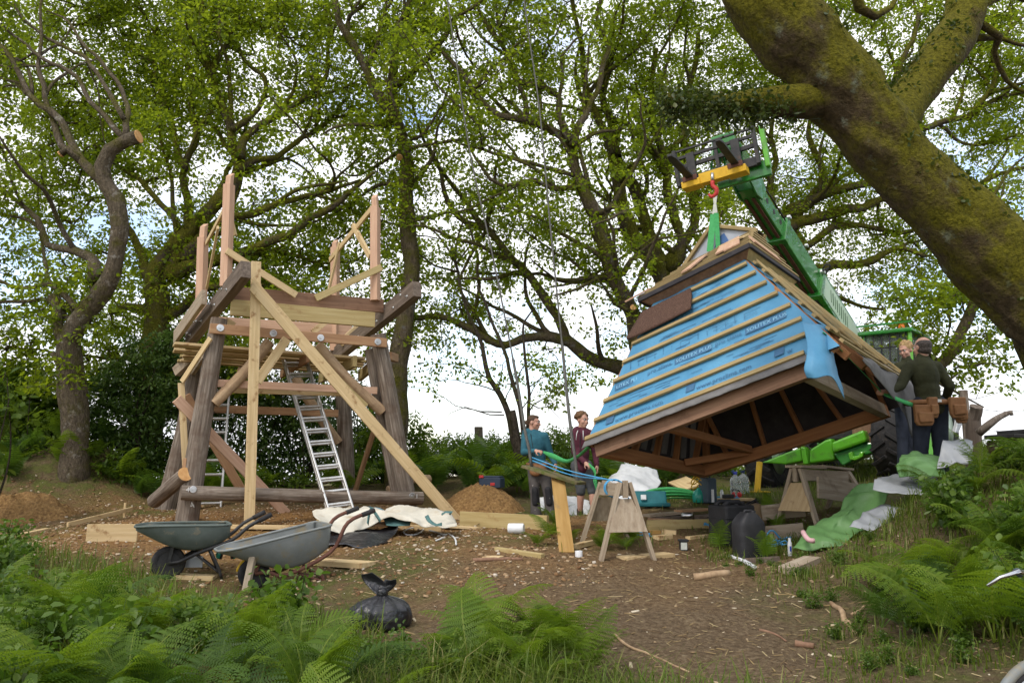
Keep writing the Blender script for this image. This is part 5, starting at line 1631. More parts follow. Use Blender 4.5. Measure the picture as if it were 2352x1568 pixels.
# glazed lantern: gable frame with a hazy sheet, blue and red tape behind it
gw, g0, g1, gy = 0.56, TZ - .03, 2.90, 0.40
for sgn in (-1, 1):
 hbar('lantern_frame', (sgn * gw, gy, g0), (0, gy, g1), 0.05, 0.055, 'roof_batten', (0, -1, 0))
 hbar('lantern_frame', (sgn * gw, .66, g0), (0, .66, g1), 0.05, 0.055, 'roof_batten', (0, -1, 0))
 hmesh('lantern_pane', [(sgn * gw, gy, g0 + .03), (0, gy, g1 + .03), (0, .66, g1 + .03), (sgn * gw, .66, g0 + .03)], [(0, 1, 2, 3)], MAT['clear_sheet'])
hbar('lantern_frame', (-gw, gy - .004, g0), (gw, gy - .004, g0), 0.05, 0.05, 'roof_batten', (0, -1, 0))
hbar('lantern_ridge', (0, gy, g1), (0, .66, g1), 0.04, 0.05, 'roof_batten')
hmesh('lantern_pane', [(-gw, gy + .02, g0), (gw, gy + .02, g0), (0, gy + .02, g1)], [(0, 1, 2)], MAT['clear_sheet'])
MAT['tape_blue'] = M_('tape_blue', [(0.3, (0.05, 0.12, 0.30)), (0.7, (0.10, 0.20, 0.42))], (9, 9, 9), 4, 0.5, 0.1)
hmesh('tape', [(-.06, gy + .014, g0 + .06), (.16, gy + .014, g0 + .06), (.13, gy + .014, g0 + .20), (.02, gy + .014, g0 + .17)], [(0, 1, 2, 3)], MAT['tape_blue'])
# ------------------------------------------------------------------ the telescopic handler
Zf = lambda x, y: (1505.2 + x / 5.556, 282.2 + y / 5.556)
FW = Vector((-0.65, -0.76, 0)).normalized()       # the way it faces
LT = Vector((0.76, -0.65, 0)).normalized()        # to the right as we see it
AXC = Vector((4.97, 12.4, 0))
tz = gz(AXC.x, AXC.y)
tele = thing('telehandler', (AXC.x, AXC.y, tz), 'bright green telescopic handler reaching its boom over the hut roof', 'telehandler')
RV = Matrix((LT, -FW, Vector((0, 0, 1)))).transposed()       # local: x right, y back, z up
def tp(x, y, z):
 return AXC + LT * x - FW * y + Vector((0, 0, z))
tip, piv = P(1712, 420, 10.75), P(2010, 880, 15.2)
BD = (tip - piv).normalized()
BL = (piv - tip).length
BU = LT.cross(-BD)
if BU.z < 0: BU = -BU
def bm(t0, t1, w, h, mat, name, du=0.0, dl=0.0, bev=0.02):
 a, b = piv + BD * (BL * t0) + BU * du + LT * dl, piv + BD * (BL * t1) + BU * du + LT * dl
 return bar(name, tele, a, b, w, h, MAT[mat], BU, bev)
bm(-0.04, 0.56, 0.36, 0.50, 'green_paint', 'boom_section')
bm(0.50, 0.80, 0.30, 0.38, 'green_paint', 'boom_section', bev=0.015)
bm(0.76, 1.0, 0.235, 0.285, 'green_paint', 'boom_section', bev=0.012)
bm(0.02, 0.56, 0.006, 0.36, 'cream_paint', 'boom_stripe', 0.0, 0.183, 0)  # pale stripe, with light falling on this side put into its colour
MAT['stripe_ink'] = M_('stripe_ink', [(0.3, (0.05, 0.12, 0.05)), (0.7, (0.10, 0.2, 0.09))], (20, 20, 20), 3, 0.5, 0)
for k in range(9):      # the worn lettering on the stripe, no longer readable
 t = 0.36 + k * 0.017
 a = piv + BD * (BL * t) + LT * 0.188 - BU * 0.10
 b = piv + BD * (BL * (t + 0.012)) + LT * 0.188 + BU * 0.10
 bar('boom_lettering', tele, a, b, 0.004, 0.022 + .012 * (k % 2), MAT['stripe_ink'], BU, 0)
bm(0.555, 0.575, 0.40, 0.54, 'green_paint', 'boom_collar', bev=0.012)
bm(0.795, 0.815, 0.335, 0.42, 'green_paint', 'boom_collar', bev=0.012)
for dl in (-0.055, 0.055):
 bm(0.57, 0.80, 0.055, 0.02, 'rust', 'chain', -0.205, dl, 0)
 bm(0.81, 0.97, 0.045, 0.02, 'rust', 'chain', -0.157, dl, 0)
bm(0.30, 0.555, 0.17, 0.03, 'black_metal', 'chain_guard', -0.262, 0, 0.004)
for k in range(4):
 t = 0.835 + k * 0.042
 mb = MB()
 mb.lathe([(0.045, 0), (0.042, 0.004)], piv + BD * BL * t + LT * 0.1165 + BU * 0.03, 14, frame(LT, BD))
 mb.build('boom_hole', MAT['black_metal'], tele)
for t, s in ((0.58, .05), (0.70, .035), (0.82, .04), (0.90, .03)):
 p = piv + BD * BL * t + LT * 0.2 + BU * 0.17
 MB().box(p, s * 1.3, s, s * 1.6, frame(BD, BU)).build('hose_clamp', MAT['white_plastic'], tele, bevel=.004)
hs = spline([(*(piv + BD * BL * t + LT * (0.20 + dx) + BU * du), 0.014) for t, dx, du in ((.56, 0, .2), (.575, .10, .27), (.60, .13, .2), (.615, .10, .12), (.60, .05, .1), (.585, .09, .2))], .05)
MB().tube(hs[:, :3], hs[:, 3], 7).build('hose', MAT['rubber'], tele, smooth=True)
hs = spline([(*(piv + BD * BL * t + LT * 0.125 + BU * 0.165), 0.012) for t in (.58, .7, .8, .9, .98)], .1)
MB().tube(hs[:, :3], hs[:, 3], 6).build('hose', MAT['rubber'], tele, smooth=True)
# carriage with two tines on the boom head
TD2 = Vector((-0.50, -0.866, 0.0)).normalized()
CL = Vector((0.86, -0.48, 0.12)).normalized()
CO = P(*Zf(800, 650), 10.42)
CU = CL.cross(TD2)
if CU.z < 0: CU = -CU
CR = Matrix((CL, TD2, CU)).transposed()
def cp(x, y, z):
 return CO + CL * x + TD2 * y + CU * z
def cbar(name, a, b, w, h, mat, up=None, bev=0.006):
 return bar(name, tele, cp(*a), cp(*b), w, h, MAT[mat], up or TD2, bev)
CWD, CHT = 0.56, 0.50
cbar('carriage_bar', (-CWD, 0, CHT), (CWD, 0, CHT), 0.03, 0.03, 'black_metal')
cbar('carriage_bar', (-CWD, 0, CHT * .78), (CWD, 0, CHT * .78), 0.045, 0.04, 'black_metal')
cbar('carriage_bar', (-CWD, -.03, CHT * .52), (CWD, -.03, CHT * .52), 0.06, 0.05, 'black_metal')
cbar('carriage_bar', (-CWD, -.03, 0.03), (CWD, -.03, 0.03), 0.13, 0.06, 'black_metal')
for x in (-CWD, CWD):
 cbar('carriage_post', (x, -.01, -.03), (x, -.01, CHT + .02), 0.05, 0.10, 'black_metal')
cbar('carriage_post', (0.02, -.02, 0.0), (0.02, -.02, CHT), 0.05, 0.05, 'black_metal')
for x in (-0.33, 0.30):
 cbar('fork_shank', (x, 0.055, -.02), (x, 0.055, CHT * .80), 0.115, 0.045, 'black_metal')
 mb = MB()
 a, b = 0.03, 1.12
 prof = [(-.05, a, 0), (.05, a, 0), (.05, b - .12, .03), (.028, b, .035), (-.028, b, .035), (-.05, b - .12, .03)]
 mb.poly([cp(x + q[0], q[1], -0.05 + q[2] * .3) for q in prof], CU * 0.035)
 mb.build('fork_tine', MAT['black_metal'], tele, bevel=.004)
# boom head: green plates and tilt link behind the carriage
hd = tip
for s in (-0.13, 0.13):
 mb = MB()
 q = [hd - BD * .35 + BU * .10, hd - BD * .1 + BU * .22, CO + CU * .42 - TD2 * .12 + CL * .2, CO + CU * .02 - TD2 * .10 + CL * .2, hd - BD * .1 - BU * .18, hd - BD * .3 - BU * .12]
 mb.poly([p + LT * s for p in q], LT * 0.03)
 mb.build('head_plate', MAT['green_paint'], tele, bevel=.006)
mb = MB()
mb.box(cp(0.12, -0.20, 0.44), 0.32, 0.18, 0.34, CR)
mb.build('tilt_housing', MAT['green_paint'], tele, bevel=.02)
mb = MB()
mb.box(cp(0.66, -0.10, 0.22), 0.06, 0.14, 0.60, CR)
mb.build('carriage_guard', MAT['lime_paint'], tele, bevel=.01)
cbar('carriage_base', (-.05, -.13, -.07), (.68, -.13, -.07), 0.22, 0.07, 'green_paint')
for x in (-.12, .0):
 cbar('tilt_rod', (x, -.1, .05), (x + .06, -.2, .45), 0.03, 0.03, 'green_paint')
# axle, hubs and wheels
def wheel(c, r, w):
 mb = MB()
 prof = [(r * .55, -w / 2 * .8), (r * .8, -w / 2), (r * .95, -w / 2 * .92), (r, -w / 2 * .7), (r, w / 2 * .7), (r * .95, w / 2 * .92), (r * .8, w / 2), (r * .55, w / 2 * .8)]
 R = frame(LT)
 mb.lathe(prof, c, 40, R, cap=False)
 for k in range(16):
  for sgn in (-1, 1):
   an = 2 * math.pi * (k + (0.5 if sgn > 0 else 0)) / 16
   x, y = R.col[0], R.col[1]
   d0 = x * math.cos(an) + y * math.sin(an)
   d1 = x * math.cos(an + .26) + y * math.sin(an + .26)
   mb.bar(c + d0 * (r + .012) + LT * sgn * .01, c + d1 * (r - .004) + LT * sgn * w * .48, 0.05, 0.05, d0)
 o = mb.build('wheel', MAT['rubber'], tele, bevel=.006)
 m2 = MB()
 m2.lathe([(r * .56, -w * .38), (r * .5, -w * .30), (r * .2, -w * .2), (r * .2, w * .2), (r * .5, w * .30), (r * .56, w * .38)], c, 28, R)
 m2.build('rim', MAT['cream_paint'], o, smooth=True)
 return o
WR = 0.56
for x in (-0.98, 0.98):
 for y in (0.0, 2.75):
  c = tp(x, y, 0)
  c.z = gz(c.x, c.y) + WR - .04
  wheel(c, WR, 0.44)
cl, cr = tp(-0.98, 0, 0), tp(0.98, 0, 0)
zl, zr = gz(cl.x, cl.y) + WR, gz(cr.x, cr.y) + WR
axl, axr = tp(-0.72, 0, zl + .05), tp(0.72, 0, zr + .04)
mb = MB()
ax = axr - axl
def apoly(pts, y0, depth):
 mb = MB()
 up = Vector((0, 0, 1))
 mb.poly([axl + ax * u + up * v - FW * y0 for u, v in pts], FW * depth)
 return mb
Zx = lambda x, y: (1731 + x / 5.953, 940.7 + y / 5.953)
def axle(pts, dd, depth, mat, bev=.025, name='axle'):
 mb = MB()
 mb.poly([P(*Zx(x, y), 12.55 - x / 1700 * .9 - dd) for x, y in pts], -FW * depth)
 return mb.build(name, MAT[mat], tele, bevel=bev)
axle([(100, 722), (430, 590), (640, 515), (665, 700), (430, 748)], .0, .35, 'lime_paint')
axle([(640, 500), (700, 520), (750, 740), (680, 745), (655, 640)], .03, .40, 'lime_paint', .015)
axle([(765, 545), (970, 415), (1062, 388), (1105, 685), (870, 718), (755, 735)], .06, .45, 'lime_paint', .03)
axle([(1058, 445), (1500, 270), (1545, 430), (1082, 590)], .16, .40, 'lime_paint', .035)
axle([(1090, 605), (1540, 445), (1690, 450), (1690, 575), (1500, 620), (1215, 765)], .08, .40, 'green_paint', .02)
axle([(1290, 590), (1345, 570), (1360, 640), (1440, 620), (1450, 570), (1500, 580), (1490, 640), (1390, 690), (1310, 680)], .16, .10, 'lime_paint', .012, 'bracket')
for u, v in ((.45, .0), (.55, .06), (.49, -.1)):
 MB().lathe([(.018, 0), (.016, .012)], axl + ax * u + Vector((0, 0, v)) + FW * .265, 8, frame(FW)).build('axle_bolt', MAT['green_paint'], tele)
hs = spline([(*(axl + ax * u + Vector((0, 0, v)) + FW * w), 0.013) for u, v, w in ((.33, .22, .2), (.34, .05, .36), (.42, -.12, .38), (.52, -.18, .34), (.6, -.17, .3))], .05)
MB().tube(hs[:, :3], hs[:, 3], 6).build('hose', MAT['rubber'], tele, smooth=True)
mb = MB()
mb.box(tp(0.22, 0.05, zr + .36), .22, .10, .10, RV)
mb.build('amber_lamp', MAT['yellow_paint'], tele, bevel=.01)
# chassis, boom rest, cab
zc = gz(*tp(0, 1.4, 0).xy)
mb = MB()
mb.box(tp(0, 1.5, zc + .78), .95, 3.6, .52, RV)
mb.build('chassis', MAT['black_metal'], tele, bevel=.03)
mb = MB()
mb.box(tp(-0.70, 1.75, zc + 1.05), .5, 1.6, .62, RV)
mb.build('engine_cover', MAT['lime_paint'], tele, bevel=.05)
mb = MB()
mb.box(tp(0, 3.1, zc + 1.4), .5, .6, .9, RV)
mb.build('boom_tower', MAT['lime_paint'], tele, bevel=.03)
CB = (0.18, 0.90, 0.80, 2.20)       # cab: x0, x1, y0, y1 in machine axes
x0, x1, y0, y1 = 0.30, 1.05, 0.85, 2.1
zf, zt = zc + .80, zc + 2.28
cab = tele
for (x, y, s) in ((x0, y0, 0), (x1, y0, 0), (x0, y1, 0), (x1, y1, 0)):
 bar('cab_post', tele, tp(x, y, zf), tp(x + (.03 if x == x0 else -.03), y + (.22 if y == y0 else -.05), zt), 0.06, 0.08, MAT['lime_paint' if y == y0 and x == x1 else 'green_paint'], None, .01)
mb = MB()
mb.box(tp((x0 + x1) / 2, (y0 + y1) / 2 + .08, zt + .03), x1 - x0 + .10, y1 - y0 - .08, .07, RV)
mb.build('cab_roof', MAT['green_paint'], tele, bevel=.02)
mb = MB()
mb.box(tp((x0 + x1) / 2, (y0 + y1) / 2, zf - .15), x1 - x0 + .02, y1 - y0, .34, RV)
mb.build('cab_base', MAT['lime_paint'], tele, bevel=.02)
glass = bpy.data.materials.new('cab_glass')
glass.use_nodes = True
gb = glass.node_tree.nodes['Principled BSDF']
gb.inputs['Base Color'].default_value = (0.55, 0.62, 0.60, 1)
gb.inputs['Roughness'].default_value = 0.05
gb.inputs['Transmission Weight'].default_value = 0.85
gb.inputs['IOR'].default_value = 1.1
gb.inputs['Specular IOR Level'].default_value = 0.6
for a, b in (((x0, y0), (x1, y0)), ((x0, y0), (x0, y1)), ((x1, y0), (x1, y1)), ((x0, y1), (x1, y1))):
 top = lambda q: tp(q[0] + (.03 if q[0] == x0 else -.03), q[1] + (.22 if q[1] == y0 else -.05), zt)
 meshobj('cab_window', [tuple(tp(*a, zf + .02)), tuple(tp(*b, zf + .02)), tuple(top(b)), tuple(top(a))], [(0, 1, 2, 3)], glass, tele, None, True, False)
for k in range(6):      # guard bars over the windscreen and roof
 x = x0 + .06 + k * .125
 bar('guard_bar', tele, tp(x, y0 + .04, zf + .55), tp(x, y0 + .20, zt + .10), 0.016, 0.016, MAT['black_metal'], None, 0)
for z in (.75, 1.0, 1.25, 1.52):
 bar('guard_bar', tele, tp(x0 - .03, y0 + .03 + z * .13, zf + z), tp(x1 + .03, y0 + .03 + z * .13, zf + z), 0.02, 0.02, MAT['black_metal'], None, 0)
bar('guard_bar', tele, tp(x0 - .05, y0 + .1, zt + .15), tp(x1 + .05, y0 + .1, zt + .15), 0.03, 0.03, MAT['green_paint'], None, 0)
mb = MB()
mb.box(tp(.62, 1.72, zf + .55), .42, .14, .7, RV)
mb.box(tp(.62, 1.5, zf + .18), .42, .44, .14, RV)
mb.build('seat', MAT['rubber'], tele, bevel=.04)
mb = MB()
mb.lathe([(.055, 0), (.06, .02), (.058, .08), (.04, .12), (.0, .135)], tp(.85, 1.35, zt + .06), 16)
MAT['orange_lens'] = M_('orange_lens', [(0.3, (0.75, 0.16, 0.02)), (0.7, (0.85, 0.22, 0.03))], (5, 5, 5), 2, 0.2, 0, spec=.6)
mb.build('beacon', MAT['orange_lens'], tele, smooth=True)
mb = MB()
mb.box(tp(1.18, 1.2, zt - .25), .12, .05, .22, RV)
mb.build('mirror', MAT['black_metal'], tele, bevel=.01)
# mudguard strip and mud flap by the near wheel
mb = MB()
mb.box(tp(.70, -.30, zr + .22), .48, .03, .55, RV)
mb.build('mud_flap', MAT['brown_wood'], tele, bevel=.004)
bar('step_rail', tele, tp(1.22, -.42, zr + .55), tp(1.30, -.40, zr - .38), 0.05, 0.05, MAT['alu'], None, .006)
bar('cab_step', tele, tp(1.20, .55, zf + .3), tp(1.35, .50, zf - .75), 0.09, 0.05, MAT['lime_paint'], None, .01)
# yellow stabiliser prop under the boom side
sp = gpx(1742, 1132, 8, 14)
prop = thing('prop_stand', (sp.x, sp.y, gz(sp.x, sp.y)), 'yellow steel prop on a flat foot beside the bottled water', 'prop')
MB().tube([sp + Vector((-.02, 0, .01)), sp + Vector((.07, .1, .45))], .045, 14).build('tube', MAT['yellow_paint'], prop, smooth=False, autosmooth=40)
MB().box(sp + Vector((0, 0, .02)), .30, .20, .02).build('foot_plate', MAT['yellow_paint'], prop, bevel=.004)
# ------------------------------------------------------------------ yellow lifting beam on the tines, hook and slings
lift = thing('lifting_beam', cp(0, .16, -.1), 'yellow crane hook attachment sleeved on to the two black tines', 'lifting beam')
for x in (-0.33, 0.30):
 mb = MB()
 mb.box(cp(x, .17, -.125), .26, .20, .10, CR)
 mb.build('sleeve', MAT['yellow_paint'], lift, bevel=.008)
 mb = MB()
 mb.box(cp(x, .276, -.055), .20, .012, .07, CR)
 mb.build('sleeve_mouth', MAT['rust'], lift)
mb = MB()
mb.box(cp(-.015, .17, -.09), .40, .13, .15, CR)
mb.build('cross_beam', MAT['yellow_paint'], lift, bevel=.008)
hk = cp(-.03, .25, -.13)
mb = MB()
mb.tube([hk + Vector((0, 0, .06)), hk + Vector((0, 0, -.06))], .022, 10)
mb.build('shackle', MAT['steel'], lift, smooth=True)
MAT['red_paint'] = M_('red_paint', [(0.3, (0.40, 0.03, 0.03)), (0.7, (0.55, 0.05, 0.045))], (9, 9, 9), 4, 0.4, 0.05)
hq = spline([(*(hk + CL * x + Vector((0, 0, z))), r) for x, z, r in ((0, -.05, .028), (.0, -.12, .03), (.05, -.18, .03), (.04, -.25, .03), (-.02, -.27, .026), (-.06, -.22, .016))], .03)
MB().tube(hq[:, :3], hq[:, 3], 10).build('hook', MAT['red_paint'], lift, smooth=True)
MAT['green_strap'] = M_('green_strap', [(0.3, (0.045, 0.30, 0.09)), (0.7, (0.08, 0.42, 0.14))], (30, 30, 30), 4, 0.7, 0.1)
MAT['pale_strap'] = M_('pale_strap', [(0.3, (0.45, 0.47, 0.42)), (0.7, (0.6, 0.62, 0.56))], (30, 30, 30), 4, 0.75, 0.1)
def strap(name, pts, w, mat, label, cat='strap', twist=None, group=None, thick=0.004, parent=None):
 """a flat webbing strap through points (x, y, z, face angle)"""
 A = spline(pts, .04)
 v, f = [], []
 for i in range(len(A)):
  p = Vector(A[i, :3])
  t = Vector(A[min(i + 1, len(A) - 1), :3] - A[max(i - 1, 0), :3]).normalized()
  s = t.cross(Vector((0, 0, 1)))
  s = s.normalized() if s.length > .05 else Vector((1, 0, 0))
  s = Quaternion(t, A[i, 3]) @ s
  nn = s.cross(t)
  ww = A[i, 4] if A.shape[1] > 4 else w
  for a, b in ((-1, -1), (1, -1), (1, 1), (-1, 1)):
   v.append(tuple(p + s * ww / 2 * a + nn * thick / 2 * b))
 for i in range(len(A) - 1):
  for k in range(4):
   a, b = i * 4 + k, i * 4 + (k + 1) % 4
   f.append((a, b, b + 4, a + 4))
 f += [(3, 2, 1, 0), tuple(len(v) - 4 + k for k in range(4))]
 o = meshobj(name, v, f, MAT[mat], parent, None, True, True)
 if parent is None:
  tag(o, label, cat, group)
 return o
hb = hk + CL * .03 + Vector((0, 0, -.26))
top_in = HM @ Vector((-.04, .30, 2.50))
for k, (dx, w) in enumerate(((-.05, .085), (.06, .06))):
 e = top_in + HR @ Vector((dx, .03 * k, 0))
 m_ = hb.lerp(e, .34)
 sl = thing('lifting_sling', hb, ('broad' if k == 0 else 'narrow') + ' green lifting sling from the red hook into the lantern', 'sling', 'slings holding the hut roof')
 bar('sling_eye', sl, hb + CL * (.012 - .03 * k), m_, .035, .012, MAT['pale_strap'], TD2, .002)
 bar('webbing', sl, m_, e, w, .008, MAT['green_strap'], TD2 + CL * .5 * k, .001)
# ------------------------------------------------------------------ people: overlapping forms fused to one continuous skin
def fused(name, prims, mat, parent, voxel=0.012, smooth=4, tint=None):
 """prims: ('c', a, b, ra, rb) tapered limb or ('e', centre, (rx, ry, rz), R) ellipsoid -> one watertight mesh"""
 v, f = [], []
 for p in prims:
  k = len(v)
  if p[0] == 'c':
   a, b, ra, rb = Vector(p[1]), Vector(p[2]), p[3], p[4]
   d = (b - a)
   L = max(d.length, 1e-4)
   R = frame(d)
   n, rows = 14, []
   for t in np.linspace(-math.pi / 2, 0, 4):
    rows.append((ra * math.cos(t), ra * math.sin(t)))
   for t in np.linspace(0, math.pi / 2, 4):
    rows.append((rb * math.cos(t), L + rb * math.sin(t)))
   for r, z in rows:
    for q in range(n):
     an = 2 * math.pi * q / n
     v.append(tuple(a + R @ Vector((max(r, 1e-4) * math.cos(an), max(r, 1e-4) * math.sin(an), z))))
   m = len(rows)
  else:
   c, rr = Vector(p[1]), p[2]
   R = p[3] if len(p) > 3 else Matrix.Identity(3)
   n, m = 16, 11
   for i in range(m):
    t = -math.pi / 2 + math.pi * i / (m - 1)
    for q in range(n):
     an = 2 * math.pi * q / n
     ct = max(math.cos(t), 1e-3)
     v.append(tuple(c + R @ Vector((rr[0] * ct * math.cos(an), rr[1] * ct * math.sin(an), rr[2] * math.sin(t)))))
  for i in range(m - 1):
   for q in range(n):
    q2 = (q + 1) % n
    f.append((k + i * n + q, k + i * n + q2, k + (i + 1) * n + q2, k + (i + 1) * n + q))
  f.append(tuple(k + q for q in range(n - 1, -1, -1)))
  f.append(tuple(k + (m - 1) * n + q for q in range(n)))
 me = bpy.data.meshes.new(name)
 me.from_pydata(v, [], f)
 tmp = bpy.data.objects.new(name, me)
 C.objects.link(tmp)
 r = tmp.modifiers.new('r', 'REMESH')
 r.mode = 'VOXEL'
 r.voxel_size = voxel
 s = tmp.modifiers.new('s', 'SMOOTH')
 s.factor = 0.5
 s.iterations = smooth
 out = bpy.data.meshes.new_from_object(tmp.evaluated_get(bpy.context.evaluated_depsgraph_get()))
 bpy.data.objects.remove(tmp)
 bpy.data.meshes.remove(me)
 out.name = name
 out.materials.clear()
 out.transform(WM[parent].inverted())
 out.materials.append(mat)
 out.polygons.foreach_set('use_smooth', [True] * len(out.polygons))
 o = bpy.data.objects.new(name, out)
 link(o, WM[parent], parent)
 return o
MAT['skin'] = M_('skin', [(0.3, (0.42, 0.22, 0.155)), (0.7, (0.55, 0.32, 0.235))], (14, 14, 14), 4, 0.5, 0.05, spec=0.35)
MAT['teal_fleece'] = M_('teal_fleece', [(0.3, (0.022, 0.095, 0.13)), (0.7, (0.04, 0.145, 0.19))], (9, 9, 9), 5, 0.9, 0.5, bscale=16, bdist=0.02)
MAT['maroon_hoodie'] = M_('maroon_hoodie', [(0.3, (0.055, 0.012, 0.022)), (0.7, (0.10, 0.026, 0.042))], (9, 9, 9), 5, 0.9, 0.5, bscale=16, bdist=0.02)
MAT['olive_shirt'] = M_('olive_shirt', [(0.3, (0.022, 0.024, 0.010)), (0.7, (0.045, 0.047, 0.022))], (7, 7, 7), 5, 0.92, 0.6, bscale=12, bdist=0.025)
MAT['grey_trousers'] = M_('grey_trousers', [(0.3, (0.065, 0.058, 0.055)), (0.7, (0.12, 0.108, 0.10))], (8, 8, 8), 5, 0.9, 0.5, bscale=14, stain=(22, (0.42, 0.40, 0.38), 0.66, 0.70), bdist=0.02)
MAT['grey_shorts'] = M_('grey_shorts', [(0.3, (0.055, 0.06, 0.065)), (0.7, (0.10, 0.105, 0.11))], (8, 8, 8), 5, 0.9, 0.5, bscale=14, bdist=0.02)
MAT['dark_jeans'] = M_('dark_jeans', [(0.3, (0.012, 0.016, 0.026)), (0.7, (0.03, 0.037, 0.055))], (8, 8, 8), 5, 0.9, 0.5, bscale=14, bdist=0.02)
MAT['knee_patch'] = M_('knee_patch', [(0.3, (0.015, 0.015, 0.018)), (0.7, (0.035, 0.034, 0.036))], (9, 9, 9), 4, 0.85, 0.3, stain=(26, (0.4, 0.38, 0.36), 0.68, 0.72))
MAT['boot_leather'] = M_('boot_leather', [(0.3, (0.045, 0.032, 0.022)), (0.7, (0.095, 0.07, 0.05))], (9, 9, 9), 4, 0.8, 0.3)
MAT['belt_leather'] = M_('belt_leather', [(0.3, (0.17, 0.075, 0.03)), (0.7, (0.30, 0.15, 0.065))], (9, 9, 9), 5, 0.7, 0.3, bdist=0.015)
MAT['brown_hair'] = M_('brown_hair', [(0.3, (0.045, 0.025, 0.015)), (0.7, (0.10, 0.06, 0.035))], (40, 40, 40), 4, 0.7, 0.6)
MAT['curly_hair'] = M_('curly_hair', [(0.3, (0.095, 0.05, 0.024)), (0.7, (0.22, 0.125, 0.06))], (40, 40, 40), 4, 0.7, 0.8)
MAT['blond_hair'] = M_('blond_hair', [(0.3, (0.28, 0.17, 0.07)), (0.7, (0.46, 0.31, 0.14))], (40, 40, 40), 4, 0.6, 0.8)
MAT['grey_hair'] = M_('grey_hair', [(0.3, (0.045, 0.035, 0.03)), (0.7, (0.11, 0.09, 0.08))], (60, 60, 60), 4, 0.75, 0.6)
MAT['eye_white'] = M_('eye_white', [(0.3, (0.6, 0.58, 0.55)), (0.7, (0.7, 0.68, 0.65))], (5, 5, 5), 2, 0.3, 0)
MAT['eye_dark'] = M_('eye_dark', [(0.3, (0.02, 0.015, 0.012)), (0.7, (0.03, 0.02, 0.015))], (5, 5, 5), 2, 0.3, 0)
MAT['lips'] = M_('lips', [(0.3, (0.30, 0.11, 0.095)), (0.7, (0.36, 0.14, 0.12))], (5, 5, 5), 2, 0.5, 0)
MAT['cord_white'] = M_('cord_white', [(0.3, (0.6, 0.6, 0.58)), (0.7, (0.72, 0.72, 0.7))], (30, 30, 30), 3, 0.8, 0.1)
def hand_prims(w, d, palm, curl=0.9, s=1.0):
 """palm ellipsoid, four unequal fingers bent round, a thumb from the side of the palm. d: along the hand, palm: direction it faces"""
 w, d, palm = Vector(w), Vector(d).normalized(), Vector(palm)
 palm = (palm - d * palm.dot(d)).normalized()
 x = d.cross(palm)
 R = Matrix((x, palm, d)).transposed()
 pr = [('e', w + d * 0.045 * s, (0.041 * s, 0.017 * s, 0.052 * s), R), ('c', w - d * .02, w + d * .03, .027 * s, .026 * s)]
 for i, (off, ln) in enumerate(((-.030, .068), (-.010, .078), (.010, .073), (.029, .057))):
  p = w + d * 0.085 * s + x * off * s
  a = curl * (0.85 + 0.1 * i)
  q = p + (d * math.cos(a * .5) + palm * math.sin(a * .5)) * ln * .45 * s
  r = q + (d * math.cos(a * 1.4) + palm * math.sin(a * 1.4)) * ln * .33 * s
  t = r + (d * math.cos(a * 2.1) + palm * math.sin(a * 2.1)) * ln * .27 * s
  pr += [('c', p, q, .0098 * s, .0092 * s), ('c', q, r, .0092 * s, .0086 * s), ('c', r, t, .0086 * s, .0075 * s)]
 b = w + d * .025 * s - x * .034 * s + palm * .006
 m = b + (d * .6 - x * .6 + palm * .35).normalized() * .038 * s
 e = m + (d * .75 - x * .05 + palm * .6).normalized() * .032 * s
 pr += [('c', b, m, .0125 * s, .0105 * s), ('c', m, e, .0105 * s, .0085 * s)]
 return pr
def head_prims(c, fwd, up, s=1.0):
 fwd, up = Vector(fwd).normalized(), Vector(up).normalized()
 sd = fwd.cross(up).normalized()
 up = sd.cross(fwd).normalized()
 R = Matrix((sd, fwd, up)).transposed()
 at = lambda x, y, z: Vector(c) + R @ Vector((x * s, y * s, z * s))
 pr = [('e', at(0, -.012, .028), (.074 * s, .094 * s, .088 * s), R), ('e', at(0, .030, -.035), (.060 * s, .062 * s, .075 * s), R),
   ('e', at(0, .058, -.088), (.034 * s, .030 * s, .024 * s), R), ('c', at(0, .088, .008), at(0, .105, -.028), .0095 * s, .0145 * s),
   ('e', at(0, .080, .030), (.055 * s, .02 * s, .012 * s), R), ('e', at(0, .086, -.060), (.024 * s, .014 * s, .010 * s), R)]
 for q in (-1, 1):
  pr += [('e', at(q * .076, -.010, -.008), (.010 * s, .020 * s, .032 * s), R), ('e', at(q * .040, .058, -.026), (.024 * s, .03 * s, .026 * s), R)]
 return pr, at, R
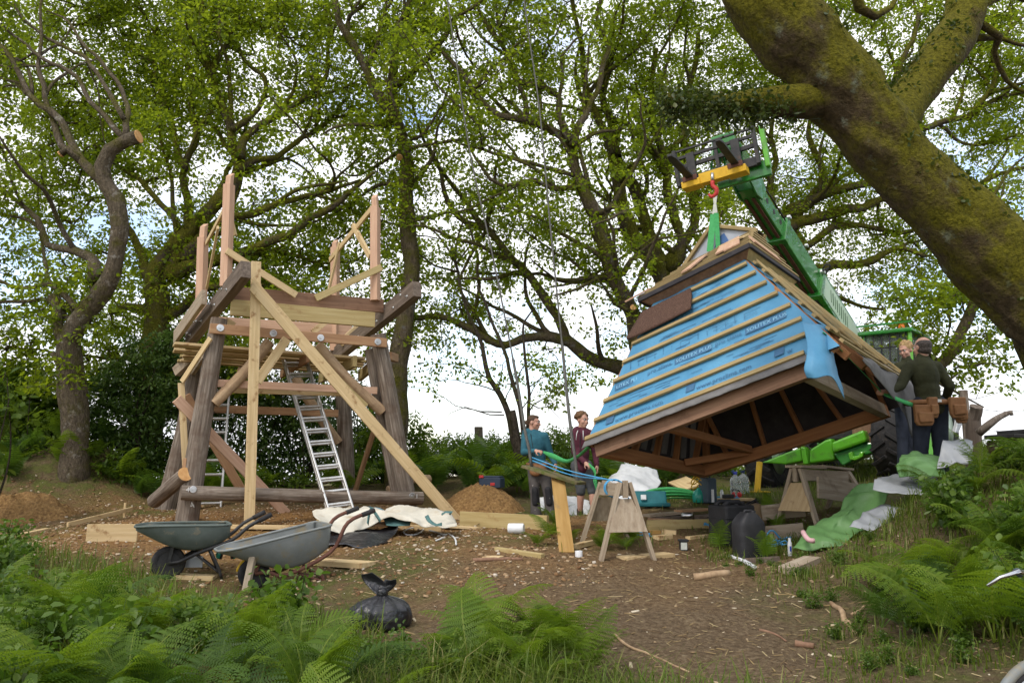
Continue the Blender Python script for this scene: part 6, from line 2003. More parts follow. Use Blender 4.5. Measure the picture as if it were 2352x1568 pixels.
def person(label, J, S_, mats, hair, hs=1.0, look=None, scale=1.0, group=None):
 """J: world joints. S_: style flags"""
 g = (J['al'] + J['ar']) / 2
 root = thing('person', (g.x, g.y, min(J['al'].z, J['ar'].z) - .08), label, 'person', group)
 k = scale
 hd, at, R = head_prims(J['head'], look, J['head'] - J['neck'] + Vector(look) * .02, hs)
 B = list(hd)
 ch = (J['sl'] + J['sr']) / 2
 hp_ = (J['pl'] + J['pr']) / 2
 ax = (J['sr'] - J['sl']).normalized()
 tor = ch - hp_
 RT_ = Matrix((ax, tor.normalized().cross(ax), tor.normalized())).transposed()
 sw = (J['sr'] - J['sl']).length
 wd = S_.get('width', 1.0)
 def torso(ex):
  return [('e', hp_ + tor * .78, (sw * .44 * wd + ex, .118 * k * wd + ex, .20 * k + ex), RT_), ('e', hp_ + tor * .42, (sw * .38 * wd + ex, .112 * k * wd + ex, .20 * k + ex), RT_),
    ('e', hp_ + tor * .06, (sw * .42 * wd + ex, .122 * k * wd + ex, .16 * k + ex), RT_),
    ('c', J['sl'] + ax * .02, J['sr'] - ax * .02, .055 * k + ex, .055 * k + ex),
    ('c', J['sl'] * .5 + ch * .5, J['neck'] + (J['head'] - J['neck']) * .1, .055 * k + ex, .052 * k + ex * .4), ('c', J['sr'] * .5 + ch * .5, J['neck'] + (J['head'] - J['neck']) * .1, .055 * k + ex, .052 * k + ex * .4)]
 def arm(s, ex, end=1.0):
  S0, E0, W0 = J['s' + s], J['e' + s], J['w' + s]
  return [('c', S0, E0, .052 * k + ex, .042 * k + ex), ('c', E0, E0.lerp(W0, end), .042 * k + ex, .031 * k + ex * .9)]
 def leg(s, ex, end=1.0, flare=0.0):
  H0, K0, A0 = J['p' + s], J['k' + s], J['a' + s]
  o = [('c', H0 + Vector((0, 0, .02)), K0, .088 * k + ex, .060 * k + ex)]
  if end > 0:
   mid = K0.lerp(A0, .35)
   o += [('c', K0, K0.lerp(A0, min(.35, end)), .056 * k + ex, .057 * k + ex)]
   if end > .35:
    o += [('c', mid, K0.lerp(A0, end), .057 * k + ex, .038 * k + ex + flare)]
  return o
 B += [('c', J['neck'] - (J['head'] - J['neck']) * .2, J['head'] - Vector(look).normalized() * .02, .055 * k, .050 * k)]
 B += torso(-.006)
 for s in 'lr':
  B += arm(s, 0) + leg(s, 0)
  B += hand_prims(J['w' + s], J['h' + s] - J['w' + s], J.get('palm' + s, Vector((0, -1, -.3))), S_.get('curl' + s, .8), k)
  t = J['t' + s]
  B += [('c', J['a' + s] + Vector((0, 0, -.03)), J['a' + s] + t * .13 * k + Vector((0, 0, -.055)), .038 * k, .030 * k)]
 fused('body', B, MAT['skin'], root, .0085, 3)
 # eyes, brows, mouth
 for q in (-1, 1):
  MB().lathe([(.0, -.0115), (.008, -.009), (.0115, 0), (.008, .009), (0, .0115)], at(q * .031, .081, .012), 10, R, cap=False).build('eye', MAT['eye_white'], root, smooth=True)
  MB().lathe([(.0, -.006), (.0055, -.003), (.006, 0), (.0055, .003), (0, .006)], at(q * .031, .089, .012), 8, R, cap=False).build('pupil', MAT['eye_dark'], root, smooth=True)
  MB().tube([at(q * .014, .096, .030), at(q * .032, .095, .036), at(q * .050, .080, .030)], [.003, .004, .0025], 6).build('eyebrow', MAT[hair], root, smooth=True)
 MB().tube([at(-.022, .092, -.062), at(0, .1005, -.060), at(.022, .092, -.062)], [.0025, .0045, .0025], 6).build('mouth', MAT['lips'], root, smooth=True)
 # clothes
 top = torso(.014) + arm('l', .012, .93) + arm('r', .012, .93)
 if S_.get('hem', 0):
  top += [('e', hp_ + tor * .0, (sw * .45 * wd + .012, .13 * k * wd + .012, .13 * k), RT_)]
 if S_.get('hood'):
  top += [('e', J['neck'] - Vector(look).normalized() * .065 + Vector((0, 0, .0)), (.105 * k, .07 * k, .06 * k), RT_), ('c', J['neck'] + ax * .075 - Vector((0, 0, .015)), J['neck'] - ax * .075 - Vector((0, 0, .015)), .045, .045)]
 else:
  top += [('c', J['neck'] - Vector((0, 0, .02)), J['neck'] + (J['head'] - J['neck']) * .30, .066 * k, .060 * k)]
 fused(S_.get('top_name', 'jacket'), top, MAT[mats[0]], root, .011, 5)
 bot = [('e', hp_ + tor * .0, (sw * .43 * wd + .006, .128 * k * wd + .006, .14 * k), RT_)]
 for s in 'lr':
  bot += leg(s, .018, S_.get('leg_end', .96), S_.get('flare', .02))
 fused(S_.get('bottom_name', 'trousers'), bot, MAT[mats[1]], root, .011, 5)
 for s in 'lr':
  a, t = J['a' + s], J['t' + s]
  bt = [('c', a + Vector((0, 0, .07)), a + Vector((0, 0, -.02)), .052 * k, .052 * k), ('c', a + Vector((0, 0, -.045)) - t * .03, a + t * .14 * k + Vector((0, 0, -.055)), .046 * k, .042 * k),
    ('c', a + Vector((0, 0, -.068)) - t * .035, a + t * .155 * k + Vector((0, 0, -.070)), .040 * k, .040 * k)]
  fused('boot', bt, MAT['boot_leather'], root, .009, 3)
 return root, at, R, (hp_, tor, ax, RT_)
Zp = lambda x, y: (1175.9 + x / 5.556, 940.7 + y / 5.556)
Zm = lambda x, y: (1928.5 + x / 4.167, 658.5 + y / 4.167)
def joints(fn, Y, d):
 return {k: P(*fn(v[0], v[1]), Y + (v[2] if len(v) > 2 else 0)) for k, v in d.items()}
def foot_on(J, s, dz=.088):
 p = J['a' + s]
 p.z = gz(p.x, p.y) + dz
# the woman
J = joints(Zp, 12.1, dict(head=(278, 165), neck=(262, 285), sl=(168, 335, .05), sr=(418, 335, -.05), el=(152, 545, -.05), wl=(305, 525, -.32), hl=(400, 535, -.40), er=(490, 560, .02), wr=(552, 690, -.08), hr=(572, 770, -.12),
       pl=(275, 730), pr=(405, 730), kl=(290, 1060, -.03), kr=(455, 1060, -.05), al=(310, 1370), ar=(500, 1345, -.05)))
J['tl'], J['tr'] = Vector((-.15, -1, 0)).normalized(), Vector((.35, -1, 0)).normalized()
foot_on(J, 'l'); foot_on(J, 'r')
J['palml'], J['palmr'] = Vector((.2, .4, -1)), Vector((-1, .2, 0))
W1, at, R, T_ = person('woman in a teal top with hair tied back holding a green strap', J, dict(hood=True, hem=1, curll=1.5, flare=.035, top_name='hoodie'), ('teal_fleece', 'grey_trousers'), 'brown_hair', 1.0, Vector((.95, -.35, -.05)), 0.97)
hair = [('e', at(0, -.022, .038), (.080, .090, .086), R), ('e', at(0, -.085, .0), (.05, .035, .06), R), ('e', at(0, -.125, .0), (.032, .032, .034), R), ('e', at(0, .02, .085), (.06, .06, .03), R)]
fused('hair', hair, MAT['brown_hair'], W1, .008, 2)
hp_, tor, ax, RT_ = T_
for s in 'lr':
 kk, aa = J['k' + s], J['a' + s]
 fused('knee_patch', [('c', kk + Vector((0, -.055, .05)), kk.lerp(aa, .42) + Vector((0, -.052, 0)), .050, .052)], MAT['knee_patch'], W1, .012, 3)
fr = -RT_.col[1] if RT_.col[1].y > 0 else RT_.col[1]
MB().tube([hp_ + tor * .10 + ax * (.175 * math.cos(t)) + fr * (.15 * math.sin(t)) for t in np.linspace(0, 2 * math.pi, 28)[:-1]], .018, 8, closed=True).build('belt', MAT['belt_leather'], W1, smooth=True)
fused('tool_pouch', [('e', hp_ + fr * .15 + ax * .05 - tor * .05, (.12, .05, .08), RT_), ('e', hp_ + fr * .15 - ax * .02 - tor * .16, (.09, .045, .06), RT_)], MAT['belt_leather'], W1, .01, 3)
MB().bar(J['neck'] + fr * .105 - tor * .05, hp_ + tor * .2 + fr * .145, .008, .006).build('zip', MAT['knee_patch'], W1)
WOMAN_HAND = J['hl'].copy()
# the boy
J = joints(Zp, 12.0, dict(head=(902, 140), neck=(890, 255), sl=(795, 305, .05), sr=(1010, 305, -.02), el=(800, 545, 0), wl=(940, 680, -.26), hl=(995, 715, -.33), er=(1062, 545, .03), wr=(1082, 715, -.05), hr=(1095, 800, -.08),
       pl=(830, 735), pr=(950, 735), kl=(878, 1010, -.05), kr=(1020, 1005, -.02), al=(868, 1300, .02), ar=(1045, 1290, -.1)))
J['tl'], J['tr'] = Vector((.8, -.7, 0)).normalized(), Vector((.1, -1, 0)).normalized()
foot_on(J, 'l'); foot_on(J, 'r')
J['palml'], J['palmr'] = Vector((.2, .4, -1)), Vector((-1, .2, 0))
B1, at, R, T_ = person('boy with curly hair in a maroon hoodie and shorts holding a green strap', J, dict(hood=True, hem=1, curll=1.5, leg_end=.12, bottom_name='shorts', top_name='hoodie'), ('maroon_hoodie', 'grey_shorts'), 'curly_hair', 1.0, Vector((.55, -.83, -.05)), 0.96)
rc = np.random.default_rng(3)
hair = [('e', at(0, -.028, .046), (.088, .092, .082), R)]
for k in range(70):
 a, b = rc.random() * 2 * math.pi, rc.random() * 1.9 - .25
 d = Vector((math.cos(a) * math.cos(b), math.sin(a) * math.cos(b) - .22, math.sin(b) + .22))
 if d.y > .55 and d.z < .55:
  continue
 hair.append(('e', at(d.x * .092, -.02 + d.y * .098, .03 + d.z * .088), tuple([.014 + .012 * rc.random()] * 3)))
fused('hair', hair, MAT['curly_hair'], B1, .007, 1)
hp_, tor, ax, RT_ = T_
fr = -RT_.col[1] if RT_.col[1].y > 0 else RT_.col[1]
for sgn in (-1, 1):
 MB().tube([J['neck'] + ax * .04 * sgn + fr * .10 - tor * .04, J['neck'] + ax * .05 * sgn + fr * .135 - tor * .14, J['neck'] + ax * .055 * sgn + fr * .145 - tor * .32], .0055, 6).build('drawstring', MAT['cord_white'], B1, smooth=True)
MB().bar(J['neck'] + fr * .12 - tor * .10, hp_ + tor * .08 + fr * .15, .010, .006).build('zip', MAT['knee_patch'], B1)
BOY_HAND = J['hl'].copy()
# the man at the right, seen from behind
J = joints(Zm, 8.4, dict(head=(792, 585), neck=(795, 690), sl=(668, 765), sr=(925, 765, .0), el=(585, 945, -.05), wl=(455, 1005, -.12), hl=(395, 995, -.16), er=(1055, 950, .0), wr=(1010, 1085, .22), hr=(950, 1100, .28),
       pl=(790, 1150), pr=(940, 1150), kl=(775, 1500), kr=(965, 1500), al=(770, 1850), ar=(975, 1850)))
J['tl'], J['tr'] = Vector((-.25, 1, 0)).normalized(), Vector((.25, 1, 0)).normalized()
foot_on(J, 'l'); foot_on(J, 'r')
J['kl'].z = (J['pl'].z + J['al'].z) / 2 + .02
J['kr'].z = (J['pr'].z + J['ar'].z) / 2 + .02
J['palml'], J['palmr'] = Vector((.1, .5, -1)), Vector((0, .2, -1))
M1, at, R, T_ = person('man in a dark olive sweatshirt and leather tool belt, seen from behind', J, dict(curll=1.5, width=1.05, top_name='sweatshirt', hem=1), ('olive_shirt', 'dark_jeans'), 'grey_hair', 1.0, Vector((-.25, .97, 0)), 1.0)
hair = [('e', at(0, -.022, .026), (.0785, .090, .074), R), ('e', at(0, -.030, -.030), (.070, .076, .05), R)]
fused('hair', hair, MAT['grey_hair'], M1, .007, 2)
hp_, tor, ax, RT_ = T_
bk = RT_.col[1] if RT_.col[1].y < 0 else -RT_.col[1]
MB().tube([hp_ + tor * .10 + ax * (.235 * math.cos(t)) + bk * (.165 * math.sin(t)) for t in np.linspace(0, 2 * math.pi, 30)[:-1]], .028, 8, closed=True).build('belt', MAT['belt_leather'], M1, smooth=True)
RB = Matrix((ax, bk, Vector((0, 0, 1)))).transposed()
for x, z, w in ((-.17, -.05, .10), (-.07, .03, .05), (.19, .03, .085), (.25, -.02, .06)):
 c = hp_ + ax * x + bk * (.155 if abs(x) < .2 else .10) + Vector((0, 0, z))
 mb = MB()
 mb.poly([c + ax * u * w + Vector((0, 0, v)) for u, v in ((-1, .06), (1, .06), (.95, -.12), (.7, -.16), (-.7, -.16), (-.95, -.12))], bk * .06)
 po = mb.build('tool_pouch', MAT['belt_leather'], M1, bevel=.014)
 mb = MB()
 mb.poly([c + bk * .06 + ax * u * w + Vector((0, 0, v)) for u, v in ((-.8, -.02), (.75, -.02), (.7, -.12), (-.7, -.13))], bk * .035)
 mb.build('pocket', MAT['belt_leather'], po, bevel=.012)
MB().box(hp_ + tor * .12 + bk * .195 + ax * (-.01), .075, .012, .03, RB).build('belt_label', MAT['chalk'], M1, bevel=.003)
MAN_HAND = J['hl'].copy()
# the fair haired helper beyond him
J = joints(Zm, 10.6, dict(head=(632, 610), neck=(640, 705), sl=(560, 760), sr=(745, 760, .05), el=(530, 930), wl=(540, 1060, -.15), hl=(545, 1120, -.2), er=(770, 930, .05), wr=(760, 1060, .0), hr=(755, 1120, .0),
       pl=(595, 1070), pr=(705, 1070), kl=(595, 1350), kr=(705, 1350), al=(590, 1640), ar=(710, 1640)))
J['tl'], J['tr'] = Vector((-.6, -.8, 0)).normalized(), Vector((-.3, -1, 0)).normalized()
for s in 'lr':
 foot_on(J, s)
 J['k' + s].z = (J['p' + s].z + J['a' + s].z) / 2 + .02
F1, at, R, T_ = person('fair haired helper in a green top half hidden behind the man with the tool belt', J, dict(hem=1, top_name='sweatshirt'), ('olive_shirt', 'dark_jeans'), 'blond_hair', .97, Vector((-.75, -.5, -.25)), 0.95)
hair = [('e', at(0, -.025, .045), (.084, .090, .080), R)]
for k in range(60):
 a, b = rc.random() * 2 * math.pi, rc.random() * 1.8 - .35
 d = Vector((math.cos(a) * math.cos(b), math.sin(a) * math.cos(b) - .18, math.sin(b) + .2))
 if d.y > .6 and d.z < .5:
  continue
 hair.append(('e', at(d.x * .085, -.02 + d.y * .092, .03 + d.z * .082), (.012, .012, .026), R))
fused('hair', hair, MAT['blond_hair'], F1, .007, 1)
# guide straps
GS = 'green guide straps held by the people'
Lc = hp(PX0 + .02, PY0 + .03, -.02)
wpts = [(*(WOMAN_HAND + Vector((0, .02, 0))), .9, .03), (*P(*Zp(520, 590), 11.4), 1.2, .075), (*P(*Zp(690, 655), 10.8), 1.5, .05), (*P(*Zp(820, 605), 10.2), 2.2, .04), (*P(*Zp(920, 530), 9.6), 2.6, .04), (*(Lc + Vector((0, 0, .10))), 2.4, .04)]
strap('guide_strap', wpts, .06, 'green_strap', 'green strap sagging from the woman to the low left corner of the hut roof', group=GS)
bh = BOY_HAND
bp_ = [(*(bh + Vector((-.02, .02, .03))), 1.0, .03), (*(bh + Vector((.06, -.05, -.07))), 1.4, .05), (*P(*Zp(1060, 900), 11.6), 1.2, .06), (*P(*Zp(1085, 1010), 11.6), .8, .06), (*P(*Zp(1110, 1170), 11.6), .6, .05)]
strap('guide_strap', bp_, .06, 'green_strap', 'green strap hanging down from the hand of the boy in maroon', group=GS)
mh = MAN_HAND
mp_ = [(*(HM @ face(0, .99, .10, .09)), .4, .025), (*(HM @ face(0, .99, .10, .09)).lerp(mh, .5), .8, .04), (*mh.lerp(HM @ face(0, .99, .1, .09), .12), 1.0, .06), (*(mh + Vector((.03, .02, -.02))), 1.2, .05), (*P(*Zm(520, 1060), 8.25), 1.2, .045), (*P(*Zm(620, 1100), 8.28), 1.4, .045), (*P(*Zm(700, 1130), 8.3), 1.5, .045)]
strap('guide_strap', mp_, .06, 'green_strap', 'green strap drawn tight from the hut roof to the fist of the man in olive', group=GS)
# ------------------------------------------------------------------ wheelbarrows
Zw = lambda x, y: (319.8 + x / 5.209, 1053.6 + y / 5.209)
Zs = lambda x, y: (1081.8 + x / 3.704, 893.7 + y / 3.704)
Zq = lambda x, y: (715 + x / 4.63, 1110 + y / 4.63)
Z3 = lambda x, y: (1458.1 + x / 6.168, 1063 + y / 6.168)
Zh = lambda x, y: (1731 + x / 5.953, 940.7 + y / 5.953)
Zr = lambda x, y: (1693.3 + x / 2.325, 893.7 + y / 2.325)
Zg = lambda x, y: (1081.8 + x / 3.572, 1175.9 + y / 3.572)
MAT['galv'] = M_('galv', [(0.3, (0.17, 0.185, 0.18)), (0.7, (0.25, 0.265, 0.26))], (4, 4, 4), 6, 0.6, 0.1, metal=0.25, stain=(6, (0.27, 0.22, 0.13), 0.52, 0.72))
MAT['green_tub'] = M_('green_tub', [(0.3, (0.075, 0.095, 0.083)), (0.7, (0.13, 0.155, 0.14))], (5, 5, 5), 6, 0.6, 0.1, stain=(8, (0.26, 0.22, 0.15), 0.58, 0.72))
MAT['cement'] = M_('cement', [(0.3, (0.22, 0.17, 0.09)), (0.7, (0.40, 0.33, 0.20))], (12, 12, 12), 7, 0.95, 0.5, bdist=0.02)
BSC = 0.80
def barrow(label, loc, yaw, st, tubm, framem, rimcol, handle_z, leg_u, wr, tip_u=1.22):
 root = thing('wheelbarrow', loc, label, 'wheelbarrow', 'wheelbarrows standing in front of the tower', yaw)
 Mx = WM[root] @ Matrix.Scale(BSC, 4)
 W_ = lambda u, s, z: Mx @ Vector((u, s, z))
 v, f = [], []
 n = len(st)
 for (u, rz, rw, bz, bw) in st:
  row = []
  for s in (1, -1):
   pts = [(rw, rz), (rw * .94 + bw * .06, rz * .8 + bz * .2), (rw * .6 + bw * .4, rz * .42 + bz * .58), (bw * 1.0, bz + (rz - bz) * .10), (bw * .82, bz)]
   pts = [(s * a, b) for a, b in pts]
   row += pts if s == 1 else pts[::-1]
  v += [(u, a, b) for a, b in row]
 m = 10
 for i in range(n - 1):
  for k in range(m - 1):
   f.append((i * m + k, (i + 1) * m + k, (i + 1) * m + k + 1, i * m + k + 1))
 for i in (0, n - 1):
  q = [i * m + k for k in range(m)]
  for k in range(m // 2 - 1):
   f.append((q[k], q[k + 1], q[m - 2 - k], q[m - 1 - k]))
 tub = meshobj('tub', v, f, MAT[tubm], root, Mx, False, True)
 mo = tub.modifiers.new('thick', 'SOLIDIFY')
 mo.thickness = .006
 mo.offset = 1
 mo = tub.modifiers.new('sub', 'SUBSURF')
 mo.levels = mo.render_levels = 2
 rim = [W_(s[0], s[2], s[1]) for s in st] + [W_(s[0], -s[2], s[1]) for s in reversed(st)]
 RA = spline([(*p, 0) for p in rim + [rim[0]]], .05)[:-1, :3]
 MB().tube(RA, .011, 8, closed=True).build('rim', MAT[rimcol], root, smooth=True)
 # residue of mortar lying in the tub
 vv, ff = [], []
 for i, (u, rz, rw, bz, bw) in enumerate(st[1:-1]):
  for k in range(7):
   s = -1 + 2 * k / 6
   vv.append((u, s * (bw * .55 + rw * .38), bz + (rz - bz) * (.10 + .42 * abs(s) ** 2.2) + .012))
 for i in range(len(st) - 3):
  for k in range(6):
   ff.append((i * 7 + k, i * 7 + k + 1, (i + 1) * 7 + k + 1, (i + 1) * 7 + k))
 meshobj('mortar_residue', vv, ff, MAT['cement'], root, Mx, False, True)
 zb = min(s[3] for s in st)
 for s in (1, -1):
  hp2 = [(0.0, s * .07, wr), (.12, s * .12, wr + .02), (st[3][0], s * .17, zb - .02), (st[-1][0] + .02, s * .25, st[-1][3] - .03), (st[-1][0] + .2, s * .27, handle_z - .12), (tip_u, s * .28, handle_z)]
  A = spline([(*W_(*p), .017) for p in hp2], .05)
  MB().tube(A[:, :3], .017, 8).build('handle', MAT[framem], root, smooth=True)
  d = (Vector(A[-1, :3]) - Vector(A[-4, :3])).normalized()
  MB().tube([Vector(A[-1, :3]) - d * .11, Vector(A[-1, :3]) + d * .015], .022, 10).build('grip', MAT['rubber'], root, smooth=True)
  lg = [(leg_u - .04, s * .20, zb + .03), (leg_u + .06, s * .21, .12), (leg_u + .10, s * .21, .0)]
  A = spline([(*W_(*p), .014) for p in lg], .05)
  MB().tube(A[:, :3], .014, 8).build('leg', MAT[framem], root, smooth=True)
  A = spline([(*W_(leg_u + .08, s * .21, .06), .01), (*W_(leg_u - .2, s * .15, zb - .01), .01)], .05)
  MB().tube(A[:, :3], .010, 6).build('leg_brace', MAT[framem], root, smooth=True)
  MB().bar(W_(0, s * .055, wr), W_(.05, s * .09, st[1][3] - .03), .03, .006).build('fork', MAT[framem], root)
 MB().bar(W_(leg_u + .08, -.21, .08), W_(leg_u + .08, .21, .08), .02, .02).build('leg_bar', MAT[framem], root)
 R = frame(Mx.to_3x3() @ Vector((0, 1, 0)))
 wc_, wr = W_(0, 0, wr), wr * BSC
 MB().lathe([(wr * .66, -.035), (wr * .86, -.043), (wr * .97, -.03), (wr, 0), (wr * .97, .03), (wr * .86, .043), (wr * .66, .035)], wc_, 28, R, cap=False).build('tyre', MAT['rubber'], root, smooth=True)
 MB().lathe([(wr * .70, -.03), (wr * .64, -.012), (wr * .2, -.02), (wr * .2, .02), (wr * .64, .012), (wr * .70, .03)], wc_, 24, R).build('wheel_rim', MAT['black_metal'], root, smooth=True, autosmooth=40)
 return root, W_
st1 = [(-.39, .425, .13, .405, .10), (-.27, .45, .27, .375, .17), (-.05, .495, .305, .29, .19), (.30, .57, .315, .165, .19), (.60, .63, .31, .27, .21), (.735, .66, .30, .40, .23)]
q = P(582, 1335, 6.95)
b1, W1_ = barrow('grey galvanised wheelbarrow crusted with mortar, nearest the camera', (q.x, q.y, gz(q.x, q.y)), math.atan2(.5, .87), st1, 'galv', 'rust', 'galv', .80, .62, .165)
bar('wheelbarrow_prop', b1, W1_(-.12, -.22, .02), W1_(-.06, -.20, .36), .07, .05, MAT['grey_wood'], Vector((1, 0, 0)))
MB().tube([W1_(.165 * .98 * math.cos(t), .052, .165 + .165 * .98 * math.sin(t)) - Vector((0, 0, 0)) for t in np.linspace(.2, 3.0, 16)], .014, 7).build('mudguard', MAT['yellow_paint'], b1, smooth=True)
st2 = [(-.36, .60, .16, .56, .12), (-.24, .61, .27, .50, .18), (0.0, .61, .31, .36, .20), (.26, .605, .315, .30, .20), (.50, .60, .31, .36, .21), (.62, .60, .28, .46, .22)]
q = gpx(384, 1332, 5, 10)
b2, W2_ = barrow('dull green wheelbarrow with black handles, behind and left of the grey one', (q.x, q.y, gz(q.x, q.y)), math.atan2(.42, .9), st2, 'green_tub', 'black_metal', 'green_tub', .70, .46, .185, 1.05)
# green ear defenders hung on its handle
MAT['teal_plastic'] = M_('teal_plastic', [(0.3, (0.01, 0.22, 0.16)), (0.7, (0.02, 0.30, 0.22))], (6, 6, 6), 3, 0.35, 0.03, spec=.5)
ed = P(*Zw(960, 1140), 7.55)
ear = thing('ear_defenders', ed, 'green cupped ear defenders hanging between the two wheelbarrows', 'ear defenders')
Rr = frame(Vector((-.75, -.6, .1)))
for s, c in ((1, ed), (-1, ed + Vector((.10, .10, -.01)))):
 MB().lathe([(.0, .028), (.026, .026), (.036, .012), (.038, 0)], c, 16, Rr @ Matrix.Diagonal((.8, 1.15, s))).build('cup', MAT['teal_plastic'], ear, smooth=True)
 MB().lathe([(.038, -.004), (.038, -.022), (.022, -.024)], c, 16, Rr @ Matrix.Diagonal((.8, 1.15, s))).build('cushion', MAT['rubber'], ear, smooth=True)
A = spline([(*ed, 0), (*(ed + Vector((.0, 0, .08))), 0), (*(ed + Vector((.05, .05, .15))), 0), (*(ed + Vector((.11, .10, .08))), 0), (*(ed + Vector((.10, .10, 0))), 0)], .02)
MB().tube(A[:, :3], .007, 6).build('headband', MAT['rubber'], ear, smooth=True)
# clear visor dropped by its leg
vz = P(*Zw(600, 1300), 7.4)
cloth('clear_visor', [[vz + Vector((x, .02 * abs(x) * 10, z)) for x in (-.10, -.03, .04, .11)] for z in (.10, .05, .0)], MAT['clear_sheet'], None, .003, Matrix.Translation(vz), noise_a=.01)
tag(bpy.data.objects['clear_visor'], 'clear plastic visor hanging low under the green wheelbarrow', 'visor')
# ------------------------------------------------------------------ black refuse sacks
MAT['bin_plastic'] = M_('bin_plastic', [(0.3, (0.012, 0.012, 0.014)), (0.7, (0.028, 0.028, 0.032))], (7, 7, 7), 5, 0.30, 0.7, bscale=13, spec=.55, bdist=0.03)
def sack(label, loc, w, h, seed, ears=True):
 r = np.random.default_rng(seed)
 n, m = 56, 26
 v, f = [], []
 ph = r.random(4) * 6
 for i in range(m + 1):
  t = i / m
  prof = (math.sin(math.pi * min(1, t * .62 + .30)) ** .55) if t < .72 else None
  R = np.interp(t, [0, .05, .18, .4, .6, .75, .86, .93, .97, 1.0], [.30, .40, .485, .5, .47, .37, .22, .10, .055, .05]) * w
  z = np.interp(t, [0, .05, .18, .4, .6, .75, .86, .93, .97, 1.0], [0.0, .01, .14, .38, .60, .74, .85, .93, .99, 1.05]) * h
  for k in range(n):
   a = 2 * math.pi * k / n
   pl = np.interp(t, [0, .3, .6, .9, 1], [.01, .02, .06, .16, .1])
   rr = R * (1 + pl * math.sin(13 * a + ph[0] + 1.5 * math.sin(2 * a)) + .05 * math.sin(3 * a + ph[1]) + .04 * math.sin(5 * a + t * 5 + ph[2]))
   v.append((rr * math.cos(a), rr * math.sin(a) * .92, z + .02 * h * math.sin(4 * a + ph[3]) * (1 - t)))
 for i in range(m):
  for k in range(n):
   k2 = (k + 1) % n
   f.append((i * n + k, i * n + k2, (i + 1) * n + k2, (i + 1) * n + k))
 f.append(tuple(range(n - 1, -1, -1)))
 Mx = Matrix.Translation(loc) @ Matrix.Rotation(r.random() * 6, 4, 'Z')
 o = meshobj('refuse_sack', v, f, MAT['bin_plastic'], None, Mx, False, True)
 tag(o, label, 'refuse sack', 'black refuse sacks')
 if ears:
  b = Vector(loc) + Vector((0, 0, h))
  for dx, dz in ((-.10, .13), (.06, .09)):
   cloth('tied_ear', [[b + Vector((dx * u + sx * .028 * (1 + 1.4 * math.sin(u * 2.6)) * (1 if dx < 0 else .9), .03 * math.sin(u * 3 + sx), dz * u + .012 * sx)) for sx in (-1, 0, 1)] for u in (0, .25, .6, .9, 1.08)], MAT['bin_plastic'], o, .004, None, noise_a=.012, seed=seed)
  MB().lathe([(.03, -.03), (.042, -.01), (.04, .02), (.028, .035)], b, 14).build('knot', MAT['bin_plastic'], o, smooth=True)
 return o
g = gpx(876, 1436, 3, 9)
sack('shiny black refuse sack tied in a knot in the ferns at the front', (g.x, g.y, g.z - .02), .43, .235, 4)
g = gpx(1742, 1192, 6, 12)
sack('slumped black refuse sack behind the black jerrycans', (g.x, g.y, g.z - .02), .42, .28, 8, False)
# ------------------------------------------------------------------ sawhorses
def sawhorse(label, a, b, ht, seed, extra=None):
 """a: near apex, b: far apex (world, at the top)"""
 a, b = Vector(a), Vector(b)
 ax = (b - a)
 ax.z = 0
 ax.normalize()
 sd = ax.cross(Vector((0, 0, 1)))
 c = (a + b) / 2
 root = thing('sawhorse', (c.x, c.y, gz(c.x, c.y)), label, 'sawhorse', 'weathered wooden sawhorses')
 for e, out in ((a, -1), (b, 1)):
  feet = []
  for s in (1, -1):
   t = e + sd * s * .05 + ax * out * .04
   ft = e + sd * s * .27 + ax * out * .10
   ft.z = gz(ft.x, ft.y) - .01
   bar('leg', root, t + Vector((0, 0, .01)), ft, .036, .085, MAT['grey_wood'], ax, .004)
   feet.append(ft)
  q = [(e + sd * s * .05 + Vector((0, 0, -.16))).lerp(feet[0 if s > 0 else 1], k) for s, k in ((1, 0), (-1, 0))]
  z1 = feet[0].lerp(e, .38)
  z2 = feet[1].lerp(e, .38)
  o = ax * out * .048
  mb = MB()
  mb.poly([e + sd * .07 + Vector((0, 0, -.15)) + o, e - sd * .07 + Vector((0, 0, -.15)) + o, z2 - sd * .03 + o + ax * out * .035, z1 + sd * .03 + o + ax * out * .035], ax * out * .014)
  mb.build('gusset', MAT['ply' if seed else 'grey_wood'], root, bevel=.002)
  mb = MB()
  mb.box(e + Vector((0, 0, -.055)) + ax * out * .075, .05, .05, .17, Matrix((sd, ax, Vector((0, 0, 1)))).transposed())
  mb.build('block', MAT['grey_wood'], root, bevel=.003)
 for s in (1, -1):
  bar('top_rail', root, a + sd * s * .062 + Vector((0, 0, -.06)) - ax * .03, b + sd * s * .062 + Vector((0, 0, -.06)) + ax * .03, .03, .13, MAT['grey_wood'], None, .003)
 return root, ax, sd
a, b = P(*Zs(1295, 800), 8.05), P(*Zs(1150, 800), 8.75)
sh1, _a, _s = sawhorse('grey weathered sawhorse with blue cord tied round its top', a, b, .75, 0)
SAW_TOP = (a + b) / 2
a, b = P(*Zh(610, 815), 9.15), P(*Zh(1215, 850), 9.95)
sh2, ax2, sd2 = sawhorse('sawhorse with bare ply gusset beside the tarpaulins', a, b, .8, 1)
bar('top_plank', sh2, a - ax2 * .12 + Vector((0, 0, .035)), a.lerp(b, .45) + Vector((0, 0, .035)), .20, .03, MAT['grey_wood'], None, .003)
bar('top_plank', sh2, a.lerp(b, .42) + Vector((0, 0, .052)), b + ax2 * .16 + Vector((0, 0, .03)), .16, .028, MAT['grey_wood'], None, .003)
bar('side_board', sh2, a + sd2 * .17 + Vector((0, 0, -.20)) + ax2 * .10, b + sd2 * .17 + Vector((0, 0, -.26)) - ax2 * .04, .025, .24, MAT['grey_wood'], None, .003)
